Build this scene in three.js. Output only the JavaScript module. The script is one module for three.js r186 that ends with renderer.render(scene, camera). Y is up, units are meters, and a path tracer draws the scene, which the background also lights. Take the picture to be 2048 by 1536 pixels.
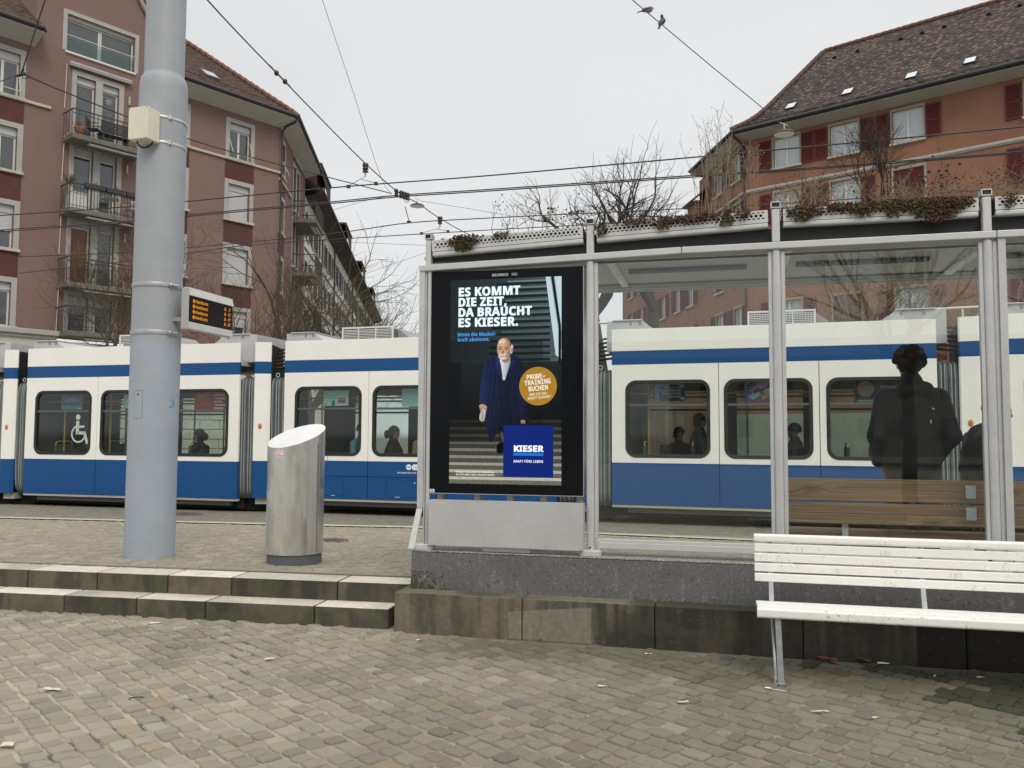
import * as THREE from 'three';
import { mergeGeometries } from 'three/addons/utils/BufferGeometryUtils.js';
import { RoundedBoxGeometry } from 'three/addons/geometries/RoundedBoxGeometry.js';
import { MarchingCubes } from 'three/addons/objects/MarchingCubes.js';

// ---------------------------------------------------------------- camera, sky, sun, exposure
const scene = new THREE.Scene();
const EYE = new THREE.Vector3(0, 1.16, 0);
const camera = new THREE.PerspectiveCamera(49.136, 4 / 3, 0.1, 1500);
camera.position.copy(EYE);
camera.rotation.order = 'YXZ';
camera.rotation.set(THREE.MathUtils.degToRad(3.54), 0, 0.005);
const renderer = new THREE.WebGLRenderer({ antialias: true });
renderer.toneMapping = THREE.LinearToneMapping;
renderer.toneMappingExposure = 1.0;
renderer.shadowMap.enabled = true;

// seeded random numbers and periodic noise
function rngOf(s) { return () => { s = (s + 0x6d2b79f5) | 0; let t = Math.imul(s ^ (s >>> 15), 1 | s); t = (t + Math.imul(t ^ (t >>> 7), 61 | t)) ^ t; return ((t ^ (t >>> 14)) >>> 0) / 4294967296; }; }
const hash = (x, y, s) => { let h = Math.imul(x, 374761393) ^ Math.imul(y, 668265263) ^ Math.imul(s, 974634557); h = Math.imul(h ^ (h >>> 13), 1274126177); return ((h ^ (h >>> 16)) >>> 0) / 4294967296; };
function vnoise(x, y, px, py, s) {
  const xi = Math.floor(x), yi = Math.floor(y), fx = x - xi, fy = y - yi, u = fx * fx * (3 - 2 * fx), v = fy * fy * (3 - 2 * fy);
  const m = (a, n) => ((a % n) + n) % n, g = (a, b) => hash(m(a, px), m(b, py), s);
  const a = g(xi, yi), b = g(xi + 1, yi), c = g(xi, yi + 1), d = g(xi + 1, yi + 1);
  return a + (b - a) * u + (c - a) * v + (a - b - c + d) * u * v;
}
function fbm(u, v, f, oct, s, fy = f) { let a = 0.5, r = 0, t = 0; for (let i = 0; i < oct; i++) { r += a * vnoise(u * f, v * fy, f, fy, s + i); t += a; a *= 0.5; f *= 2; fy *= 2; } return r / t; }
const sm = (a, b, x) => { const t = Math.min(1, Math.max(0, (x - a) / (b - a))); return t * t * (3 - 2 * t); };
const mix = (a, b, t) => a + (b - a) * t;
const mix3 = (a, b, t) => [mix(a[0], b[0], t), mix(a[1], b[1], t), mix(a[2], b[2], t)];

// overcast sky: pale grey, a little brighter overhead, soft cloud structure all round
{
  const W = 1024, H = 512, d = new Float32Array(W * H * 4);
  for (let j = 0; j < H; j++) for (let i = 0; i < W; i++) {
    const e = ((j + 0.5) / H - 0.5) * Math.PI, u = i / W, s = Math.max(0, Math.sin(e));
    const c = fbm(u, j / H, 8, 5, 11) - 0.5, w = fbm(u, j / H, 4, 3, 51) - 0.5;
    let L = 0.745 + 0.02 * sm(0.1, 0.5, s) + 0.85 * sm(0.45, 1, s);
    L *= 1 + 0.3 * c + 0.16 * w;
    if (e < 0) L = 0.3;
    const k = (j * W + i) * 4;
    const q = fbm(u, j / H, 6, 3, 71); d[k] = L * (0.965 + 0.02 * q); d[k + 1] = L * 0.992; d[k + 2] = L * (1.0 + 0.025 * q); d[k + 3] = 1;
  }
  const t = new THREE.DataTexture(d, W, H, THREE.RGBAFormat, THREE.FloatType);
  t.mapping = THREE.EquirectangularReflectionMapping; t.magFilter = t.minFilter = THREE.LinearFilter; t.wrapS = THREE.RepeatWrapping; t.needsUpdate = true;
  scene.background = t; scene.environment = t;
}
const sun = new THREE.DirectionalLight(0xfff2dc, 1.4);
sun.name = 'sun'; sun.position.set(8, 24, 14); sun.target.position.set(0, 0, -8);
sun.castShadow = true; sun.shadow.radius = 45; sun.shadow.mapSize.set(2048, 2048);
Object.assign(sun.shadow.camera, { left: -40, right: 40, top: 40, bottom: -40, near: 1, far: 120 });
scene.add(sun, sun.target);

// ---------------------------------------------------------------- helpers: names, geometry, textures
const V = (x, y, z) => new THREE.Vector3(x, y, z), R = (d) => d * Math.PI / 180;
const used = new Map();
function numbered(n) { const k = used.get(n) ?? 0; used.set(n, k + 1); return k ? n + '_' + String(k).padStart(3, '0') : n; }
function tag(o, label, category, group) { if (label) o.userData.label = label; if (category) o.userData.category = category; if (group) o.userData.group = group; return o; }
function thing(name, label, category, pos = [0, 0, 0], turn = 0, group) { const o = new THREE.Group(); o.name = numbered(name); o.position.set(...pos); o.rotation.y = turn; scene.add(o); return tag(o, label, category, group); }
function copyOf(o, label, pos, turn) { const c = o.clone(); c.userData = { ...o.userData }; c.name = numbered(o.name.replace(/_\d{3}$/, '')); if (label) c.userData.label = label; if (pos) c.position.set(...pos); if (turn !== undefined) c.rotation.y = turn; scene.add(c); return c; }
function prep(g) {
  if (g.index) g = g.toNonIndexed();
  for (const k of Object.keys(g.attributes)) if (!['position', 'normal', 'uv', 'color'].includes(k)) g.deleteAttribute(k);
  if (!g.attributes.normal) g.computeVertexNormals();
  if (!g.attributes.uv) g.setAttribute('uv', new THREE.BufferAttribute(new Float32Array(g.attributes.position.count * 2), 2));
  return g;
}
// texture coordinates in metres, chosen per triangle from the way it faces
function metres(g, du = 0, dv = 0) {
  const p = g.attributes.position, uv = g.attributes.uv, a = V(), b = V(), c = V();
  for (let i = 0; i < p.count; i += 3) {
    a.fromBufferAttribute(p, i); b.fromBufferAttribute(p, i + 1); c.fromBufferAttribute(p, i + 2);
    const n = b.clone().sub(a).cross(c.clone().sub(a)), x = Math.abs(n.x), y = Math.abs(n.y), z = Math.abs(n.z);
    [a, b, c].forEach((q, k) => x > y && x > z ? uv.setXY(i + k, q.z + du, q.y + dv) : y > z ? uv.setXY(i + k, q.x + du, q.z + dv) : uv.setXY(i + k, q.x + du, q.y + dv));
  }
  return g;
}
function geo(list, o = {}) {
  let l = (Array.isArray(list) ? list : [list]).map(prep);
  if (l.some((g) => g.attributes.color) && !l.every((g) => g.attributes.color)) l.forEach((g) => g.deleteAttribute('color'));
  const g = l.length > 1 ? mergeGeometries(l) : l[0];
  return o.keepUV ? g : metres(g, o.du ?? 0, o.dv ?? 0);
}
function obj(name, list, mat, parent = scene, o = {}) {
  const m = new THREE.Mesh(list.isBufferGeometry && o.ready ? list : geo(list, o), mat);
  m.name = parent === scene ? numbered(name) : name; m.castShadow = m.receiveShadow = true;
  if (o.label) m.userData.label = o.label;
  if (o.kind) m.userData.kind = o.kind;
  if (o.pos) m.position.set(...o.pos);
  if (o.turn) m.rotation.y = o.turn;
  parent.add(m); return m;
}
const struct = (name, list, mat, o = {}) => obj(name, list, mat, scene, { ...o, kind: 'structure' });
function bx(w, h, d, x = 0, y = 0, z = 0, rx = 0, ry = 0, rz = 0) { const g = new THREE.BoxGeometry(w, h, d); if (rx) g.rotateX(rx); if (ry) g.rotateY(ry); if (rz) g.rotateZ(rz); return g.translate(x, y, z); }
// a box given by its two corners
const bb = (x0, x1, y0, y1, z0, z1) => bx(Math.abs(x1 - x0), Math.abs(y1 - y0), Math.abs(z1 - z0), (x0 + x1) / 2, (y0 + y1) / 2, (z0 + z1) / 2);
function rb(x0, x1, y0, y1, z0, z1, r = 0.006, seg = 1) { const w = Math.abs(x1 - x0), h = Math.abs(y1 - y0), d = Math.abs(z1 - z0); const g = new RoundedBoxGeometry(w, h, d, seg, Math.min(r, w / 2.05, h / 2.05, d / 2.05)); return g.translate((x0 + x1) / 2, (y0 + y1) / 2, (z0 + z1) / 2); }
const UP = V(0, 1, 0);
function cy(a, b, r0, r1 = r0, seg = 8, open = false) {
  const A = Array.isArray(a) ? V(...a) : a, B = Array.isArray(b) ? V(...b) : b, d = B.clone().sub(A), L = d.length();
  const g = new THREE.CylinderGeometry(r1, r0, L, seg, 1, open); g.translate(0, L / 2, 0);
  g.applyQuaternion(new THREE.Quaternion().setFromUnitVectors(UP, d.normalize())); return g.translate(A.x, A.y, A.z);
}
function tube(pts, r, seg = 6, n) { const c = new THREE.CatmullRomCurve3(pts.map((p) => Array.isArray(p) ? V(...p) : p)); return new THREE.TubeGeometry(c, n ?? Math.max(2, pts.length * 4), r, seg, false); }
function lathe(pts, seg = 24, x = 0, y = 0, z = 0) { return new THREE.LatheGeometry(pts.map(([r, h]) => new THREE.Vector2(r, h)), seg).translate(x, y, z); }
function poly(pts) { const s = new THREE.Shape(); pts.forEach(([x, y], i) => i ? s.lineTo(x, y) : s.moveTo(x, y)); s.closePath(); return s; }
function rrect(x0, x1, y0, y1, r, C = THREE.Shape) { const s = new C(); s.moveTo(x0 + r, y0); s.lineTo(x1 - r, y0); s.absarc(x1 - r, y0 + r, r, -Math.PI / 2, 0); s.lineTo(x1, y1 - r); s.absarc(x1 - r, y1 - r, r, 0, Math.PI / 2); s.lineTo(x0 + r, y1); s.absarc(x0 + r, y1 - r, r, Math.PI / 2, Math.PI); s.lineTo(x0, y0 + r); s.absarc(x0 + r, y0 + r, r, Math.PI, Math.PI * 1.5); return s; }
function ext(shape, depth, z = 0, seg = 5, bev = 0) { return new THREE.ExtrudeGeometry(shape, { depth, curveSegments: seg, bevelEnabled: bev > 0, bevelSize: bev, bevelThickness: bev, bevelSegments: 1, bevelOffset: -bev }).translate(0, 0, z); }
function quad(a, b, c, d) { const g = new THREE.BufferGeometry(); g.setAttribute('position', new THREE.BufferAttribute(new Float32Array([...a, ...b, ...c, ...a, ...c, ...d]), 3)); g.setAttribute('uv', new THREE.BufferAttribute(new Float32Array([0, 0, 1, 0, 1, 1, 0, 0, 1, 1, 0, 1]), 2)); g.computeVertexNormals(); return g; }
// a thick sheet with corners a b c d (seen anticlockwise from its outer face)
function slab(a, b, c, d, t) {
  const A = [a, b, c, d].map((p) => V(...p)), n = A[1].clone().sub(A[0]).cross(A[3].clone().sub(A[0])).normalize().multiplyScalar(-t), B = A.map((p) => p.clone().add(n)), q = (i, j, k, l) => quad(i.toArray(), j.toArray(), k.toArray(), l.toArray());
  return mergeGeometries([q(A[0], A[1], A[2], A[3]), q(B[3], B[2], B[1], B[0]), ...[0, 1, 2, 3].map((i) => q(A[(i + 1) % 4], A[i], B[i], B[(i + 1) % 4]))].map(prep));
}
const toS = (c) => c <= 0.0031308 ? c * 12.92 : 1.055 * Math.pow(c, 1 / 2.4) - 0.055;
// computed texture; f(u, v) gives linear r g b; size = metres covered
function tex(n, f, size = 1, o = {}) {
  const h = o.h ?? n, d = new Uint8Array(n * h * 4);
  for (let j = 0; j < h; j++) for (let i = 0; i < n; i++) {
    const c = f((i + 0.5) / n, (j + 0.5) / h), k = (j * n + i) * 4, q = (v) => Math.max(0, Math.min(255, Math.round(255 * (o.data ? v : toS(Math.max(0, v))))));
    if (typeof c === 'number') d[k] = d[k + 1] = d[k + 2] = q(c); else { d[k] = q(c[0]); d[k + 1] = q(c[1]); d[k + 2] = q(c[2]); }
    d[k + 3] = 255;
  }
  const t = new THREE.DataTexture(d, n, h); if (!o.data) t.colorSpace = THREE.SRGBColorSpace;
  t.wrapS = t.wrapT = THREE.RepeatWrapping; t.magFilter = THREE.LinearFilter; t.minFilter = THREE.LinearMipmapLinearFilter; t.generateMipmaps = true;
  const [sx, sy] = Array.isArray(size) ? size : [size, size]; t.repeat.set(1 / sx, 1 / sy); t.needsUpdate = true; return t;
}
function canvasTex(w, h, draw) { const c = document.createElement('canvas'); c.width = w; c.height = h; draw(c.getContext('2d'), w, h); const t = new THREE.CanvasTexture(c); t.colorSpace = THREE.SRGBColorSpace; return t; }
const lin = (r, g, b) => new THREE.Color().setRGB(r, g, b);
function M(color, rough = 0.8, o = {}) { return new THREE.MeshStandardMaterial({ color: Array.isArray(color) ? lin(...color) : color, roughness: rough, ...o }); }

// shared grain textures (data)
const grain = tex(256, (u, v) => 0.55 * fbm(u, v, 32, 3, 3) + 0.45 * fbm(u, v, 96, 1, 7), 0.5, { data: true });
const speck = (t, size) => { const c = t.clone(); c.repeat.set(1 / size, 1 / size); c.needsUpdate = true; return c; };
const grainFine = speck(grain, 0.16), grainWide = speck(grain, 1.7);
// paint: base colour with mild uneven tone, in metres
const paint = (c, amt = 0.06, size = 2, seed = 1, f = 6) => tex(256, (u, v) => { const n = 1 + amt * 2 * (fbm(u, v, f, 4, seed) - 0.5) + amt * 0.7 * (fbm(u, v, 60, 1, seed + 9) - 0.5); return [c[0] * n, c[1] * n, c[2] * n]; }, size);
const white = [1, 1, 1];
// the shared frame of the stop: x along it to the right, z towards the plaza
const STOP = R(14.08), A0 = V(-0.68, 0, -6.57), stopX = V(Math.cos(STOP), 0, Math.sin(STOP)), stopZ = V(-Math.sin(STOP), 0, Math.cos(STOP));
const onStop = (x, y, z) => A0.clone().addScaledVector(stopX, x).addScaledVector(stopZ, z).setY(y);
// height of the sloping upper pavement
const upperY = (x, z) => -0.036 * Math.min(9.2, Math.max(0, -((x - A0.x) * stopZ.x + (z - A0.z) * stopZ.z)));
const PLAZA = -0.29;
// ---------------------------------------------------------------- ground, plaza, upper pavement
const stopXZ = (x, z) => [(x - A0.x) * stopX.x + (z - A0.z) * stopX.z, (x - A0.x) * stopZ.x + (z - A0.z) * stopZ.z];
// a dark, healed crack wanders through the joints at the left
function crackTone(c, x, z) { const t = (z + 6.3) / 2.7, X = -2.1 + 0.4 * Math.sin(t * 3.4) + 0.3 * (fbm(x / 8 + 3, z / 8 + 3, 60, 3, 88) - 0.5), d = Math.abs(x - X); return t > 0.02 && t < 1.1 ? mix3(c, [0.075, 0.068, 0.078], 0.9 * (1 - sm(0.035, 0.075, d))) : c; }
// damp, mossy and dirty patches of the plaza, plus a near-black area: 0 pale .. 1 black
function plazaDark(x, z) {
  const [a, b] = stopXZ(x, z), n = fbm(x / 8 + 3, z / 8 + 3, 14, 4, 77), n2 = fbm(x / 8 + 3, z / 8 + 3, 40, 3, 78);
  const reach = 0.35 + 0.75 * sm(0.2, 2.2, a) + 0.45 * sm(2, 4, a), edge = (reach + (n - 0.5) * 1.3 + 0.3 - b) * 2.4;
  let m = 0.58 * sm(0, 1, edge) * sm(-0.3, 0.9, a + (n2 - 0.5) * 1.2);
  m = Math.max(m, sm(0.45, 0.6, (a - 2.7) * 0.5 + (1.15 - b) * 0.55 + (n2 - 0.5) * 0.9 + (n - 0.5) * 0.9) * sm(2.35, 2.7, a + (n2 - 0.5)) * 0.95);  // near-black area at the right with a ragged edge
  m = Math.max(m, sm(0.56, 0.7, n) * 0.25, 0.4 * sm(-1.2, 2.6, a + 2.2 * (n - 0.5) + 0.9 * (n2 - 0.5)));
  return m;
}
const darkTone = (c, m) => mix3(c, [c[0] * 0.1 + 0.004, c[1] * 0.115 + 0.005, c[2] * 0.09 + 0.002], Math.min(1, m));
struct('ground', [bx(900, 0.2, 900, 0, -1.1, -150)], M([0.16, 0.155, 0.14], 0.95, { bumpMap: grainWide, bumpScale: 0.01 }));
{
  const X0 = -8, X1 = 8, Z0 = -8.5, Z1 = 3.5;
  const t = tex(1024, (u, v) => { const x = mix(X0, X1, u), z = mix(Z1, Z0, v), n = fbm(u, v, 64, 3, 21), q = fbm(u, v, 220, 1, 27); return darkTone(crackTone([0.345, 0.316, 0.245].map((c) => c * (0.62 + 0.36 * n + 0.34 * q)), x, z), plazaDark(x, z)); }, 1, { h: 768 });
  t.wrapS = t.wrapT = THREE.ClampToEdgeWrapping;
  const g = new THREE.PlaneGeometry(X1 - X0, Z1 - Z0).rotateX(-Math.PI / 2).translate((X0 + X1) / 2, PLAZA - 0.0105, (Z0 + Z1) / 2);
  var plaza = struct('plaza_paving', [g, ], M(white, 0.95, { map: t, bumpMap: grainFine, bumpScale: 0.004 }), { keepUV: true });
  const o = [[-40, X0, -8.5, 30], [X1, 40, -8.5, 30], [X0, X1, 3.5, 30]].map(([a, b, c, d]) => bb(a, b, PLAZA - 0.06, PLAZA - 0.009, c, d));
  struct('outer_plaza', o, M(white, 0.95, { map: paint([0.27, 0.255, 0.2], 0.18, 3, 5, 12), bumpMap: grainWide, bumpScale: 0.008 }));
}
// cobblestones: chamfered, slightly domed blocks with uneven outlines
function cobble(r, w, d) {
  const n = 12, P = [], h = 0.06, c = 0.3 + 0.12 * r();
  for (let i = 0; i < n; i++) {
    const a = i / n * Math.PI * 2, k = 0.2 + 0.12 * r(), s = (v) => Math.sign(v) * Math.pow(Math.abs(v), k);
    P.push([s(Math.cos(a)) * w / 2 * (0.93 + 0.1 * r()), s(Math.sin(a)) * d / 2 * (0.92 + 0.1 * r())]);
  }
  const pos = [], tri = (...p) => p.forEach((q) => pos.push(...q)), top = P.map(([x, z]) => [x * 0.9, -0.001 + 0.004 * (r() - 0.5), z * 0.9]), mid = P.map(([x, z]) => [x, -0.0075, z]), bot = P.map(([x, z]) => [x, -h, z]);
  for (let i = 0; i < n; i++) { const j = (i + 1) % n; tri([0, 0.0025, 0], top[j], top[i]); tri(top[i], top[j], mid[j]); tri(top[i], mid[j], mid[i]); tri(mid[i], mid[j], bot[j]); tri(mid[i], bot[j], bot[i]); }
  const g = new THREE.BufferGeometry(); g.setAttribute('position', new THREE.BufferAttribute(new Float32Array(pos), 3)); g.computeVertexNormals();
  return metres(prep(g), r() * 3, r() * 3);
}
const cobbleBump = tex(256, (u, v) => 0.6 * fbm(u, v, 7, 4, 37) + 0.4 * fbm(u, v, 40, 2, 39), 0.4, { data: true });
const cobbleMap = tex(256, (u, v) => { const n = fbm(u, v, 10, 4, 31), q = fbm(u, v, 70, 2, 35), k = 0.78 + 0.3 * n + 0.16 * q; return [k, k, k * (0.97 + 0.05 * n)]; }, 0.4);
function stoneField(angle, cw, sl, seed, box, test, height) {
  const r = rngOf(seed), out = [], c = Math.cos(angle), s = Math.sin(angle), [x0, x1, z0, z1] = box;
  const ax = [c, s], bxr = [-s, c], rad = Math.hypot(x1 - x0, z1 - z0) / 2, mx = (x0 + x1) / 2, mz = (z0 + z1) / 2;
  for (let q = -rad; q < rad; q += cw) {
    let p = -rad + r() * sl;
    while (p < rad) {
      const l = sl * (0.72 + 0.6 * r()), pc = p + l / 2, w = 0.018 * Math.sin(pc * 0.9 + 0.5 * Math.sin(q * 0.5)) + 0.006 * Math.sin(pc * 3.1 + q * 2);
      const o = w + 0.016 * (r() - 0.5), x = mx + ax[0] * pc + bxr[0] * (q + o), z = mz + ax[1] * pc + bxr[1] * (q + o);
      if (x > x0 && x < x1 && z > z0 && z < z1 && test(x, z)) out.push({ x, z, y: height(x, z) + 0.007 * (r() - 0.5), l: l - 0.006, w: cw * (0.84 + 0.15 * r()) - 0.004, a: angle + 0.14 * (r() - 0.5) , v: r(), t: r(), k: r(), tx: 0.06 * (r() - 0.5), tz: 0.06 * (r() - 0.5) });
      p += l;
    }
  }
  return out;
}
const rC = rngOf(41), cobbleGeos = Array.from({ length: 7 }, () => cobble(rC, 1, 1)).map((g) => g), unit = 0.1;
cobbleGeos.forEach((g) => g.scale(unit, 1, unit));
const stoneMatrix = (s) => new THREE.Matrix4().compose(V(s.x, s.y, s.z), new THREE.Quaternion().setFromEuler(new THREE.Euler(s.tx, -s.a, s.tz)), V(s.l / unit, 1, s.w / unit));
function stoneTone(s, dark) {
  let c = [0.318, 0.29, 0.222]; if (s.k > 0.98) c = [0.335, 0.28, 0.195]; else if (s.k > 0.965) c = [0.265, 0.24, 0.208]; else if (s.k > 0.88) c = [0.365, 0.338, 0.265]; else if (s.k < 0.12) c = [0.28, 0.258, 0.2];
  const f = 0.87 + 0.26 * s.t; return darkTone(c.map((v) => v * f), dark);
}
function stuffStones(name, list, parent, tone) {
  for (let v = 0; v < cobbleGeos.length; v++) {
    const l = list.filter((s) => Math.floor(s.v * cobbleGeos.length) === v); if (!l.length) continue;
    const im = new THREE.InstancedMesh(cobbleGeos[v], M(white, 0.88, { map: cobbleMap, bumpMap: cobbleBump, bumpScale: 0.004 }), l.length);
    im.name = name; im.userData.kind = 'stuff'; im.castShadow = im.receiveShadow = true;
    l.forEach((s, i) => { im.setMatrixAt(i, stoneMatrix(s)); im.setColorAt(i, lin(...tone(s))); }); parent.add(im);
  }
}
{
  const lowStep = (x, z) => { const f = (x + 0.882) / (-3.423); return z > -6.418 - 0.753 * f + 0.03; };   // in front of the lowest step
  const test = (x, z) => { const [a, b] = stopXZ(x, z); return a > -0.16 ? b > 0.31 : lowStep(x, z); };
  const all = stoneField(R(47), 0.112, 0.106, 5, [-6.6, 5.2, -8.4, -1.6], test, () => PLAZA);
  const pv = V(); camera.updateMatrixWorld(); camera.updateProjectionMatrix();
  for (const s of all) { pv.set(s.x, s.y, s.z).project(camera); s.seen = Math.abs(pv.x) < 1.0 && Math.abs(pv.y) < 1.0 && s.z < 0 ? Math.hypot(s.x, s.y - 1.16, s.z) : 99 + Math.hypot(s.x, s.z); }
  all.sort((a, b) => a.seen - b.seen);
  const tones = new Map();
  all.slice(0, 290).forEach((s) => {
    const c = stoneTone(s, plazaDark(s.x, s.z)).map((v) => Math.round(v * 90) / 90 + 0.002), key = c.join();
    if (!tones.has(key)) tones.set(key, M(c, 0.88, { map: cobbleMap, bumpMap: cobbleBump, bumpScale: 0.004 }));
    const m = new THREE.Mesh(cobbleGeos[Math.floor(s.v * cobbleGeos.length)], tones.get(key)); m.name = 'cobblestone'; m.castShadow = m.receiveShadow = true;
    m.applyMatrix4(stoneMatrix(s)); plaza.add(m);
  });
  stuffStones('cobblestones', all.slice(290), plaza, (s) => stoneTone(s, plazaDark(s.x, s.z)));
}
// upper pavement: slopes gently down to the tram tracks
const upperStones = (() => {
  const nx = 60, nz = 30, g = new THREE.PlaneGeometry(1, 1, nx, nz).rotateX(-Math.PI / 2), p = g.attributes.position;
  for (let i = 0; i < p.count; i++) { const q = onStop(p.getX(i) * 90, 0, -26.2 + p.getZ(i) * 52); p.setXYZ(i, q.x, upperY(q.x, q.z) - 0.008, q.z); }
  g.computeVertexNormals();
  const up = struct('upper_pavement', [g], M(white, 0.95, { map: paint([0.31, 0.29, 0.235], 0.2, 3, 15, 14), bumpMap: grainWide, bumpScale: 0.006 }));
  const stepBack = (x, z) => { const f = (x + 0.84) / (-3.691); return z < -6.933 - 0.6 * f - 0.09; };
  const test = (x, z) => { const [a, b] = stopXZ(x, z); return a > -0.12 ? b < -0.24 : stepBack(x, z); };
  const all = stoneField(R(-38), 0.112, 0.125, 9, [-13, 7.5, -17.5, -4.2], test, upperY).filter((s) => !(Math.hypot(s.x + 3.55, s.z + 8.33) < 0.22));
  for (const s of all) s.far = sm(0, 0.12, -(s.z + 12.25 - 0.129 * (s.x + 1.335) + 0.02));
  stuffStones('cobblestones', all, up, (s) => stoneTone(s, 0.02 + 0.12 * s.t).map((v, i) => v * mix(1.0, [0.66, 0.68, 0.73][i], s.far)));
  return up;
})();
// pale guide line in the pavement: a stone band with a white painted stripe
{
  const P = [[-16, -14.2], [-8.003, -13.254], [-5.55, -12.92], [-2.72, -12.55], [-1.335, -12.394], [1.18, -11.72], [3.1, -11.02], [7, -9.4]];
  const c = new THREE.CatmullRomCurve3(P.map(([x, z]) => V(x, 0, z)));
  const ribbon = (o0, o1, lift) => {
    const pos = [], pts = c.getPoints(60);
    for (let i = 0; i < 60; i++) { const e = (k, o) => { const t = c.getTangent(k / 60), q = pts[k]; const x = q.x + t.z * o, z = q.z - t.x * o; return [x, upperY(x, z) + lift, z]; }; const a = e(i, o0), b = e(i + 1, o0), d = e(i, o1), f = e(i + 1, o1); pos.push(...a, ...b, ...f, ...a, ...f, ...d); }
    const g = new THREE.BufferGeometry(); g.setAttribute('position', new THREE.BufferAttribute(new Float32Array(pos), 3)); g.computeVertexNormals(); return g;
  };
  struct('guide_band', ribbon(0.05, 0.3, 0.011), M(white, 0.9, { map: paint([0.4, 0.37, 0.3], 0.12, 1.5, 61, 12), side: THREE.DoubleSide }));
  struct('guide_line', ribbon(-0.03, 0.05, 0.015), M(white, 0.8, { map: paint([0.72, 0.68, 0.57], 0.1, 1.5, 62, 14), side: THREE.DoubleSide }));
}
function manhole(label, x, z, r) {
  const t = thing('manhole_cover', label, 'manhole cover', [x, upperY(x, z), z]);
  obj('rim', [lathe([[r, 0.004], [r * 1.1, 0.011], [r * 1.14, 0.002]], 32)], M([0.12, 0.1, 0.085], 0.75), t);
  const l = [lathe([[0.001, 0.006], [r, 0.006]], 32)];
  for (let i = 0; i < 6; i++) for (let k = 1; k < 4; k++) l.push(bx(0.03, 0.006, r * 0.16, 0, 0.009, 0).translate(0, 0, r * 0.24 * k).rotateY(i * Math.PI / 3 + k * 0.3));
  obj('lid', l, M([0.1, 0.082, 0.07], 0.7), t);
}
manhole('round iron manhole cover behind the big grey pole', -5.82, -14.79, 0.36);
manhole('round iron manhole cover behind the steel bin', -2.18, -10.24, 0.19);

// ---------------------------------------------------------------- steps, stone ledge, concrete plinth
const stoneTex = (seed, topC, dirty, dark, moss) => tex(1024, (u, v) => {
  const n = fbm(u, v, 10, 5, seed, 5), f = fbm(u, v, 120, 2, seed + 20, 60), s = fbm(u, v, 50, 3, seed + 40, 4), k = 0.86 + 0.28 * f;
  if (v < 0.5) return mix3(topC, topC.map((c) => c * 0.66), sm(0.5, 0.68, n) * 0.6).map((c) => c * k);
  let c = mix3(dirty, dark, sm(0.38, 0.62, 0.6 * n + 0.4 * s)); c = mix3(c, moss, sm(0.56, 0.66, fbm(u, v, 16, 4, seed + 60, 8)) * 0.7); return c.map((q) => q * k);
}, [4, 2], { h: 512 });
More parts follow.
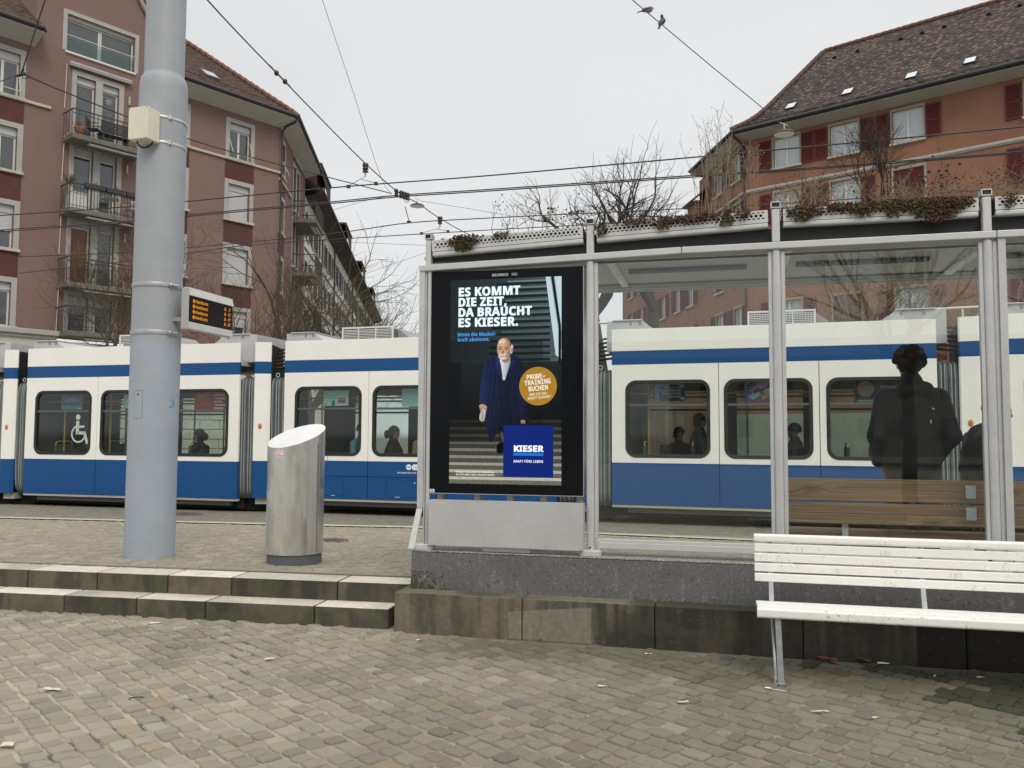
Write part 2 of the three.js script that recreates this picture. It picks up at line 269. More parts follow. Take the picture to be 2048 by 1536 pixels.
// top faces take the clean half of the texture, upright faces the stained half
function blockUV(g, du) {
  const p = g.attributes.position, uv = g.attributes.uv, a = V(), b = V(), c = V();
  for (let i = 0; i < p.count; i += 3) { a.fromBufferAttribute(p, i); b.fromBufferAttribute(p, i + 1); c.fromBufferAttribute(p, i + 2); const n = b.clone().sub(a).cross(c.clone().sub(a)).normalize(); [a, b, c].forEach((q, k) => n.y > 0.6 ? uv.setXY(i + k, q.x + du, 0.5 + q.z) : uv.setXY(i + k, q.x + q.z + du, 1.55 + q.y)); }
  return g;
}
{
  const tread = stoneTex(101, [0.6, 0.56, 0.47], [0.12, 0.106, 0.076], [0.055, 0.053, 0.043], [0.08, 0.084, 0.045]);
  const gr = { bumpMap: grainFine, bumpScale: 0.003 };
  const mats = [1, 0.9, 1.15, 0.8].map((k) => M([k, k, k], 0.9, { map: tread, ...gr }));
  const turn = Math.atan2(0.65, 3.585), t = thing('stone_steps', 'two low stone steps with pale treads and stained risers left of the shelter', 'steps', [-0.79, 0, -6.652], -turn);
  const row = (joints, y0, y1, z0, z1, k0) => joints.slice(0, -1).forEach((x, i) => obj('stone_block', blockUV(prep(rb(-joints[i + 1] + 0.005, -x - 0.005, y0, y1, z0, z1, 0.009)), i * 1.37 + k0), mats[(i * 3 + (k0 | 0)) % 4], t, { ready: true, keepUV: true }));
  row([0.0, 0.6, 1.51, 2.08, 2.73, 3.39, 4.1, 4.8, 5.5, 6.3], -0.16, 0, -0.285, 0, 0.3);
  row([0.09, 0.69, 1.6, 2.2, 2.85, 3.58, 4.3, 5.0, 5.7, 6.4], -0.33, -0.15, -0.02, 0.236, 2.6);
  obj('drain_channel', [bb(-6.3, 0, -0.03, -0.012, -0.335, -0.29)], M([0.035, 0.035, 0.035], 0.8), t);
  obj('edge_strip', [bb(-6.3, 0, -0.03, 0.001, -0.375, -0.338)], M([0.2, 0.19, 0.16], 0.85), t);
  obj('riser_core', [bb(-6.3, -0.1, -0.5, -0.17, -0.28, 0.2)], M([0.1, 0.1, 0.09], 0.9), t);

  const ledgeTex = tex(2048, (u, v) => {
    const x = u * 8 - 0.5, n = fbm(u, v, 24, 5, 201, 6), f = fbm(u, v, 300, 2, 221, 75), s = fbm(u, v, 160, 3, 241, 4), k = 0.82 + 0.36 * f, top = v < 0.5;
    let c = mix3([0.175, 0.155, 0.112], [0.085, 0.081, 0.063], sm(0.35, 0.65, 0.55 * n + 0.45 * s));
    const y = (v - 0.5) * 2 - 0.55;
    if (!top) { const e = 0.05 * (n - 0.5); if (x > 1.02 + e && x < 1.62 + e && y > -0.29 && y < -0.1 + 0.1 * (x - 1.02)) c = mix3(c, [0.235, 0.222, 0.18], 0.75); if (x > 1.75 && x < 2.55 && y < -0.07 - 0.25 * Math.pow(x - 1.75, 2) && y > -0.2) c = mix3(c, [0.15, 0.14, 0.105], 0.6); c = c.map((q) => q * (1 - 0.62 * sm(-0.12, 0.2, x - 1.66 + (n - 0.5) * 0.7 + (s - 0.5) * 0.3) * (x > 1.79 ? 1 : 0.8))); if (x > 3.72) c = c.map((q) => q * 0.22); if (f > 0.86) c = c.map((q) => q + 0.025); }  // fronts darken towards the right, near black at that end
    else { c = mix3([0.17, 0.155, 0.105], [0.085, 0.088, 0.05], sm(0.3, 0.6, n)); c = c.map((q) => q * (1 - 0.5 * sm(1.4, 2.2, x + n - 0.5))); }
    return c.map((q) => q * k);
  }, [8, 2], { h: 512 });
  const L = thing('stone_ledge', 'long low ledge of stained stone blocks, darker towards the right, running along the foot of the shelter wall', 'ledge', [A0.x, 0, A0.z], -STOP);
  const J = [-0.13, 0.85, 1.79, 2.76, 3.74, 4.7, 5.7, 6.7];
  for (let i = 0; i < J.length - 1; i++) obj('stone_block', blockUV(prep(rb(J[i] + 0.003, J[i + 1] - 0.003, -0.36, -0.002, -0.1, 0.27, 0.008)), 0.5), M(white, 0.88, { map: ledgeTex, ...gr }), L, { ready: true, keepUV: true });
  const conc = tex(1024, (u, v) => {
    const x = u * 4, y = v, n = fbm(u, v, 12, 4, 301, 3), f = fbm(u, v, 320, 1, 311, 80), s = fbm(u, v, 130, 2, 321, 2);
    let c = [0.158, 0.16, 0.165].map((q) => q * (0.82 + 0.36 * n) * (0.9 + 0.2 * f)); c = mix3(c, [0.26, 0.26, 0.26], sm(0.66, 0.8, s) * sm(0.4, 0.6, n) * 0.45);
    if (f > 0.84) c = c.map((q) => q * 1.3); if (f < 0.12) c = c.map((q) => q * 0.7);
    return c;
  }, [4, 1], { h: 256 });
  const conTop = tex(512, (u, v) => { const f = fbm(u, v, 150, 1, 331), n = fbm(u, v, 12, 4, 341); let c = [0.29, 0.285, 0.27].map((q) => q * (0.7 + 0.6 * n)); if (f > 0.68) c = [0.55, 0.53, 0.47]; if (f < 0.25) c = c.map((q) => q * 0.5); return c; }, 1);
  const P = thing('concrete_plinth', 'grey weathered concrete wall that carries the shelter, moss at its left foot', 'wall', [A0.x, 0, A0.z], -STOP);
  obj('wall_body', [rb(-0.062, 7, -0.3, 0.277, -0.19, 0.1, 0.012)], M(white, 0.92, { map: conc, bumpMap: grainFine, bumpScale: 0.006 }), P);
  obj('coping', [rb(-0.064, 7, 0.2775, 0.287, -0.192, 0.102, 0.003)], M(white, 0.92, { map: conTop, bumpMap: grainFine, bumpScale: 0.007 }), P);
  // moss: small tufts clinging to the foot of the wall
  const r = rngOf(8), tufts = [];
  for (let i = 0; i < 700; i++) { const far = r() < 0.25, x = far ? 1.2 + 5 * r() : -0.06 + 0.35 * r() * r(), y = Math.pow(r(), 2.6) * (far ? 0.03 : 0.13), s = 0.002 + 0.0035 * r(); tufts.push(new THREE.IcosahedronGeometry(s, 0).scale(1, 0.7 + r(), 0.5).translate(x, y + 0.002, 0.1 + 0.002)); }
  obj('moss', tufts, M([0.07, 0.072, 0.025], 1), P, { kind: 'stuff' });
}
// ---------------------------------------------------------------- tram stop shelter
const alu = M(white, 0.42, { metalness: 0.35, map: paint([0.56, 0.57, 0.585], 0.1, 1.1, 71, 7), bumpMap: grainFine, bumpScale: 0.0006 });
const aluLight = M(white, 0.45, { metalness: 0.25, map: paint([0.56, 0.57, 0.575], 0.08, 0.9, 72, 7) });
const alloyDark = M([0.11, 0.115, 0.12], 0.6), blackPlastic = M([0.012, 0.012, 0.013], 0.5), soil = M([0.035, 0.028, 0.02], 1);
const clearGlass = new THREE.MeshPhysicalMaterial({ color: lin(0.95, 0.975, 0.96), roughness: 0.01, transmission: 1, thickness: 0, ior: 1.5 });
const beamY = (x) => 2.448 + 0.0225 * Math.min(x, 2.3), POSTS = [0.02, 1.305, 2.64, 4.0, 5.36, 6.7];
const shelter = thing('tram_shelter', 'grey aluminium tram shelter with glass panes and a planted roof behind the white bench', 'shelter', [A0.x, 0, A0.z], -STOP);
{
  const S = shelter, XR = 6.9;
  POSTS.forEach((x, i) => {
    const top = beamY(x) + 0.003, l = [];
    if (i === 0) {
      l.push(rb(-0.046, 0.0, 0.6, top - 0.003, -0.02, 0.035, 0.004), rb(0.0, 0.012, 0.32, top - 0.003, -0.05, 0.02, 0.002));
      l.push(cy([0.034, 0.31, 0.012], [0.034, top - 0.003, 0.012], 0.017, 0.017, 14));
      obj('kicker_plate', [slab([-0.1, 0.292, 0.07], [-0.052, 0.292, 0.07], [-0.001, 0.598, 0.036], [-0.046, 0.598, 0.036], 0.012)], M(white, 0.45, { map: paint([0.66, 0.67, 0.68], 0.05, 1, 73) }), S);
    } else {
      l.push(new THREE.CapsuleGeometry(0.03, top - 0.34, 2, 16).scale(1, 1, 0.8).translate(x, (top + 0.3) / 2, 0.008), rb(x + 0.031, x + 0.058, 0.412, top - 0.02, -0.03, 0.012, 0.003));
      if (i > 1) l.push(rb(x - 0.056, x - 0.031, 0.412, top - 0.02, -0.03, 0.012, 0.003));
      if (i > 2) l.push(rb(x + 0.0585, x + 0.105, 0.412, top - 0.001, -0.02, 0.03, 0.003));
    }
    obj('post', l, alu, S);
    obj('base_plate', [ext(rrect(x - 0.085, x + 0.085, -0.06, 0.06, 0.055), 0.034, 0, 8, 0.004).rotateX(-Math.PI / 2).translate(0, 0.29, 0.02)], aluLight, S);
    for (const k of [-0.06, 0.06]) obj('bolt', [cy([x + k, 0.32, 0.005], [x + k, 0.352, 0.005], 0.013, 0.012, 10)], alu, S);
    if (i) obj('screw', [cy([x, 0.345, 0.03], [x, 0.345, 0.036], 0.0075, 0.0075, 10)], blackPlastic, S);
    // roof bracket above the beam with a square tube end on top
    const by = beamY(x) + 0.05, gy = 2.565 + 0.036 * Math.min(x, 2.5), w = i ? 0.028 : 0.022;
    obj('roof_bracket', [rb(x - w, x + w, by, gy + 0.135, -0.03, 0.024, 0.009, 2)], aluLight, S);
    obj('bracket_cap', [rb(x - w - 0.006, x + w + 0.006, gy + 0.137, gy + 0.146, -0.05, 0.03, 0.003), rb(x - w - 0.006, x + w + 0.006, gy + 0.176, gy + 0.184, -0.05, 0.03, 0.003), rb(x - w - 0.006, x - w + 0.002, gy + 0.1465, gy + 0.1755, -0.05, 0.03, 0.002), rb(x + w - 0.002, x + w + 0.006, gy + 0.1465, gy + 0.1755, -0.05, 0.03, 0.002)], alu, S);
    obj('tube_end', [bb(x - w + 0.003, x + w - 0.003, gy + 0.147, gy + 0.175, -0.05, 0.022)], blackPlastic, S);
  });
  const beam = (x0, x1) => { const y0 = beamY(x0), y1 = beamY(x1), a = Math.atan2(y1 - y0, x1 - x0), L = Math.hypot(x1 - x0, y1 - y0); return new RoundedBoxGeometry(L - 0.004, 0.05, 0.1, 2, 0.007).rotateZ(a).translate((x0 + x1) / 2, (y0 + y1) / 2 + 0.025, -0.005); };
  for (const [a, b] of [[-0.05, 1.98], [1.98, 4.05], [4.05, XR]]) obj('beam', beam(a, b), aluLight, S);
  obj('gap_shade_panel', [bb(0.03, XR, 2.53, 2.66, -0.05, -0.045)], blackPlastic, S); obj('beam_lip', [bb(1.34, XR, 2.462, 2.472, -0.045, -0.02), bb(0.03, 1.28, 2.443, 2.447, -0.045, -0.02)], alloyDark, S);  // black sheet in place of the shade between beam and gutter
  // gutter panels: perforated front, rolled lower edge, dark planter behind
  POSTS.slice(0, -1).forEach((x, i) => {
    const x0 = x + (i ? 0.05 : 0.034), x1 = POSTS[i + 1] - 0.05, L = x1 - x0, y0 = 2.565 + 0.036 * Math.min(x, 2.5), y1 = 2.565 + 0.036 * Math.min(POSTS[i + 1], 2.5), a = Math.atan2(y1 - y0, L);
    const s = rrect(0, L, 0.038, 0.128, 0.004), n = Math.floor((L - 0.05) / 0.0325), off = (L - (n - 1) * 0.0325) / 2;
    for (let k = 0; k < n; k++) { const h = new THREE.Path(); h.absarc(off + k * 0.0325, 0.091, 0.0112, 0, Math.PI * 2); s.holes.push(h); }
    for (let k = 0; k <= n; k++) { const c = off + (k - 0.5) * 0.0325; if (c < 0.02 || c > L - 0.02) continue; for (const [yy, d] of [[0.0655, 1], [0.1165, -1]]) { const h = new THREE.Path(); h.moveTo(c + 0.0105, yy); h.absarc(c, yy, 0.0105, d > 0 ? 0 : Math.PI, d > 0 ? Math.PI : Math.PI * 2); h.closePath(); s.holes.push(h); } }
    const front = ext(s, 0.003, 0.021, 4), low = rb(0, L, 0.0, 0.0375, -0.004, 0.0245, 0.012, 2), roll = new THREE.CylinderGeometry(0.05, 0.05, L, 12, 1, false, Math.PI, Math.PI / 2).rotateZ(Math.PI / 2).translate(L / 2, 0.045, -0.03);
    const place = (g) => g.rotateZ(a).translate(x0, y0, 0);
    obj('gutter_panel', [front, low, bb(0, L, 0.004, 0.012, -0.1, -0.005)].map(place), aluLight, S);
    obj('planter_box', [place(bb(0, L, 0.016, 0.116, -1.1, 0.012))], soil, S);
  });
  obj('roof_deck', [bb(0, XR, 2.6, 2.64, -1.5, -0.12)], M([0.3, 0.31, 0.31], 0.7), S);
  obj('ceiling', [bb(-0.04, XR, 2.56, 2.585, -1.52, -0.06)], M(white, 0.65, { map: paint([0.55, 0.56, 0.56], 0.06, 2, 76) }), S);
  obj('fascia', [rb(-0.06, XR, 2.5, 2.66, -1.58, -1.53, 0.01), bb(-0.05, XR, 2.512, 2.548, -1.528, -1.47)], M([0.5, 0.51, 0.5], 0.6), S);
  obj('ceiling_rail', [0, 1, 2, 3, 4].map((i) => bb(POSTS[i] + 0.2, POSTS[i + 1] - 0.18, 2.53, 2.558, -0.86, -0.78)), alloyDark, S);
  POSTS.forEach((x) => { obj('ceiling_strip', [rb(x + 0.07, x + 0.13, 2.525, 2.558, -0.8, -0.16, 0.006), rb(x + 0.07, x + 0.13, 2.525, 2.558, -1.44, -0.84, 0.006)], M([0.85, 0.86, 0.85], 0.5), S); });
  // panes and their bottom rails
  [[1, 2], [2, 3], [3, 4], [4, 5]].forEach(([a, b]) => {
    const x0 = POSTS[a] + (a > 2 ? 0.106 : 0.059), x1 = POSTS[b] - 0.057;
    obj('glass_pane', [bb(x0 - 0.004, x1 + 0.004, 0.41, 2.455, -0.016, -0.008)], clearGlass, S);
    obj('bottom_rail', [rb(x0 - 0.002, x1 + 0.002, 0.341, 0.388, -0.03, 0.022, 0.004), rb(x0 - 0.018, x1 + 0.018, 0.3885, 0.41, -0.03, 0.012, 0.003)], aluLight, S);
  });
}
// ---------------------------------------------------------------- advertising display
{
  const D = thing('advertising_display', 'tall lit advertising screen in a black frame, left end of the shelter', 'advertising display', [A0.x, 0, A0.z], -STOP);
  const glossBlack = new THREE.MeshPhysicalMaterial({ color: lin(0.006, 0.007, 0.009), roughness: 0.12, specularIntensity: 0.25 });
  obj('housing', [rb(0.045, 1.252, 0.72, 2.434, -0.13, 0.012, 0.004)], blackPlastic, D);
  obj('front_glass', [rb(0.046, 1.251, 0.721, 2.433, 0.0125, 0.018, 0.002)], glossBlack, D);
  obj('edge_trim', [bb(0.041, 0.045, 0.714, 2.44, -0.1, 0.019), bb(1.2525, 1.2575, 0.714, 2.44, -0.1, 0.019), bb(0.0455, 1.252, 0.714, 0.719, -0.1, 0.019)], M([0.55, 0.56, 0.57], 0.3, { metalness: 0.8 }), D);
  const SW = 880, SH = 1576, ad = canvasTex(SW, SH, (c) => {
    const r = rngOf(3), X = (u) => u * SW, Y = (v) => v * SH; c.fillStyle = '#10161a'; c.fillRect(0, 0, SW, SH);
    let g = c.createLinearGradient(0, 0, SW, 0); g.addColorStop(0, '#1d2426'); g.addColorStop(0.45, '#2a3434'); g.addColorStop(1, '#4c5a5b'); c.fillStyle = g; c.fillRect(0, 0, SW, Y(0.47));
    for (let k = 0; k < 13; k++) { const y = 0.012 + k * 0.031, x0 = 0.52 - k * 0.006; c.fillStyle = `rgba(${112 - k * 5},${128 - k * 5},${130 - k * 5},0.85)`; c.fillRect(X(x0), Y(y), X(0.9 - x0 + k * 0.004), Y(0.008)); c.fillStyle = 'rgba(8,12,14,0.75)'; c.fillRect(X(x0 - 0.1), Y(y + 0.009), X(1 - x0), Y(0.013)); }
    c.fillStyle = '#0b0f12'; c.fillRect(0, Y(0.41), SW, Y(0.29));
    g = c.createLinearGradient(0, Y(0.41), 0, Y(0.7)); g.addColorStop(0, 'rgba(30,38,40,0.9)'); g.addColorStop(1, 'rgba(8,11,13,0.9)'); c.fillStyle = g; c.fillRect(X(0.1), Y(0.41), SW, Y(0.29));
    c.fillStyle = '#b9cdd0'; c.beginPath(); c.moveTo(X(0.86), 0); c.lineTo(SW, 0); c.lineTo(SW, Y(0.4)); c.lineTo(X(0.95), Y(0.38)); c.closePath(); c.fill();
    c.fillStyle = '#7f989e'; c.beginPath(); c.moveTo(X(0.9), 0); c.lineTo(X(0.94), 0); c.lineTo(SW, Y(0.27)); c.lineTo(SW, Y(0.36)); c.closePath(); c.fill();
    c.strokeStyle = '#0c1216'; c.lineWidth = 20; c.beginPath(); c.moveTo(X(0.92), 0); c.lineTo(X(0.985), Y(0.24)); c.lineTo(X(0.985), Y(0.42)); c.stroke();
    for (let k = 0; k < 9; k++) { const y = 0.69 + k * 0.0345, b = 44 + k * 17; c.fillStyle = `rgb(${b},${b - 1},${b - 10})`; c.fillRect(0, Y(y), SW, Y(0.014)); c.fillStyle = `rgb(${b * 0.55 | 0},${b * 0.55 | 0},${b * 0.48 | 0})`; c.fillRect(0, Y(y + 0.014), SW, Y(0.0205)); }
    for (let i = 0; i < 5200; i++) { const y = 0.68 + 0.32 * r(), k = r() < 0.5; c.fillStyle = k ? `rgba(205,205,175,${0.24 * (y - 0.66) * 3})` : 'rgba(0,0,0,0.18)'; c.fillRect(X(r()), Y(y), 2 + 6 * r(), 2 + 3 * r()); }
    const grd = c.createRadialGradient(X(0.5), Y(0.62), 60, X(0.5), Y(0.5), 520); grd.addColorStop(0, 'rgba(0,0,0,0)'); grd.addColorStop(1, 'rgba(0,0,0,0.35)'); c.fillStyle = grd; c.fillRect(0, Y(0.3), SW * 0.84, Y(0.5));
    // the man on the stairs: long navy coat, grey jumper, glasses, folded paper in his hand
    const mc = document.createElement('canvas'); mc.width = SW; mc.height = SH; const k = mc.getContext('2d');
    const P = (col, ...p) => { k.fillStyle = col; k.beginPath(); k.moveTo((p[0][0] + p[p.length - 1][0]) / 2, (p[0][1] + p[p.length - 1][1]) / 2); p.forEach(([x, y], i) => { const q = p[(i + 1) % p.length]; k.quadraticCurveTo(x, y, (x + q[0]) / 2, (y + q[1]) / 2); }); k.closePath(); k.fill(); };
    const lg = (x0, y0, x1, y1, ...st) => { const q = k.createLinearGradient(x0, y0, x1, y1); st.forEach((c2, i) => q.addColorStop(i / (st.length - 1), c2)); return q; };
    const E = (col, x, y, a2, b2, t = 0) => { k.fillStyle = col; k.beginPath(); k.ellipse(x, y, a2, b2, t, 0, 7); k.fill(); };
    P('#08090e', [350, 1100], [470, 1100], [492, 1275], [440, 1285], [396, 1180]); P(lg(400, 1170, 450, 1280, '#6a4a38', '#a88468'), [398, 1168], [428, 1180], [456, 1268], [434, 1280]);
    P('#050609', [388, 1262], [440, 1250], [450, 1316], [416, 1350], [372, 1332]); P('#050609', [428, 1358], [455, 1336], [484, 1440], [440, 1450]);
    P(lg(250, 0, 640, 0, '#18244a', '#111a38', '#0b1228', '#0d1530', '#060a18'), [282, 632], [340, 606], [388, 588], [440, 600], [500, 590], [560, 618], [588, 670], [612, 800], [646, 1010], [648, 1085], [590, 1140], [500, 1120], [430, 1130], [385, 1165], [334, 1290], [296, 1150], [288, 990], [236, 972], [244, 850], [262, 720]);
    P(lg(240, 0, 330, 0, '#1d2b56', '#0e1632'), [284, 640], [332, 640], [318, 810], [292, 978], [238, 966], [250, 820]); P(lg(520, 0, 640, 0, '#070c1c', '#101a3a', '#060914'), [524, 690], [596, 740], [640, 1050], [600, 1120], [556, 1080], [548, 880]);
    for (const [x0, x1, x2, al] of [[372, 350, 330, 0.5], [400, 412, 430, 0.45], [470, 478, 492, 0.5], [330, 320, 306, 0.35], [520, 530, 560, 0.4]]) { k.strokeStyle = `rgba(2,4,12,${al})`; k.lineWidth = 9; k.beginPath(); k.moveTo(x0, 720); k.quadraticCurveTo(x1, 900, x2, 1110); k.stroke(); k.strokeStyle = `rgba(70,92,150,${al * 0.3})`; k.lineWidth = 5; k.beginPath(); k.moveTo(x0 + 11, 720); k.quadraticCurveTo(x1 + 11, 900, x2 + 11, 1110); k.stroke(); }
    P(lg(392, 0, 490, 0, '#e2e8ea', '#b5bec2', '#7d878c'), [388, 618], [440, 640], [494, 610], [462, 760], [426, 800], [410, 720]); P('#f2f4f4', [392, 606], [440, 650], [410, 640]); P('#dfe5e8', [490, 600], [440, 650], [474, 638]);
    P(lg(370, 600, 430, 800, '#22315f', '#0d1530'), [382, 590], [408, 650], [428, 810], [380, 720], [358, 640]); P(lg(500, 600, 430, 800, '#16224a', '#090f22'), [506, 592], [482, 660], [432, 810], [480, 730], [526, 650]);
    P(lg(396, 0, 486, 0, '#c08e70', '#9a6c54', '#6d4a3a'), [402, 590], [440, 600], [478, 586], [480, 628], [440, 660], [404, 626]);
    const fg = k.createRadialGradient(412, 520, 10, 436, 545, 95); fg.addColorStop(0, '#e0b699'); fg.addColorStop(0.55, '#c4977a'); fg.addColorStop(1, '#7e5844'); E(fg, 434, 540, 57, 82, 0.06); E(lg(440, 0, 500, 0, 'rgba(120,84,64,0)', 'rgba(70,46,36,0.75)'), 452, 545, 44, 78, 0.06);
    E('rgba(226,216,206,0.75)', 426, 602, 40, 26, 0.04); E('rgba(150,128,112,0.8)', 462, 600, 18, 26, 0.2); E('rgba(240,214,196,0.55)', 414, 486, 30, 20, -0.2); E('#cfcac4', 493, 548, 11, 36, 0.1); E('#a97b62', 496, 556, 9, 19, 0);
    k.strokeStyle = 'rgba(110,78,62,0.6)'; k.lineWidth = 3; for (const y of [505, 514]) { k.beginPath(); k.moveTo(396, y); k.quadraticCurveTo(428, y - 5, 462, y + 2); k.stroke(); }
    for (const x of [404, 452]) { E('rgba(96,64,50,0.55)', x, 543, 19, 11); E('#e4ddd4', x, 547, 10, 5); E('#2a2422', x - 1, 547, 5, 5); k.strokeStyle = '#7a6a5a'; k.lineWidth = 6; k.beginPath(); k.moveTo(x - 20, 529); k.quadraticCurveTo(x, 520, x + 20, 529); k.stroke(); }
    P('rgba(146,102,80,0.9)', [424, 540], [410, 578], [420, 586], [438, 582], [434, 560]); k.fillStyle = '#83503f'; k.fillRect(406, 599, 38, 4);
    k.strokeStyle = '#c49a4a'; k.lineWidth = 4; for (const x of [404, 454]) { k.beginPath(); k.ellipse(x, 546, 22, 17, 0, 0, 7); k.stroke(); } k.beginPath(); k.moveTo(477, 541); k.lineTo(496, 537); k.moveTo(426, 543); k.lineTo(432, 543); k.stroke();
    E('#c69b7e', 268, 988, 33, 20, 0.25); for (let q = 0; q < 4; q++) E('#b5886b', 250 + q * 13, 1004 + 3 * q, 8, 15, 0.1); P(lg(236, 0, 294, 0, '#efece4', '#bcb9b0', '#dcd9d0'), [258, 1000], [294, 1006], [284, 1094], [262, 1104], [240, 1090], [238, 1060]); k.fillStyle = 'rgba(90,88,84,0.6)'; k.fillRect(262, 1012, 4, 80); E('#c69b7e', 584, 1100, 20, 13); for (let q = 0; q < 4; q++) E('#a97c62', 572 + q * 9, 1110, 5, 9);
    k.globalCompositeOperation = 'source-atop'; for (let q = 0; q < 5000; q++) { k.fillStyle = r() < 0.5 ? 'rgba(255,255,255,0.03)' : 'rgba(0,0,0,0.07)'; k.fillRect(230 + 430 * r(), 450 + 1000 * r(), 2 + 4 * r(), 3 + 12 * r()); }
    k.fillStyle = lg(0, 900, 0, 1300, 'rgba(0,0,0,0)', 'rgba(0,0,0,0.35)'); k.fillRect(0, 900, SW, 600);
    c.save(); c.filter = 'blur(2px)'; c.drawImage(mc, 0, 0); c.restore();
    // lettering
    c.fillStyle = '#e8fbff'; c.textBaseline = 'alphabetic';
    const T = (s, x, y, size, w, f = 'bold', fam = 'sans-serif') => { c.font = `${f} ${size}px ${fam}`; const k = w ? w / c.measureText(s).width : 1; c.save(); c.translate(x, y); c.scale(k, 1); c.fillText(s, 0, 0); c.strokeStyle = c.fillStyle; c.lineWidth = f === 'bold' && size > 60 ? 4 : 0.01; if (c.lineWidth > 1) c.strokeText(s, 0, 0); c.restore(); };
    T('ES KOMMT', 58, 126, 92, 500); T('DIE ZEIT,', 58, 206, 92, 398); T('DA BRAUCHT', 58, 286, 92, 592); T('ES KIESER.', 58, 366, 92, 488);
    c.fillStyle = '#4d9ff0'; T('Wenn die Muskel-', 58, 440, 40, 312); T('kraft abnimmt.', 58, 480, 40, 262);
    c.fillStyle = '#a77a26'; c.beginPath(); c.arc(X(0.795), Y(0.528), 146, 0, 7); c.fill();
    c.save(); c.translate(X(0.795), Y(0.528)); c.rotate(-0.09); c.fillStyle = '#f4f6ef'; T('PROBE–', -84, -58, 48, 150, 'bold', 'monospace'); T('TRAINING', -104, -14, 48, 206, 'bold', 'monospace'); T('BUCHEN', -76, 32, 48, 152, 'bold', 'monospace'); T('UND CHF 200.–', -74, 68, 26, 150, ''); T('RABATT SICHERN*', -88, 96, 26, 182, ''); c.restore();
    c.fillStyle = '#0a2370'; c.fillRect(X(0.49), Y(0.716), X(0.44), Y(0.248)); c.fillStyle = '#f2f7f8'; T('KIESER', X(0.58), Y(0.842), 62, 232); c.fillStyle = '#1474dd'; c.fillRect(X(0.58), Y(0.849), 232, 20); c.fillStyle = '#f2f7f8'; T('KRAFT FÜRS LEBEN', X(0.58), Y(0.895), 27, 232);
    c.fillStyle = '#e6e8d8'; T('*Gültig für Neukunden bei Aboabschluss', 50, 1492, 19, 312); T('bis 31.01.2026 in allen Schweizer Studios.', 56, 1513, 19, 312);
  });
  const scr = new THREE.MeshPhysicalMaterial({ color: 0x000000, roughness: 0.15, specularIntensity: 0.3, emissive: 0xffffff, emissiveMap: ad, emissiveIntensity: 1.1 });
  obj('screen', [new THREE.PlaneGeometry(0.878, 1.574).translate(0.649, 1.581, 0.0195)], scr, D, { keepUV: true });
  const head = canvasTex(512, 96, (c) => { c.clearRect(0, 0, 512, 96); c.fillStyle = '#ced4d8'; c.font = 'bold 64px sans-serif'; c.save(); c.translate(4, 70); c.scale(0.86, 1); c.fillText('GOLDBACH', 0, 0); c.restore(); c.font = '64px sans-serif'; c.save(); c.translate(362, 70); c.scale(0.8, 1); c.fillText('NEO', 0, 0); c.restore(); });
  obj('header_lettering', [new THREE.PlaneGeometry(0.225, 0.042).translate(0.652, 2.398, 0.0195)], M(white, 0.5, { map: head, transparent: true }), D, { keepUV: true });
  obj('sticker', [bb(0.052, 0.092, 0.723, 0.748, 0.0182, 0.0192)], M([0.66, 0.68, 0.7], 0.5), D); obj('sticker_print', [bb(0.064, 0.08, 0.728, 0.743, 0.0193, 0.0196)], M([0.3, 0.31, 0.33], 0.5), D);
  for (const x of [0.1, 0.4, 0.66, 0.92, 1.2]) obj('bracket', [bb(x, x + 0.045, 0.668, 0.713, -0.1, -0.02)], M([0.3, 0.31, 0.31], 0.5), D);
  obj('base_panel', [ext(poly([[0, 0.39], [0, 0.652], [-0.012, 0.669], [-0.1, 0.669], [-0.1, 0.33], [-0.05, 0.33]].map(([z, y]) => [z, y])), 1.19, 0).rotateY(Math.PI / 2).scale(1, 1, -1).translate(0.074, 0, 0)].map((g) => { const p = g.attributes.position; for (let i = 0; i < p.count; i++) p.setZ(i, -p.getZ(i)); g.computeVertexNormals(); return g; }), M(white, 0.5, { map: paint([0.45, 0.46, 0.47], 0.1, 0.8, 81, 5), side: THREE.DoubleSide }), D);
  obj('cable_box', [rb(0.49, 0.86, 0.289, 0.34, 0.0, 0.06, 0.006)], M(white, 0.5, { map: paint([0.58, 0.59, 0.59], 0.05, 1, 82) }), D);
}
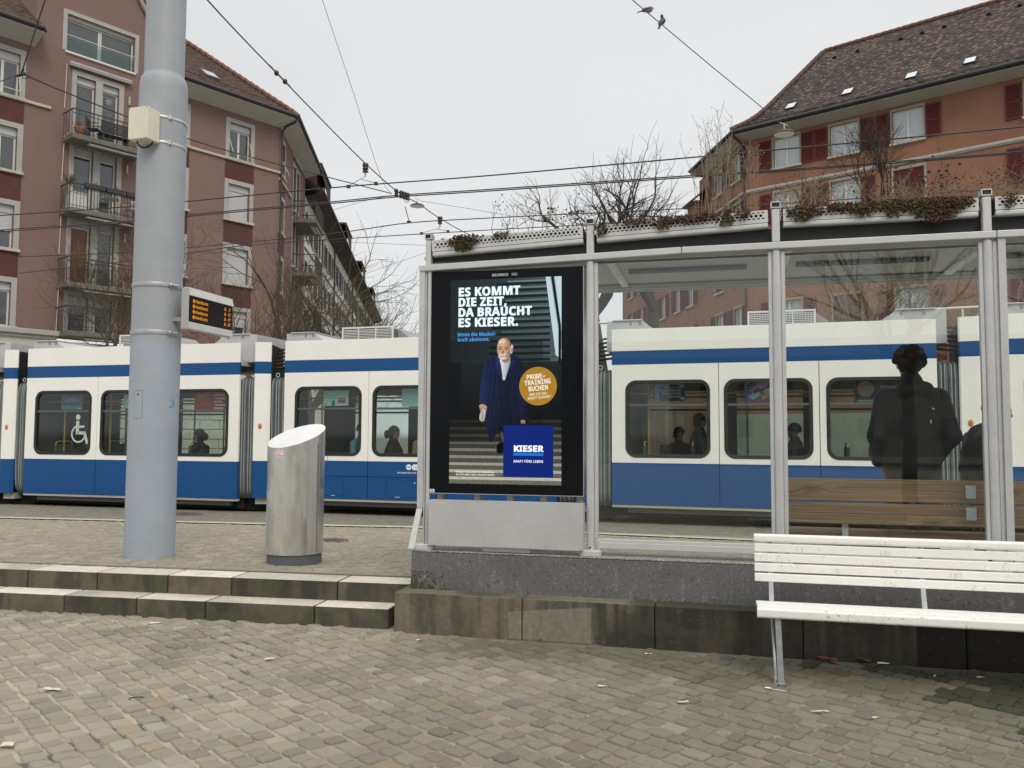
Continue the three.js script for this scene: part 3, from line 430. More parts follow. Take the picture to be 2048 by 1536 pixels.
// ---------------------------------------------------------------- benches
{
  const slatTex = (seed, wear) => tex(512, (u, v) => {
    const n = fbm(u, v, 20, 4, seed, 10), s = fbm(u, v, 90, 2, seed + 5, 12), d = fbm(u, v, 9, 3, seed + 9, 16), f = fbm(u, v, 170, 1, seed + 2, 90);
    let c = [0.84, 0.84, 0.81].map((q) => q * (0.96 + 0.08 * n)); c = mix3(c, [0.5, 0.48, 0.42], sm(0.64, 0.8, s) * sm(0.52, 0.66, d) * wear); if (f > 0.88 && d > 0.66 - 0.12 * wear) c = mix3(c, [0.14, 0.12, 0.09], 0.7 * wear); return c;
  }, [1.3, 0.6]);
  const wh = M(white, 0.5, { map: slatTex(401, 0.35), bumpMap: grainFine, bumpScale: 0.0006 }), galv = M(white, 0.5, { metalness: 0.6, map: paint([0.42, 0.44, 0.45], 0.2, 0.3, 402, 10) });
  const B = thing('park_bench', 'white slatted bench with worn paint standing on the cobbles before the shelter', 'bench', [1.59, PLAZA, -5.03], -STOP);
  const x0 = -0.13, x1 = 2.35, Y = (y) => y - PLAZA;
  for (let k = 0; k < 5; k++) {
    const yt = Y(0.538) - k * 0.0612, z = -0.432 + k * 0.012, g = k ? rb(x0, x1, yt - 0.051, yt, z - 0.028, z, 0.005, 2) : ext(rrect(-0.04, 0.0, -0.053, 0, 0.017), x1 - x0, 0, 6).rotateY(Math.PI / 2).translate(x0, yt, z + 0.012);
    if (!k) { obj('back_slat', [ext(rrect(z - 0.03, z + 0.012, yt - 0.053, yt, 0.018), x1 - x0, 0, 6).rotateY(-Math.PI / 2).translate(x1, 0, 0)], wh, B, { du: 0.2 }); continue; }
    obj('back_slat', [g], wh, B, { du: k * 0.37, dv: k * 0.21 });
  }
  obj('seat_slat', [ext(rrect(-0.052, 0, Y(0.088), Y(0.148), 0.016), x1 - x0, 0, 6).rotateY(-Math.PI / 2).translate(x1, 0, 0)], M(white, 0.42, { map: slatTex(431, 0.9), bumpMap: grainFine, bumpScale: 0.0006 }), B);
  for (let k = 0; k < 5; k++) obj('seat_slat', [rb(x0 + 0.004, x1, Y(0.128) - k * 0.006, Y(0.149) - k * 0.006, -0.113 - k * 0.064, -0.06 - k * 0.064, 0.004)], wh, B, { du: k * 0.29, dv: k * 0.17 });
  const flat = (a, b, w, d) => { const A = V(...a), C = V(...b), L = A.distanceTo(C), g = new RoundedBoxGeometry(w, L, d, 1, 0.003); g.applyQuaternion(new THREE.Quaternion().setFromUnitVectors(UP, C.clone().sub(A).normalize())); return g.translate((A.x + C.x) / 2, (A.y + C.y) / 2, (A.z + C.z) / 2); };
  for (const x of [0, 2.2]) {
    obj('leg', [flat([x, 0, -0.02], [x - 0.012, Y(0.085), -0.045], 0.034, 0.034)], galv, B);
    obj('leg', [flat([x - 0.026, 0.0, -0.05], [x - 0.036, Y(0.1), -0.34], 0.014, 0.034)], galv, B);
    obj('foot_plate', [bb(x - 0.04, x + 0.025, 0, 0.006, -0.08, 0.01)], galv, B);
  }
  for (const x of [-0.03, 0.86, 1.7]) obj('back_support', [flat([x, Y(0.09), -0.35], [x - 0.002, Y(0.5), -0.468], 0.03, 0.012)], galv, B);
  for (const x of [-0.03, 0.86, 1.7]) obj('seat_bracket', [rb(x - 0.015, x + 0.015, Y(0.083), Y(0.1), -0.38, -0.055, 0.003)], galv, B);

  const plank = (seed) => tex(512, (u, v) => {
    const kx = u - 0.13, ky = v - 0.55, kn = Math.exp(-(kx * kx * 130 + ky * ky * 14)), w = v + 0.25 * kn * Math.sign(ky) + 0.1 * (fbm(u, v, 3, 3, seed, 2) - 0.5), g = fbm(u * 0.5, w, 4, 2, seed + 3, 28), f = fbm(u, w, 12, 3, seed + 7, 120);
    let c = mix3([0.255, 0.155, 0.078], [0.13, 0.075, 0.036], sm(0.35, 0.68, 0.6 * g + 0.4 * f)); return mix3(c, [0.07, 0.038, 0.02], Math.pow(kn, 3) * 0.9);
  }, [1.3, 0.16]);
  const W = thing('slatted_bench', 'brown wooden plank bench inside the shelter, seen from behind through the glass', 'bench', [A0.x, 0, A0.z], -STOP);
  const wm = [M(white, 0.6, { map: plank(451), bumpMap: grainFine, bumpScale: 0.001 }), M(white, 0.6, { map: plank(461), bumpMap: grainFine, bumpScale: 0.001 })];
  const e0 = 2.7, e1 = 6.5;
  obj('back_plank', [rb(e0, e1, 0.709, 0.867, -0.24, -0.2, 0.006)], wm[0], W, { du: -2.7, dv: -0.709 });
  obj('back_plank', [rb(e0, e1, 0.623, 0.697, -0.24, -0.2, 0.006)], wm[1], W); obj('back_plank', [rb(e0, e1, 0.548, 0.6215, -0.24, -0.2, 0.006)], wm[0], W, { du: 0.4 });
  for (let k = 0; k < 4; k++) obj('seat_plank', [rb(e0 + 0.02, e1, 0.44, 0.475, -0.36 - k * 0.105, -0.265 - k * 0.105, 0.005)], wm[k % 2], W, { du: k * 0.3, dv: k * 0.05 });
  for (const x of [3.1, 4.5, 5.9]) obj('bench_support', [bb(x - 0.02, x + 0.02, -0.04, 0.435, -0.5, -0.46), bb(x - 0.02, x + 0.02, 0.405, 0.438, -0.68, -0.26), bb(x - 0.02, x + 0.02, 0.44, 0.85, -0.262, -0.2405)], alu, W);
  for (const y of [0.79, 0.64]) obj('mounting_plate', [rb(3.875, 3.94, y - 0.045, y + 0.045, -0.199, -0.192, 0.003)], alu, W);
}
// ---------------------------------------------------------------- litter bin
{
  const x = -2.035, z = -7.97, y0 = upperY(x, z), B = thing('litter_bin', 'round brushed steel litter bin with a slanted top, between pole and shelter', 'litter bin', [x, y0, z]);
  const r = 0.263, N = 72, H = 1.19, top = (a) => H + r * (Math.cos(a) * 0.22 - Math.sin(a) * 0.37), pos = [], nor = [], uv = [], cap = [];
  for (let i = 0; i < N; i++) {
    const a = i / N * Math.PI * 2, b = (i + 1) / N * Math.PI * 2, q = (t, y) => { pos.push(r * Math.cos(t), y, r * Math.sin(t)); nor.push(Math.cos(t), 0, Math.sin(t)); uv.push(t * r, y); };
    q(a, 0.1); q(b, top(b)); q(b, 0.1); q(a, 0.1); q(a, top(a)); q(b, top(b));
    cap.push(0, H, 0, r * Math.cos(b), top(b), r * Math.sin(b), r * Math.cos(a), top(a), r * Math.sin(a));
  }
  const g = new THREE.BufferGeometry(); g.setAttribute('position', new THREE.BufferAttribute(new Float32Array(pos), 3)); g.setAttribute('normal', new THREE.BufferAttribute(new Float32Array(nor), 3)); g.setAttribute('uv', new THREE.BufferAttribute(new Float32Array(uv), 2));
  const k = new THREE.BufferGeometry(); k.setAttribute('position', new THREE.BufferAttribute(new Float32Array(cap), 3)); k.computeVertexNormals();
  const rough = tex(512, (u, v) => { const s = fbm(u, v, 8, 4, 501, 4), b = fbm(u, v, 160, 1, 511, 3), w = fbm(u, v, 5, 3, 515, 10); return [0, 0.26 + 0.16 * sm(0.4, 0.7, s) + 0.08 * b + 0.08 * sm(0.55, 0.7, w), 1]; }, [0.83, 1.3], { data: true });
  const col = tex(512, (u, v) => { const s = fbm(u, v, 8, 4, 501, 4), b = fbm(u, v, 160, 1, 511, 3), d = fbm(u, v, 10, 4, 519, 6), q = (0.78 + 0.06 * (b - 0.5)) * (1 - 0.16 * sm(0.55, 0.75, d)) * (1 + 0.08 * (s - 0.5)); return [q, q * 0.985, q * 0.95]; }, [0.83, 1.3]);
  obj('body', g, new THREE.MeshPhysicalMaterial({ metalness: 1, roughness: 1, map: col, roughnessMap: rough, anisotropy: 0.5 }), B, { ready: true });
  obj('lid', k, M(white, 0.5, { metalness: 0.6, map: paint([0.88, 0.88, 0.87], 0.06, 0.5, 525, 6) }), B);
  obj('base_ring', [new THREE.CylinderGeometry(r - 0.012, r - 0.012, 0.1, 48).translate(0, 0.05, 0)], M([0.1, 0.11, 0.125], 0.6), B);
  const ang = R(-50), strip = (a0, a1, ya, yb, rr, mat, name, keep) => obj(name, [new THREE.CylinderGeometry(rr, rr, yb - ya, 8, 1, true, a0, a1 - a0).translate(0, (ya + yb) / 2, 0)], mat, B, { keepUV: keep });
  strip(R(62), R(63.2), 0.12, 1.12, r + 0.0012, M([0.1, 0.1, 0.1], 0.5, { side: THREE.DoubleSide }), 'door_seam');
  const st = canvasTex(160, 110, (c) => { c.fillStyle = '#ecdfe6'; c.fillRect(0, 0, 160, 110); c.fillStyle = '#d06a8c'; c.fillRect(6, 6, 60, 12); c.fillRect(84, 6, 60, 10); c.fillRect(6, 28, 146, 9); c.fillRect(6, 86, 146, 14); c.fillStyle = '#c22a5c'; c.font = 'bold 40px sans-serif'; c.fillText('Fr-AL', 8, 78); });
  strip(R(-30), R(-12), 1.0, 1.055, r + 0.0015, M(white, 0.6, { map: st, side: THREE.DoubleSide }), 'sticker', true);
}
// ---------------------------------------------------------------- catenary pole with its box and the departure board
{
  const px = -3.55, pz = -8.33, py = upperY(px, pz), P = thing('catenary_pole', 'thick grey steel pole standing on the upper pavement left of the steel bin', 'pole', [px, py, pz]);
  const paintTex = (c, s) => tex(512, (u, v) => { const n = fbm(u, v, 8, 4, s, 6), b = fbm(u, v, 3, 2, s + 3, 40), f = fbm(u, v, 110, 1, s + 5), k = 0.9 + 0.14 * n + 0.06 * b + 0.05 * f; return c.map((q) => q * k); }, [1.43, 1.4]);
  const rings = tex(256, (u, v) => 0.5 + 0.5 * (fbm(u, v, 2, 2, 541, 22) - 0.5) + 0.3 * (fbm(u, v, 60, 2, 543) - 0.5), [1.43, 1.2], { data: true });
  const cylUV = (g) => { const p = g.attributes.position, uv = g.attributes.uv; for (let i = 0; i < p.count; i++) uv.setXY(i, uv.getX(i) * 1.43, p.getY(i)); return g; };
  const body = (c, s) => M(white, 0.5, { map: paintTex(c, s), bumpMap: rings, bumpScale: 0.002 });
  obj('lower_tube', [cylUV(lathe([[0.233, -0.02], [0.233, 2.08]], 64))], body([0.33, 0.375, 0.44], 531), P, { keepUV: true });
  obj('upper_tube', [cylUV(lathe([[0.2325, 2.08], [0.23, 4.66], [0.226, 4.73], [0.214, 4.78], [0.194, 4.8], [0.192, 4.83], [0.186, 9.4]], 64))], body([0.33, 0.355, 0.395], 535), P, { keepUV: true });
  const steel = M(white, 0.45, { metalness: 0.6, map: paint([0.45, 0.46, 0.47], 0.15, 0.4, 545, 8) });
  for (const y of [2.19, 2.66]) { obj('clamp_band', [lathe([[0.231, y - 0.022], [0.24, y - 0.02], [0.24, y + 0.02], [0.231, y + 0.022]], 64)], steel, P); obj('clamp_bolt', [new THREE.SphereGeometry(0.022, 12, 8).translate(0.2, y, 0.16), cy([0.21, y, 0.13], [0.25, y, 0.1], 0.012, 0.012, 8)], steel, P); }
  const patch = (a, w, y0, y1, rr) => new THREE.CylinderGeometry(rr, rr, y1 - y0, 6, 1, true, R(a), R(w)).translate(0, (y0 + y1) / 2, 0);
  obj('access_door', [patch(-25, 21, 1.36, 1.61, 0.2336)], M([0.34, 0.385, 0.45], 0.5, { side: THREE.DoubleSide }), P); obj('access_door_frame', [patch(-26.2, 1.2, 1.35, 1.62, 0.2338), patch(-4, 1.2, 1.35, 1.62, 0.2338), patch(-26, 23, 1.345, 1.351, 0.2338), patch(-26, 23, 1.613, 1.619, 0.2338)], M([0.2, 0.23, 0.27], 0.6, { side: THREE.DoubleSide }), P); obj('lock', [cy([-0.06, 1.58, 0.21], [-0.061, 1.58, 0.2315], 0.009, 0.009, 10)], alloyDark, P);
  const tagTex = canvasTex(128, 200, (c) => { c.strokeStyle = '#3f86cf'; c.lineWidth = 9; c.lineCap = 'round'; c.beginPath(); c.moveTo(20, 30); c.quadraticCurveTo(60, 0, 62, 40); c.quadraticCurveTo(50, 80, 18, 96); c.lineTo(70, 88); c.stroke(); c.beginPath(); c.moveTo(80, 96); c.lineTo(92, 20); c.lineTo(110, 96); c.moveTo(84, 66); c.lineTo(108, 62); c.stroke(); c.lineWidth = 5; c.beginPath(); c.moveTo(96, 130); c.lineTo(104, 150); c.moveTo(84, 180); c.lineTo(92, 170); c.stroke(); });
  obj('graffiti', [patch(58, 20, 1.36, 1.55, 0.2342)], M(white, 0.7, { map: tagTex, transparent: true, side: THREE.DoubleSide }), P, { keepUV: true });
  // electrical box strapped to the pole
  const B = thing('electrical_box', 'cream electrical box strapped to the grey pole, with plug socket and black cable', 'electrical box', [px, py, pz]);
  const cream = M(white, 0.5, { map: paint([0.7, 0.69, 0.56], 0.06, 0.5, 551, 5) }), C = new THREE.Matrix4().makeRotationY(R(-16)).setPosition(-0.055, 4.2, 0.3), T = (g) => g.applyMatrix4(C);
  obj('case', [rb(-0.11, 0.11, -0.155, 0.155, -0.09, 0.062, 0.006, 2)].map(T), cream, B); obj('cover', [rb(-0.113, 0.113, -0.158, 0.158, 0.0625, 0.085, 0.008, 2)].map(T), cream, B);
  obj('corner_screw', [[-0.1, 0.148], [0.1, 0.148], [-0.1, -0.148], [0.1, -0.148]].map(([x, y]) => T(new THREE.SphereGeometry(0.008, 8, 6).translate(x, y, 0.083))), M([0.4, 0.4, 0.36], 0.5), B);
  for (const y of [4.33, 4.075]) obj('strap', [lathe([[0.232, y - 0.012], [0.2365, y - 0.012], [0.2365, y + 0.012], [0.232, y + 0.012]], 48), bx(0.03, 0.04, 0.02, 0, y, 0).rotateX(0).translate(0.155, 0, 0.185)], M([0.6, 0.6, 0.57], 0.35, { metalness: 0.5 }), B);
  obj('socket', [rb(-0.022, 0.022, -0.048, 0.048, 0.226, 0.25, 0.004).rotateY(R(4)).translate(0.02, 4.16, 0)], M([0.74, 0.73, 0.7], 0.5), B);
  obj('cable', [tube([[0.037, 4.155, 0.255], [0.04, 4.09, 0.28], [0.01, 4.02, 0.28], [-0.06, 3.985, 0.29], [-0.11, 4.02, 0.3], [-0.12, 4.08, 0.3]], 0.0085, 8, 28), cy([0.036, 4.12, 0.245], [0.036, 4.17, 0.262], 0.013, 0.013, 8)], M([0.02, 0.02, 0.02], 0.5), B);
}
{
  const n = V(-stopZ.x, 0, -stopZ.z), o = [-3.205, 2.19, -8.15], D = thing('departure_board', 'amber lettered departure board in a grey case fixed to the grey pole', 'departure board', o, Math.atan2(-n.z, n.x));
  const shell = M(white, 0.45, { map: paint([0.6, 0.61, 0.62], 0.06, 0.6, 561) });
  obj('case_top', [ext(poly([[-0.03, 0.33], [0.055, 0.33], [0.035, 0.41], [-0.01, 0.41]]), 0.765, 0).rotateY(Math.PI / 2).applyMatrix4(new THREE.Matrix4().makeScale(1, 1, -1)).scale(1, 1, 1)].map((g) => { const p = g.attributes.position; for (let i = 0; i < p.count; i += 3) { const a = [p.getX(i + 1), p.getY(i + 1), p.getZ(i + 1)]; p.setXYZ(i + 1, p.getX(i + 2), p.getY(i + 2), p.getZ(i + 2)); p.setXYZ(i + 2, ...a); } g.computeVertexNormals(); return g; }), shell, D);
  obj('case_bottom', [rb(0, 0.765, 0.0, 0.07, -0.03, 0.05, 0.006)], shell, D); obj('end_panel', [bb(-0.006, -0.001, 0.0, 0.4, -0.03, 0.05)], M([0.4, 0.4, 0.4], 0.5), D);
  obj('back_box', [bb(0, 0.765, 0.0705, 0.3295, -0.03, 0.038)], blackPlastic, D);
  const led = canvasTex(790, 262, (c) => {
    c.fillStyle = '#040407'; c.fillRect(0, 0, 790, 262); c.fillStyle = '#ff9d1c'; const rows = [["Hardturm", "2'"], ["Hardturm", "12'"], ["Hardturm", "17'"], ["Hardturm", "23'"]];
    rows.forEach(([a, b], i) => { const y = 62 + i * 54; c.beginPath(); c.arc(92, y - 15, 19, 0, 7); c.fill(); c.fillStyle = '#040407'; c.font = 'bold 30px sans-serif'; c.fillText('8', 84, y - 4); c.fillStyle = '#ff9d1c'; c.font = 'bold 46px sans-serif'; c.save(); c.translate(120, y); c.scale(0.98, 1); c.fillText(a, 0, 0); c.restore(); c.fillText(b, b.length > 2 ? 700 : 716, y); c.lineWidth = 6; c.strokeStyle = '#ff9d1c'; c.beginPath(); c.arc(650, y - 11, 12, 0.3, 5.2); c.moveTo(648, y - 38); c.lineTo(649, y - 15); c.lineTo(664, y - 14); c.lineTo(670, y - 1); c.stroke(); });
  });
  obj('led_screen', [new THREE.PlaneGeometry(0.76, 0.257).translate(0.3825, 0.2, 0.0415)], new THREE.MeshStandardMaterial({ color: 0x000000, roughness: 0.3, emissive: 0xffffff, emissiveMap: led, emissiveIntensity: 0.95 }), D, { keepUV: true });
  obj('mounting_arm', [bb(0.03, 0.07, 0.08, 0.12, -0.2, -0.031)], M([0.28, 0.28, 0.29], 0.5), D);
}
// ---------------------------------------------------------------- tram
const tram = thing('tram', 'long white and blue articulated tram standing at the stop behind the shelter', 'tram');
const carMatrix = (x, y, z, deg) => new THREE.Matrix4().makeRotationY(-R(deg)).setPosition(x, y, z);
const CARS = [['E0', carMatrix(-15.52, -0.06, -18.5, 14.3)], ['L', carMatrix(-9.893, -0.037, -17.107, 15.64)], ['M', carMatrix(-4.285, 0, -15.795, 16.82)], ['R', carMatrix(1.678, 0.034, -14.101, 17.59)], ['E1', carMatrix(7.22, 0.06, -12.25, 18.8)]];
const inCar = (c, x, y, z) => V(x, y, z).applyMatrix4(CARS[c][1]);
const tramInside = [];
{
  const gloss = (c, s, cc = 0.5) => new THREE.MeshPhysicalMaterial({ color: 0xffffff, roughness: 0.4, specularIntensity: 0.5, clearcoat: cc, clearcoatRoughness: 0.12, map: paint(c, 0.035, 2.4, s, 5) });
  const wht = gloss([0.9, 0.9, 0.865], 601, 0.2), blue = gloss([0.008, 0.078, 0.25], 602, 0.1), rubber = M([0.016, 0.017, 0.018], 0.55), grey = M(white, 0.5, { map: paint([0.5, 0.51, 0.52], 0.1, 1.4, 603) }), sill = M(white, 0.6, { map: paint([0.42, 0.42, 0.38], 0.15, 1, 604) });
  const under = M([0.012, 0.012, 0.012], 0.9), inDark = M([0.06, 0.062, 0.06], 0.8), yellow = M([0.52, 0.36, 0.04], 0.45), barM = M([0.1, 0.105, 0.115], 0.45), fabric = M(white, 0.85, { map: paint([0.115, 0.14, 0.145], 0.2, 0.8, 605) }), wire = M([0.5, 0.52, 0.52], 0.5);
  const tint = new THREE.MeshPhysicalMaterial({ color: lin(0.85, 0.9, 0.87), roughness: 0.02, transmission: 1, thickness: 0, ior: 1.45 });
  const put = (name, list, mat, m, o = {}) => { const q = obj(name, list, mat, tram, o); q.applyMatrix4(m); return q; };
  const WIN = [[0.24, 1.6], [1.84, 3.17], [3.39, 4.72]], WY = [0.79, 2.05], SEAM = [[0, 1.745], [1.755, 3.273], [3.285, 4.95]];
  const hole = (s, x0, x1, y0, y1, r) => { s.holes.push(rrect(x0, x1, y0, y1, r, THREE.Path)); return s; };
  const G = {};
  const shared = (key, make) => G[key] ??= geo(make());
  const wall = (i, len) => shared('wall' + i + len, () => [ext(hole(poly([[SEAM[i][0], 0.691], [i === 2 ? len : SEAM[i][1], 0.691], [i === 2 ? len : SEAM[i][1], 2.326], [SEAM[i][0], 2.326]]), ...WIN[i], ...WY, 0.17), 0.05, -0.05, 8)]);
  const ring = (i) => shared('ring' + i, () => [ext(hole(rrect(WIN[i][0] - 0.012, WIN[i][1] + 0.012, WY[0] - 0.012, WY[1] + 0.012, 0.18), WIN[i][0] + 0.045, WIN[i][1] - 0.045, WY[0] + 0.045, WY[1] - 0.045, 0.125), 0.045, -0.04, 8, 0.004)]);
  const pane = (i) => shared('pane' + i, () => [bb(WIN[i][0] + 0.03, WIN[i][1] - 0.03, WY[0] + 0.03, WY[1] - 0.03, -0.026, -0.022)]);
  const posters = {
    a: (c) => { c.fillStyle = '#4d7f92'; c.fillRect(0, 0, 256, 140); c.fillStyle = '#7fa9b0'; c.fillRect(46, 44, 164, 14); c.fillRect(70, 30, 110, 10); c.fillStyle = '#2d5d70'; c.fillRect(20, 76, 216, 20); c.fillStyle = '#5a6f86'; c.fillRect(30, 0, 196, 26); c.fillStyle = '#cfe0e4'; c.fillRect(200, 124, 44, 8); },
    b: (c) => { c.fillStyle = '#a9cfd0'; c.fillRect(0, 0, 256, 140); c.fillStyle = '#e4f2f2'; c.fillRect(24, 54, 110, 12); c.fillRect(24, 72, 90, 8); c.fillStyle = '#54707a'; c.fillRect(36, 28, 80, 10); c.fillStyle = '#3c2a2e'; c.beginPath(); c.ellipse(190, 58, 34, 40, 0, 0, 7); c.fill(); c.fillStyle = '#a83a34'; c.beginPath(); c.ellipse(160, 96, 40, 22, -0.5, 0, 7); c.fill(); },
    c: (c) => { c.fillStyle = '#8e2530'; c.fillRect(0, 0, 256, 140); c.fillStyle = '#a83a3e'; c.fillRect(0, 40, 120, 60); c.fillStyle = '#c87a80'; c.fillRect(14, 20, 100, 7); c.fillRect(14, 34, 70, 6); c.fillStyle = '#d3aab0'; for (let k = 0; k < 5; k++) c.fillRect(150 + 10 * (k % 2), 18 + k * 22, 84 - 8 * (k % 3), 12); },
    d: (c) => { c.fillStyle = '#b3d9da'; c.fillRect(0, 0, 256, 140); c.strokeStyle = '#3f7f93'; c.lineWidth = 3; c.beginPath(); c.moveTo(28, 30); c.lineTo(28, 66); c.lineTo(118, 66); c.moveTo(40, 44); c.lineTo(130, 42); c.stroke(); c.fillStyle = '#2b4c60'; c.fillRect(8, 120, 26, 8); c.beginPath(); c.moveTo(84, 140); c.lineTo(88, 100); c.lineTo(104, 84); c.lineTo(116, 104); c.lineTo(112, 140); c.fill(); c.fillStyle = '#a5423f'; c.fillRect(150, 70, 70, 46); c.fillStyle = '#c9a7a5'; c.fillRect(158, 80, 54, 8); },
    e: (c) => { c.fillStyle = '#a5dade'; c.fillRect(0, 0, 256, 140); c.fillStyle = '#dff6f6'; for (let k = 0; k < 6; k++) c.fillRect(60 + k * 14, 58, 8, 10); c.fillRect(10, 10, 40, 6); },
    f: (c) => { c.fillStyle = '#10171c'; c.fillRect(0, 0, 256, 140); c.fillStyle = '#3d78a8'; c.beginPath(); c.ellipse(30, 34, 22, 28, 0, 0, 7); c.fill(); c.fillRect(12, 56, 36, 84); c.fillStyle = '#182838'; c.fillRect(24, 26, 14, 16); c.fillStyle = '#4aa0d8'; c.fillRect(226, 6, 22, 22); c.fillRect(222, 106, 30, 20); c.fillStyle = '#9fb8c0'; c.font = 'bold 19px sans-serif'; c.save(); c.translate(256, 0); c.scale(-1, 1); ['EGAL, WIE DU', 'UNTERWEGS BIST:', 'BLEIB WACHSAM', 'UND SMART.'].forEach((s, k) => c.fillText(s, 34, 34 + k * 25)); c.restore(); },
    g: (c) => { c.fillStyle = '#7a5f92'; c.fillRect(0, 0, 256, 140); const q = ['#9ec9d4', '#c48fb0', '#5b5b88', '#22242c', '#c9a24e', '#8fa6cc', '#b77aa8']; for (let k = 0; k < 16; k++) { c.save(); c.translate(20 + (k * 53) % 230, 20 + (k * 37) % 110); c.rotate(-0.5); c.fillStyle = q[k % 7]; c.fillRect(-34, -16, 66, 30); c.restore(); } },
    h: (c) => { c.fillStyle = '#2c3542'; c.fillRect(0, 0, 256, 140); c.fillStyle = '#a8897e'; c.beginPath(); c.ellipse(62, 50, 44, 46, 0, 0, 7); c.fill(); c.fillStyle = '#4e5a68'; c.fillRect(20, 92, 90, 48); c.fillStyle = '#8d97a4'; c.fillRect(140, 34, 80, 8); c.fillRect(150, 52, 84, 12); c.fillRect(14, 112, 220, 9); },
  };
  const poster = (m, k, x, y, w = 0.5) => { const t = canvasTex(256, 140, posters[k]); put('poster', [new THREE.PlaneGeometry(w, w * 0.55).translate(x, y, 0)], M(white, 0.6, { map: t, side: THREE.DoubleSide }), m.clone().multiply(new THREE.Matrix4().makeTranslation(0, 0, -0.2)), { keepUV: true }); };
  CARS.forEach(([key, m], ci) => {
    const len = key === 'M' ? 5.27 : 4.95, full = key[0] !== 'E' || key === 'E1';
    for (let i = 0; i < 3; i++) {
      put('side_panel', wall(i, len), wht, m, { ready: true });
      const x0 = SEAM[i][0], x1 = i === 2 ? len : SEAM[i][1];
      put('skirt_panel', shared('skirt' + i + len + (key === 'M'), () => key === 'M' ? [rb(x0, x1, 0.41, 0.69, -0.05, 0, 0.004), rb(x0, x1, 0, 0.402, -0.05, 0, 0.004)] : [rb(x0, x1, 0, 0.69, -0.05, 0, 0.004)]), blue, m, { ready: true });
      const w = put('window', ring(i), rubber, m, { ready: true });
      obj('pane', pane(i), tint, w, { ready: true });
      obj('transom', shared('bar' + i, () => [rb(WIN[i][0] + 0.04, WIN[i][1] - 0.04, 1.625, 1.665, -0.03, -0.008, 0.008)]), barM, w, { ready: true });
    }
    put('stripe_panel', shared('stripe' + len, () => [rb(0, len, 2.327, 2.555, -0.05, 0.002, 0.004)]), blue, m, { ready: true });
    put('roof_screen', shared('screen' + len, () => [rb(0, len, 2.556, 2.925, -0.03, 0.004, 0.006)]), wht, m, { ready: true });
    put('roof_seam', shared('rseam', () => [bb(2.72, 2.724, 2.56, 2.92, 0.0045, 0.0055)]), M([0.4, 0.4, 0.38], 0.6), m, { ready: true });
    put('sill', shared('sill' + len, () => [rb(0, len, -0.05, -0.004, -0.1, -0.012, 0.005)]), sill, m, { ready: true });
    put('lower_sill', shared('sill2' + len, () => [rb(0.25, len - 0.2, -0.14, -0.062, -0.2, -0.11, 0.005)]), M([0.13, 0.13, 0.12], 0.8), m, { ready: true });
    put('underframe', shared('under' + len, () => [bb(0, len, -0.2, 0.0, -2.3, -0.22)]), under, m, { ready: true });
    put('roof', shared('roof' + len, () => [bb(0, len, 2.5, 2.6, -2.4, -0.051)]), grey, m, { ready: true });
    put('floor', shared('floor' + len, () => [bb(0, len, 0.02, 0.06, -2.36, -0.051)]), inDark, m, { ready: true });
    put('ceiling', shared('ceil' + len, () => [bb(0, len, 2.2, 2.24, -2.35, -0.052)]), M([0.2, 0.2, 0.19], 0.8), m, { ready: true });
    put('far_wall', shared('far' + len, () => [bb(0, len, 0.06, 0.72, -2.4, -2.352), bb(0, len, 2.0, 2.2, -2.4, -2.352), bb(0, 0.25, 0.72, 2, -2.4, -2.352), bb(1.5, 1.92, 0.72, 2, -2.4, -2.352), bb(3.1, 3.5, 0.72, 2, -2.4, -2.352), bb(4.7, len, 0.72, 2, -2.4, -2.352), bb(0.25, 4.7, 1.62, 1.66, -2.395, -2.36)]), inDark, m, { ready: true });
    put('far_glass', shared('farg' + len, () => [bb(0.2, 4.75, 0.7, 2.02, -2.38, -2.376)]), tint, m, { ready: true });
    for (const [e, a, b] of [[0, -2.35, -1.5], [0, -0.8, -0.06], [1, -2.35, -1.5], [1, -0.8, -0.06]]) put('end_wall', shared('ends' + len + e + a, () => [bb(e ? len - 0.04 : 0, e ? len : 0.04, 0.06, 2.2, a, b)]), inDark, m, { ready: true });
    for (const z of [-0.45, -1.9]) put('handrail', shared('rail' + z, () => [cy([0.1, 1.86, z], [4.8, 1.86, z], 0.018, 0.018, 8)]), yellow, m, { ready: true });
    for (const [x, z] of [[0.55, -0.45], [1.68, -0.45], [3.33, -1.9], [4.45, -0.45], [2.6, -1.9]]) put('grab_pole', shared('pole' + x + z, () => [cy([x, 0.06, z], [x, 2.2, z], 0.018, 0.018, 8)]), yellow, m, { ready: true });
    for (const [x, z, d] of [[0.5, -0.5, 1], [1.3, -0.5, -1], [3.7, -0.5, 1], [4.5, -0.5, -1], [0.6, -1.9, 1], [4.2, -1.9, -1]]) {
      const s = put('seat', shared('seat' + x + z, () => [rb(x - 0.03, x + 0.03, 0.5, 0.98, z - 0.24, z + 0.24, 0.025, 2), rb(x, x + d * 0.42, 0.45, 0.5, z - 0.24, z + 0.24, 0.02)]), M([0.07, 0.1, 0.1], 0.8), m, { ready: true });
      obj('seat_handle', shared('hand' + x + z, () => [tube([[x, 0.8, z - 0.22], [x, 1.02, z - 0.2], [x, 1.04, z], [x, 1.02, z + 0.2], [x, 0.8, z + 0.22]], 0.013, 6, 20)]), M([0.5, 0.46, 0.24], 0.45), s, { ready: true });
    }
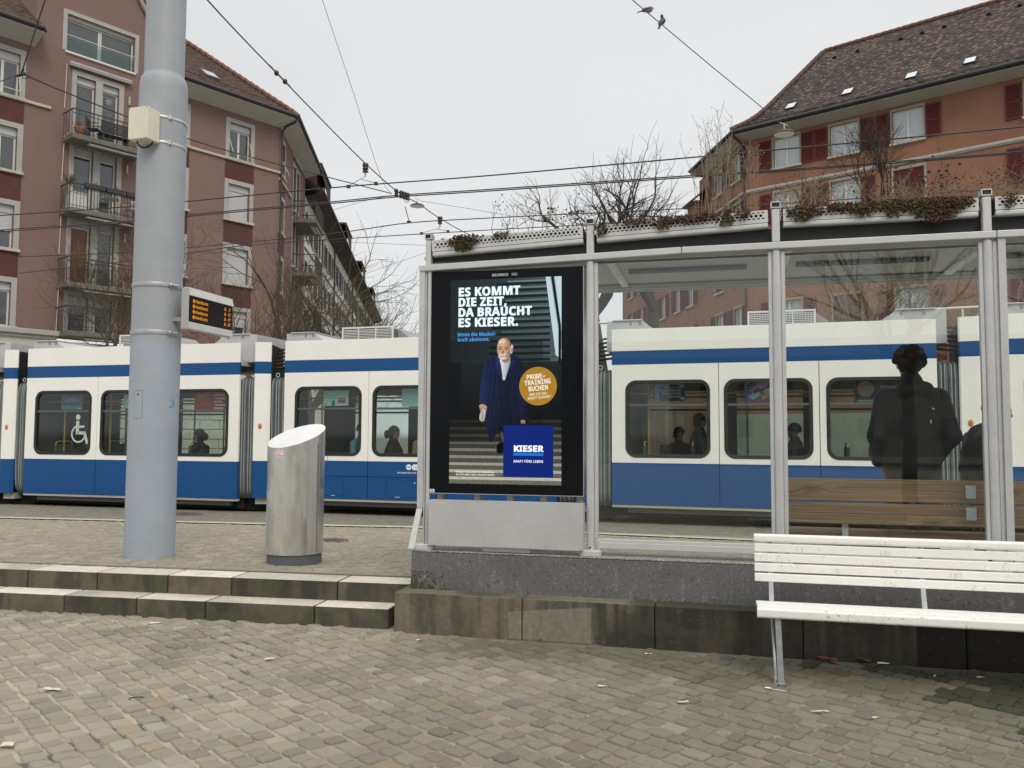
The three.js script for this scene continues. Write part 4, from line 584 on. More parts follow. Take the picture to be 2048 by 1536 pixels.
    // roof gear
    const box = (x0, x1, y1, slope) => { put('roof_box', [ext(poly(slope < 0 ? [[x0 + 0.35, y1], [x0, y1 - 0.22], [x0, 2.58], [x1, 2.58], [x1, y1]] : slope > 0 ? [[x0, y1], [x0, 2.58], [x1, 2.58], [x1, y1 - 0.2], [x1 - 0.3, y1]] : [[x0, y1], [x0, 2.58], [x1, 2.58], [x1, y1]]), 1.1, -1.35)], grey, m); put('box_lid', [rb(x0 + (slope < 0 ? 0.33 : 0.1), x1 - (slope > 0 ? 0.28 : 0.15), y1 + 0.001, y1 + 0.02, -1.36, -0.22, 0.004)], M([0.56, 0.57, 0.57], 0.5), m); for (const x of [x0 + 0.4, x1 - 0.32]) put('latch', [bb(x, x + 0.03, y1 - 0.07, y1 + 0.01, -0.245, -0.235)], M([0.3, 0.3, 0.3], 0.4, { metalness: 0.7 }), m); };
    box(-0.13, 0.75, 3.1, 1); box(len - 0.85, len + 0.19, 3.11, -1);
    const gx = { E0: 2.0, L: 1.95, M: 1.02, R: 2.2, E1: 2.2 }[key], gw = 1.06;
    const gr = [rb(gx, gx + gw, 2.6, 2.63, -0.32, -0.3, 0.004), rb(gx, gx + gw, 3.16, 3.19, -0.32, -0.3, 0.004), rb(gx, gx + 0.03, 2.6305, 3.1595, -0.32, -0.3, 0.004), rb(gx + gw - 0.03, gx + gw, 2.6305, 3.1595, -0.32, -0.3, 0.004)];
    for (let k = 1; k < 18; k++) gr.push(bx(gw - 0.062, 0.01, 0.016, gx + gw / 2, 2.63 + k * 0.0295, -0.31));
    for (let k = 1; k < 3; k++) gr.push(bx(0.016, 0.525, 0.012, gx + gw * k / 3, 2.895, -0.296));
    if (ci > 2) for (let k = 1; k < 24; k++) gr.push(bx(0.008, 0.525, 0.006, gx + 0.03 + k * (gw - 0.06) / 24, 2.895, -0.322));
    put('air_grille', gr, M([0.74, 0.75, 0.74], 0.5), m);
    put('air_unit', [ext(poly([[gx + 0.02, 2.6], [gx + gw - 0.02, 2.6], [gx + gw - 0.02, 3.15], [gx + 0.02, 3.15]]), 1.0, -1.4)], M([0.16, 0.16, 0.165], 0.7), m); put('air_duct', [slab([gx + gw, 2.62, -0.5], [gx + gw + 0.7, 2.62, -0.5], [gx + gw, 3.17, -0.5], [gx + gw, 3.17, -0.5], 0.8)], M([0.3, 0.3, 0.31], 0.6), m);
  });
  // portal modules and bellows between the carriages
  const lens = [4.95, 4.95, 5.27, 4.95];
  for (let i = 0; i < 4; i++) {
    const a = inCar(i, lens[i], 0, 0), b = inCar(i + 1, 0, 0, 0), c = a.clone().add(b).multiplyScalar(0.5), ang = Math.atan2(b.z - a.z, b.x - a.x), gap = Math.hypot(b.x - a.x, b.z - a.z), m = new THREE.Matrix4().makeRotationY(-ang).setPosition(c), w = 0.155;
    const seg = (y0, y1, z = 0) => ext(poly([[-w, z - 0.06], [w, z - 0.06], [w, z - 0.035], [w - 0.045, z], [-w + 0.02, z], [-w, z - 0.03]].map(([x, zz]) => [x, -zz])), y1 - y0, 0).rotateX(-Math.PI / 2).translate(0, y0, 0);
    put('portal_panel', [seg(0.69, 2.327)], wht, m); put('portal_panel', [seg(2.556, 2.925)], wht, m); put('portal_stripe', [seg(2.3275, 2.5555)], blue, m); put('portal_skirt', [seg(0.0, 0.6895)], blue, m);
    put('turn_light', [new THREE.SphereGeometry(0.05, 16, 10).scale(0.72, 1.1, 0.4).translate(-0.02, 1.34, 0.002)], new THREE.MeshPhysicalMaterial({ color: lin(0.62, 0.16, 0.02), roughness: 0.2, clearcoat: 1 }), m);
    put('portal_foot', [bb(-0.1, 0.15, -0.12, -0.003, -0.3, -0.08)], sill, m);
    put('portal_core', [bb(-gap / 2 + 0.02, gap / 2 - 0.02, 0.0, 2.24, -2.2, -0.5), bb(-0.12, 0.12, 2.24, 2.9, -2.2, -0.08)], under, m); put('portal_under', [bb(-gap / 2, gap / 2, -0.25, -0.002, -2.2, -0.32)], under, m);
    for (const s of [-1, 1]) {
      const x0 = s * (w + 0.005), x1 = s * (gap / 2 - 0.012), n = Math.max(3, Math.round(Math.abs(x1 - x0) / 0.07)), fold = [], lines = [];
      for (let k = 0; k < n; k++) {
        const x = mix(x0, x1, (k + 0.5) / n), r = Math.abs(x1 - x0) / n / 2 * 1.06, path = [[x, 0.0, -0.2], [x, 0.1, -0.12], [x, 0.4, -0.085], [x, 1.3, -0.085], [x, 2.08, -0.085], [x, 2.19, -0.12], [x, 2.24, -0.24], [x, 2.25, -0.5]];
        fold.push(tube(path, r, 7, 26)); lines.push(tube(path.map(([a, b, c], q) => [a + (k % 2 ? 0.3 : -0.3) * r, b + (q > 4 ? 0.02 : 0), c + (q < 6 ? r * 0.95 : 0)]), 0.0045, 5, 26));
      }
      put('bellows', fold, fabric, m); put('bellows_rib', lines, wire, m, { kind: undefined });
    }
    const cab = []; for (let k = 0; k < 6; k++) cab.push(tube([[-gap / 2 - 0.1, 2.52 + k * 0.075, -0.6], [0, 2.47 + k * 0.072, -0.5 - 0.03 * k], [gap / 2 + 0.1, 2.52 + k * 0.075, -0.6]], 0.02, 6, 8));
    put('roof_cables', cab, M([0.02, 0.021, 0.022], 0.5), m, { kind: 'stuff' });
    put('lifting_eye', [new THREE.TorusGeometry(0.033, 0.008, 8, 20).translate(0.27, 2.31, -0.1)], wire, m);
    if (i === 3 || i === 2) put('roof_pipe', [cy([-0.6, 3.12, -0.45], [0.5, 3.12, -0.45], 0.022, 0.022, 10), bb(-0.06, -0.03, 2.5, 3.1, -0.46, -0.43)], M([0.62, 0.6, 0.52], 0.5), m);
  }
  // things painted on or hung in the windows
  const [L, Mm, Rr] = [CARS[1][1], CARS[2][1], CARS[3][1]];
  poster(L, 'a', 0.94, 1.83, 0.52); poster(L, 'b', 2.45, 1.85, 0.5); poster(L, 'c', 4.2, 1.82, 0.72); poster(Mm, 'd', 0.98, 1.85, 0.52); poster(Mm, 'e', 2.62, 1.85, 0.6); poster(Rr, 'f', 0.93, 1.86, 0.52); poster(Rr, 'g', 2.45, 1.86, 0.6); poster(Rr, 'h', 4.15, 1.83, 0.7);
  const poster2 = canvasTex(180, 300, (c) => { const g = c.createLinearGradient(0, 0, 0, 300); g.addColorStop(0, '#8a3038'); g.addColorStop(0.45, '#7a3a44'); g.addColorStop(0.55, '#3f7f6a'); g.addColorStop(1, '#1c3f6e'); c.fillStyle = g; c.fillRect(0, 0, 180, 300); c.fillStyle = '#e6d9da'; c.font = 'bold 34px serif'; c.save(); c.translate(180, 0); c.scale(-1, 1); c.fillText('SCHWEIZ', 14, 70); c.restore(); });
  put('poster', [new THREE.PlaneGeometry(0.52, 0.82).translate(4.33, 1.2, -1.6)], M(white, 0.6, { map: poster2, side: THREE.DoubleSide }), L, { keepUV: true });
  put('wheelchair_sign', [new THREE.CircleGeometry(0.055, 20).translate(1.28, 1.53, 0), bx(0.075, 0.27, 0.004, 1.275, 1.32, 0), bx(0.16, 0.045, 0.004, 1.36, 1.34, 0), bx(0.19, 0.06, 0.004, 1.365, 1.215, 0), bx(0.06, 0.25, 0.004, 1.48, 1.12, 0, 0, 0, 0.33), new THREE.TorusGeometry(0.16, 0.02, 6, 24, R(245)).scale(1, 1, 0.1).rotateZ(R(95)).translate(1.3, 1.19, 0)].map((g) => g.translate(0, 0, -0.017)), M([0.5, 0.58, 0.54], 0.7, { side: THREE.DoubleSide }), L);
  const logo = canvasTex(512, 180, (c) => { c.clearRect(0, 0, 512, 180); c.fillStyle = '#eef2f4'; c.beginPath(); c.arc(196, 52, 44, 0, 7); c.fill(); c.beginPath(); c.roundRect(246, 8, 250, 88, 44); c.fill(); c.fillStyle = '#46566a'; c.font = 'bold 36px sans-serif'; c.fillText('VBZ', 162, 65); c.font = '40px sans-serif'; c.fillText('Züri Linie', 276, 66); c.fillStyle = '#dfe8ee'; c.font = 'bold 36px sans-serif'; c.save(); c.translate(4, 150); c.scale(0.86, 1); c.fillText('Umsteigen lohnt sich.', 0, 0); c.restore(); });
  put('lettering', [new THREE.PlaneGeometry(0.6, 0.21).translate(2.63, 0.55, 0.003)], M(white, 0.5, { map: logo, transparent: true }), Mm, { keepUV: true });
  const frameRing = (x0, x1, y0, y1, r) => ext(hole(rrect(x0, x1, y0, y1, r), x0 + 0.006, x1 - 0.006, y0 + 0.006, y1 - 0.006, Math.max(0.001, r - 0.006)), 0.003, 0.0, 5);
  put('hatch', [frameRing(0.32, 1.28, 0.055, 0.37, 0.05)], M([0.008, 0.03, 0.08], 0.6), Mm); put('hatch', [frameRing(2.12, 3.1, 0.055, 0.37, 0.05)], M([0.008, 0.03, 0.08], 0.6), Mm); put('hatch', [frameRing(0.66, 0.94, 0.66, 0.78, 0.004)], M([0.15, 0.15, 0.14], 0.6), Mm);
  put('hatch_lock', [cy([0.6, 0.3, 0], [0.6, 0.3, 0.006], 0.011, 0.011, 10)], wire, Mm); put('hatch_lock', [cy([2.68, 0.315, 0], [2.68, 0.315, 0.006], 0.013, 0.013, 10)], wire, Mm); put('hatch_handle', [bb(1.02, 1.1, 0.05, 0.062, 0.0035, 0.008)], wire, Mm); put('hatch_handle', [bb(2.3, 2.4, 0.05, 0.062, 0.0035, 0.008)], wire, Mm);
}
// ---------------------------------------------------------------- people and birds: one smooth skin over tapered bones
const bone = (a, b, r0, r1, c, s = null) => ({ a: V(...a), b: V(...b), r0, r1, c, s });
function skinOf(bones, cell, k = 0.035) {
  const lo = V(9, 9, 9), hi = V(-9, -9, -9);
  for (const q of bones) for (const [p, r] of [[q.a, q.r0], [q.b, q.r1]]) { lo.min(p.clone().subScalar(r + 0.03)); hi.max(p.clone().addScalar(r + 0.03)); }
  const n = [0, 1, 2].map((i) => Math.ceil((hi.getComponent(i) - lo.getComponent(i)) / cell) + 1), [nx, ny, nz] = n, F = new Float32Array(nx * ny * nz).fill(9), p = V(), t1 = V();
  const dist = (q) => { const ab = t1.copy(q.b).sub(q.a), L = ab.lengthSq(), dx = p.x - q.a.x, dy = p.y - q.a.y, dz = p.z - q.a.z, t = L ? Math.max(0, Math.min(1, (dx * ab.x + dy * ab.y + dz * ab.z) / L)) : 0; return Math.hypot(dx - ab.x * t, (dy - ab.y * t), dz - ab.z * t) - (q.r0 + (q.r1 - q.r0) * t); };
  const at = (i, j, l) => i + nx * (j + ny * l), C = new Int16Array(nx * ny * nz), best = new Float32Array(nx * ny * nz).fill(9);
  bones.forEach((q, bi) => {
    const R0 = Math.max(q.r0, q.r1) + 0.11, f = (i) => [Math.max(0, Math.floor((Math.min(q.a.getComponent(i), q.b.getComponent(i)) - R0 - lo.getComponent(i)) / cell)), Math.min(n[i] - 1, Math.ceil((Math.max(q.a.getComponent(i), q.b.getComponent(i)) + R0 - lo.getComponent(i)) / cell))];
    const [i0, i1] = f(0), [j0, j1] = f(1), [l0, l1] = f(2), kk = q.s ?? k;
    for (let l = l0; l <= l1; l++) for (let j = j0; j <= j1; j++) for (let i = i0; i <= i1; i++) {
      p.set(lo.x + i * cell, lo.y + j * cell, lo.z + l * cell); const d = dist(q), x = at(i, j, l), e = F[x], h = Math.max(0, Math.min(1, 0.5 + 0.5 * (e - d) / kk));
      F[x] = e > 8 ? d : e + (d - e) * h - kk * h * (1 - h); if (d < best[x]) { best[x] = d; C[x] = bi; }
    }
  });
  const idx = new Int32Array(nx * ny * nz).fill(-1), pos = [], col = [], tri = [], E = [[0, 1], [0, 2], [0, 4], [1, 3], [1, 5], [2, 3], [2, 6], [3, 7], [4, 5], [4, 6], [5, 7], [6, 7]];
  for (let l = 0; l < nz - 1; l++) for (let j = 0; j < ny - 1; j++) for (let i = 0; i < nx - 1; i++) {
    const v = [], w = []; for (let c = 0; c < 8; c++) { const x = at(i + (c & 1), j + (c >> 1 & 1), l + (c >> 2)); v.push(F[x]); w.push(x); }
    const neg = v.filter((a) => a < 0).length; if (!neg || neg === 8) continue;
    let sx = 0, sy = 0, sz = 0, m = 0; for (const [a, b] of E) if ((v[a] < 0) !== (v[b] < 0)) { const t = v[a] / (v[a] - v[b]); sx += (a & 1) + t * ((b & 1) - (a & 1)); sy += (a >> 1 & 1) + t * ((b >> 1 & 1) - (a >> 1 & 1)); sz += (a >> 2) + t * ((b >> 2) - (a >> 2)); m++; }
    idx[at(i, j, l)] = pos.length / 3; pos.push(lo.x + (i + sx / m) * cell, lo.y + (j + sy / m) * cell, lo.z + (l + sz / m) * cell);
    let bi = 0, bd = 9; for (const x of w) if (best[x] < bd) { bd = best[x]; bi = C[x]; } col.push(...bones[bi].c);
  }
  const Q = (a, b, c, d, flip) => { if (Math.min(a, b, c, d) < 0) return; flip ? tri.push(a, c, b, a, d, c) : tri.push(a, b, c, a, c, d); };
  for (let l = 1; l < nz - 1; l++) for (let j = 1; j < ny - 1; j++) for (let i = 1; i < nx - 1; i++) {
    const f = F[at(i, j, l)] < 0, g = (a, b, c) => idx[at(a, b, c)];
    if (f !== F[at(i + 1, j, l)] < 0) Q(g(i, j - 1, l - 1), g(i, j, l - 1), g(i, j, l), g(i, j - 1, l), !f);
    if (f !== F[at(i, j + 1, l)] < 0) Q(g(i - 1, j, l - 1), g(i - 1, j, l), g(i, j, l), g(i, j, l - 1), !f);
    if (f !== F[at(i, j, l + 1)] < 0) Q(g(i - 1, j - 1, l), g(i, j - 1, l), g(i, j, l), g(i - 1, j, l), !f);
  }
  const g = new THREE.BufferGeometry(); g.setAttribute('position', new THREE.BufferAttribute(new Float32Array(pos), 3)); g.setAttribute('color', new THREE.BufferAttribute(new Float32Array(col), 3)); g.setIndex(tri); g.computeVertexNormals();
  g.setAttribute('uv', new THREE.BufferAttribute(new Float32Array(pos.length / 3 * 2), 2)); return g;
}
const skinMat = new THREE.MeshStandardMaterial({ color: 0xffffff, vertexColors: true, roughness: 0.75 });
const SKIN = [0.42, 0.25, 0.17];
// head bones, facing +z from the neck joint n; s = scale
function headBones([x, y, z], s = 1, skin = SKIN, tilt = 0) {
  const f = (a, b, c) => [x + a * s, y + (b * Math.cos(tilt) - c * Math.sin(tilt)) * s, z + (c * Math.cos(tilt) + b * Math.sin(tilt)) * s], B = (a, b, r0, r1, k = 0.02) => bone(f(...a), f(...b), r0 * s, r1 * s, skin, k);
  return [B([0, -0.07, -0.02], [0, 0.05, -0.005], 0.056, 0.052, 0.03), B([0, 0.15, -0.03], [0, 0.155, 0.012], 0.084, 0.076), B([0, 0.06, 0.03], [0, 0.1, 0.03], 0.05, 0.062), B([0, 0.045, 0.055], [0, 0.05, 0.05], 0.03, 0.03), B([0, 0.125, 0.088], [0, 0.098, 0.104], 0.01, 0.014, 0.012), B([-0.03, 0.138, 0.075], [0.03, 0.138, 0.075], 0.016, 0.016, 0.012), B([0.078, 0.12, -0.015], [0.08, 0.1, -0.01], 0.016, 0.012, 0.008), B([-0.078, 0.12, -0.015], [-0.08, 0.1, -0.01], 0.016, 0.012, 0.008), B([-0.018, 0.068, 0.082], [0.018, 0.068, 0.082], 0.008, 0.008, 0.008)];
}
const capGeo = (s, top = 1, y = 0.14) => new THREE.SphereGeometry(0.098 * s, 18, 10, 0, Math.PI * 2, 0, Math.PI * 0.56).scale(1, 1.12 * top, 1.12).rotateX(-0.18).translate(0, y * s, -0.012 * s);
function seated(label, m, o) {
  const t = thing('person', label, 'person'); t.applyMatrix4(m);
  const c = o.coat, tr = o.trousers ?? [0.03, 0.03, 0.04], k = o.tilt ?? 0, bones = [
    ...headBones([0, 0.56, 0.02 + k * 0.4], 1, o.skin ?? SKIN, k),
    bone([0, 0.08, 0], [0, 0.3, 0.01], 0.16, 0.17, c), bone([0, 0.3, 0.01], [0, 0.44, k * 0.3], 0.17, 0.12, c), bone([-0.12, 0.44, k * 0.3], [0.12, 0.44, k * 0.3], 0.08, 0.08, c), bone([0, 0.47, k * 0.35], [0, 0.53, k * 0.38], 0.085, 0.075, o.collar ?? c, 0.02)];
  for (const s of [-1, 1]) { bones.push(bone([s * 0.2, 0.42, k * 0.3], [s * 0.25, 0.17, 0.04], 0.075, 0.06, c), bone([s * 0.25, 0.17, 0.04], [s * 0.13, 0.1, 0.27], 0.058, 0.045, c), bone([s * 0.13, 0.1, 0.27], [s * 0.09, 0.09, 0.34], 0.035, 0.03, o.skin ?? SKIN, 0.015), bone([s * 0.1, 0.06, 0.02], [s * 0.12, 0.05, 0.42], 0.085, 0.065, tr), bone([s * 0.12, 0.05, 0.42], [s * 0.12, -0.34, 0.4], 0.06, 0.045, tr), bone([s * 0.12, -0.38, 0.4], [s * 0.12, -0.4, 0.54], 0.045, 0.04, [0.01, 0.01, 0.01]));
    for (let f = 0; f < 4; f++) bones.push(bone([s * (0.075 + f * 0.014), 0.085, 0.35], [s * (0.07 + f * 0.015), 0.075, 0.4 - Math.abs(f - 1.4) * 0.008], 0.0085, 0.007, o.skin ?? SKIN, 0.004)); bones.push(bone([s * 0.07, 0.1, 0.32], [s * 0.045, 0.1, 0.36], 0.01, 0.008, o.skin ?? SKIN, 0.006)); }
  const body = skinOf(bones, 0.014, 0.045), b = obj('body', body, skinMat, t, { ready: true });
  const hm = new THREE.Matrix4().makeTranslation(0, 0.56, 0.02 + k * 0.4).multiply(new THREE.Matrix4().makeRotationX(k));
  if (o.hat) obj('hat', [capGeo(1.04, 1.05, 0.135), lathe([[0.1, 0], [0.108, 0.01], [0.106, 0.045], [0.1, 0.05]], 20).scale(1, 1, 1.1).rotateX(-0.15).translate(0, 0.118, -0.012)].map((g) => g.applyMatrix4(hm)), M(o.hat, 0.95), t);
  if (o.hair) obj('hair', [capGeo(1.02, 1, 0.14), new THREE.SphereGeometry(0.09, 14, 10).scale(1, 1.15, 0.75).translate(0, 0.09, -0.055), ...(o.bun ? [new THREE.SphereGeometry(0.05, 12, 8).scale(1, 1.6, 1).translate(0, 0.09, -0.15)] : [])].map((g) => g.applyMatrix4(hm)), M(o.hair, 0.8), t);
  if (o.glasses) obj('glasses', [-0.032, 0.032].map((x) => new THREE.TorusGeometry(0.021, 0.003, 6, 16).translate(x, 0.128, 0.098)).concat([cy([0.053, 0.13, 0.095], [0.082, 0.13, -0.01], 0.0025, 0.0025, 5), cy([-0.053, 0.13, 0.095], [-0.082, 0.13, -0.01], 0.0025, 0.0025, 5), cy([-0.011, 0.13, 0.1], [0.011, 0.13, 0.1], 0.0025, 0.0025, 5)]).map((g) => g.applyMatrix4(hm)), M([0.03, 0.03, 0.03], 0.4), t);
  return t;
}
{
  const at = (car, x, y, z, turn) => CARS[car][1].clone().multiply(new THREE.Matrix4().makeRotationY(turn).setPosition(x, y, z));
  const E = Math.PI / 2;
  seated('passenger in light blue coat and dark beanie behind tram window beside the bin', at(2, 1.42, 0.58, -0.4, E * 0.8), { coat: [0.1, 0.22, 0.28], hat: [0.012, 0.014, 0.025], glasses: true, collar: [0.02, 0.03, 0.08], skin: [0.36, 0.2, 0.13] });
  seated('passenger in brown coat and black cap behind the tram window beside the display', at(2, 2.72, 0.58, -0.42, -E * 1.25), { coat: [0.26, 0.17, 0.075], hat: [0.01, 0.011, 0.016], collar: [0.015, 0.018, 0.03], tilt: 0.16 });
  seated('long-haired passenger in dark clothes facing the one in the brown coat', at(2, 2.02, 0.53, -0.5, E * 1.1), { coat: [0.025, 0.02, 0.02], hair: [0.03, 0.018, 0.012], bun: true, skin: [0.3, 0.17, 0.12] });
  seated('dark-haired passenger with a ponytail right behind the grey pole', at(1, 3.72, 0.5, -0.55, -E), { coat: [0.015, 0.016, 0.02], hair: [0.014, 0.011, 0.01], bun: true });
  seated('passenger in black at the right edge of the tram window beside the pole', at(1, 4.48, 0.48, -0.95, -E), { coat: [0.018, 0.018, 0.02], hair: [0.05, 0.035, 0.02] });
  seated('dark-dressed passenger behind the tram window with the wheelchair sign', at(1, 0.95, 0.42, -0.5, E), { coat: [0.014, 0.016, 0.022], hair: [0.02, 0.016, 0.014], tilt: 0.3 });
  seated('passenger with dark hair seen through the shelter glass left of the middle post', at(3, 0.95, 0.5, -1.4, E * 0.4), { coat: [0.05, 0.045, 0.03], hair: [0.015, 0.012, 0.01], skin: [0.3, 0.18, 0.12] });
  seated('passenger in dark green jacket behind the first tram window within the shelter', at(3, 1.38, 0.72, -0.6, E * 1.2), { coat: [0.03, 0.045, 0.05], hair: [0.016, 0.014, 0.013], skin: [0.3, 0.18, 0.13] });
  seated('passenger in red and navy cap through the glass right of the middle post', at(3, 2.92, 0.55, -0.55, -E), { coat: [0.02, 0.025, 0.04], hat: [0.015, 0.02, 0.07], skin: [0.2, 0.09, 0.07] });
}
// standing people inside the shelter, seen from behind
function standing(name, label, m, o) {
  const t = thing('person', label, 'person'); t.applyMatrix4(m);
  const h = o.h / 1.8, c = o.coat, tr = o.trousers, w = o.w ?? 1, P = (x, y, z) => [x * h * w, y * h, z * h], hz = 0.01 + (o.lean ?? 0), b = headBones(P(0, 1.53, hz), h * 1.02, SKIN, 0.1), B = (a, e, r0, r1, col, k) => b.push(bone(P(...a), P(...e), r0 * h * w, r1 * h * w, col, k));
  B([0, 0.92, 0], [0, 1.12, 0], 0.165, 0.165, c); B([0, 1.12, 0], [0, 1.32, -0.01], 0.17, 0.16, c); B([-0.14, 1.4, -0.015], [0.14, 1.4, -0.015], 0.085, 0.085, c); B([-0.07, 1.0, 0.01], [0.07, 1.0, 0.01], 0.15, 0.15, c); B([-0.09, 1.25, 0], [0.09, 1.25, 0], 0.13, 0.13, c); B([0, 1.45, -0.02], [0, 1.52, hz - 0.025], 0.1, 0.085, c, 0.03);
  if (o.hood) { B([-0.07, 1.46, -0.09], [0.07, 1.46, -0.09], 0.07, 0.07, c, 0.03); }
  for (const s of [-1, 1]) {
    const hx = o.elbow * s; B([s * 0.2, 1.4, -0.02], [s * (0.25 + 0.5 * o.elbow), 1.13, -0.05], 0.082, 0.066, c); B([s * (0.25 + 0.5 * o.elbow), 1.13, -0.05], [s * (0.22 - 0.1 * o.elbow), 0.94, 0.13], 0.062, 0.05, c); B([s * (0.22 - 0.1 * o.elbow), 0.94, 0.13], [s * 0.15, 0.9, 0.19], 0.036, 0.034, SKIN, 0.015);
    for (let f = 0; f < 4; f++) B([s * (0.125 + f * 0.012), 0.89, 0.2], [s * (0.11 + f * 0.012), 0.81 + 0.008 * Math.abs(f - 1.5), 0.205], 0.009, 0.008, SKIN, 0.004); B([s * 0.125, 0.92, 0.205], [s * 0.1, 0.88, 0.215], 0.011, 0.009, SKIN, 0.005);
    const st = o.stance ?? 0.13; B([s * 0.1, 0.88, 0], [s * st, 0.5, 0.015], 0.1, 0.072, tr); B([s * st, 0.5, 0.015], [s * (st + 0.015), 0.1, -0.02], 0.066, 0.052, tr); B([s * (st + 0.015), 0.045, -0.05], [s * (st + 0.04), 0.035, 0.14], 0.045, 0.042, [0.012, 0.012, 0.013]);
  }
  obj('body', skinOf(b, 0.012, 0.05), skinMat, t, { ready: true });
  const r = rngOf(o.seed), hair = []; for (let i = 0; i < 90; i++) { const a = r() * 6.28, e = Math.acos(1 - 1.25 * r()), d = 0.096 * h; const p = V(Math.sin(e) * Math.cos(a), Math.cos(e), Math.sin(e) * Math.sin(a)); if (p.z > 0.45 && p.y < 0.5) continue; hair.push(new THREE.IcosahedronGeometry(0.026 * h * (0.7 + 0.6 * r()), 1).translate(p.x * d * w, 1.53 * h + 0.15 * h + p.y * d * 1.12, (hz - 0.01) * h + p.z * d * 1.1)); }
  hair.push(new THREE.SphereGeometry(0.098 * h, 18, 12).scale(w, 1.12, 1.08).translate(0, 1.685 * h, (hz - 0.01) * h - 0.004)); obj('hair', hair, M([0.022, 0.017, 0.014], 0.9), t);
  return t;
}
{
  const m = (x, z, turn) => { const p = onStop(x, 0, z); return new THREE.Matrix4().makeRotationY(turn).setPosition(p.x, upperY(p.x, p.z), p.z); };
  const man = standing('person', 'man in black hooded jacket standing in the shelter with his back turned', m(3.7, -0.98, Math.PI - STOP + 0.12), { h: 1.93, w: 0.94, coat: [0.011, 0.011, 0.014], trousers: [0.026, 0.027, 0.03], elbow: 0.05, stance: 0.12, hood: true, seed: 5 });
  obj('zip_tag', [bx(0.006, 0.03, 0.004, -0.08, 1.32, -0.19), bx(0.02, 0.008, 0.004, -0.1, 1.42, -0.185, 0, 0, 0.6)], M([0.6, 0.6, 0.58], 0.4), man);
  standing('person', 'smaller person in dark grey coat half hidden behind the right post', m(4.2, -1.0, Math.PI / 2 - STOP + 0.1), { h: 1.52, w: 0.92, lean: 0.14, coat: [0.022, 0.022, 0.028], trousers: [0.035, 0.035, 0.038], elbow: 0.0, stance: 0.09, seed: 9 });
}
// pigeons
function pigeon(label, pos, turn, pitch, tone, preen) {
  const t = thing('pigeon', label, 'bird', pos, turn, undefined), d = tone, l = tone.map((v) => v * 2.1), b = [bone([0, 0.075, 0.04], [0, 0.07, -0.05], 0.052, 0.04, l, 0.02), bone([0, 0.07, -0.05], [0, 0.05, -0.13], 0.036, 0.014, l, 0.02)];
  if (preen) b.push(bone([0, 0.1, 0.07], [0.02, 0.1, 0.105], 0.03, 0.026, d, 0.015), bone([0.02, 0.1, 0.1], [0.05, 0.085, 0.09], 0.024, 0.02, d, 0.012), bone([0.055, 0.08, 0.085], [0.07, 0.07, 0.075], 0.007, 0.003, [0.05, 0.045, 0.04], 0.005));
  else b.push(bone([0, 0.1, 0.055], [0, 0.15, 0.065], 0.032, 0.023, d, 0.02), bone([0, 0.158, 0.07], [0, 0.16, 0.076], 0.024, 0.022, d, 0.012), bone([0, 0.157, 0.095], [0, 0.152, 0.115], 0.007, 0.003, [0.05, 0.045, 0.04], 0.005));
  for (const s of [-1, 1]) b.push(bone([s * 0.042, 0.085, 0.03], [s * 0.026, 0.062, -0.13], 0.02, 0.008, s > 0 ? l : d, 0.012), bone([s * 0.016, 0.04, 0.0], [s * 0.016, 0.0, 0.008], 0.008, 0.005, [0.25, 0.08, 0.06], 0.006));
  const body = obj('body', skinOf(b, 0.006, 0.015), skinMat, t, { ready: true }); body.rotation.x = pitch;
  const tail = obj('tail', [bx(0.045, 0.006, 0.11, 0, 0.042, -0.17, -0.25, 0, 0)], M(d, 0.8), t); tail.rotation.x = pitch;
  const bars = obj('wing_bar', [-1, 1].flatMap((s) => [bx(0.004, 0.012, 0.04, s * 0.049, 0.075, -0.05, 0.5), bx(0.004, 0.01, 0.03, s * 0.043, 0.068, -0.08, 0.5)]), M([0.02, 0.02, 0.022], 0.8), t); bars.rotation.x = pitch;
  return t;
}
// ---------------------------------------------------------------- buildings
const stucco = (c, s, amt = 0.07) => M(white, 0.95, { map: tex(512, (u, v) => { const n = fbm(u, v, 5, 5, s), w = fbm(u, v, 14, 3, s + 4, 3), f = fbm(u, v, 140, 2, s + 8), k = 1 + amt * 2.2 * (n - 0.5) + amt * (w - 0.5) + 0.16 * (f - 0.5); return c.map((q) => q * k); }, 5), bumpMap: speck(grain, 0.5), bumpScale: 0.006 });
const paneM = new THREE.MeshPhysicalMaterial({ color: lin(0.05, 0.055, 0.062), roughness: 0.03, ior: 1.7, specularIntensity: 1, clearcoat: 1, clearcoatRoughness: 0.02 });
const paintWhite = M([0.68, 0.68, 0.66], 0.5), stoneGrey = M(white, 0.9, { map: paint([0.4, 0.405, 0.385], 0.1, 2, 701, 8) }), sillM = M(white, 0.85, { map: paint([0.5, 0.48, 0.4], 0.14, 1.2, 702, 8) }), boxM = M([0.46, 0.475, 0.5], 0.6), steelDark = M([0.035, 0.037, 0.04], 0.6), slabM = M(white, 0.9, { map: paint([0.17, 0.165, 0.14], 0.25, 1.5, 703, 7) }), gutterM = M([0.03, 0.03, 0.034], 0.5);
const shadeM = M(white, 0.7, { map: tex(64, (u, v) => { const k = 0.5 * (v % 1 < 0.12 ? 0.8 : 1); return [k * 0.98, k * 1.01, k * 1.05]; }, [1, 0.055]) });
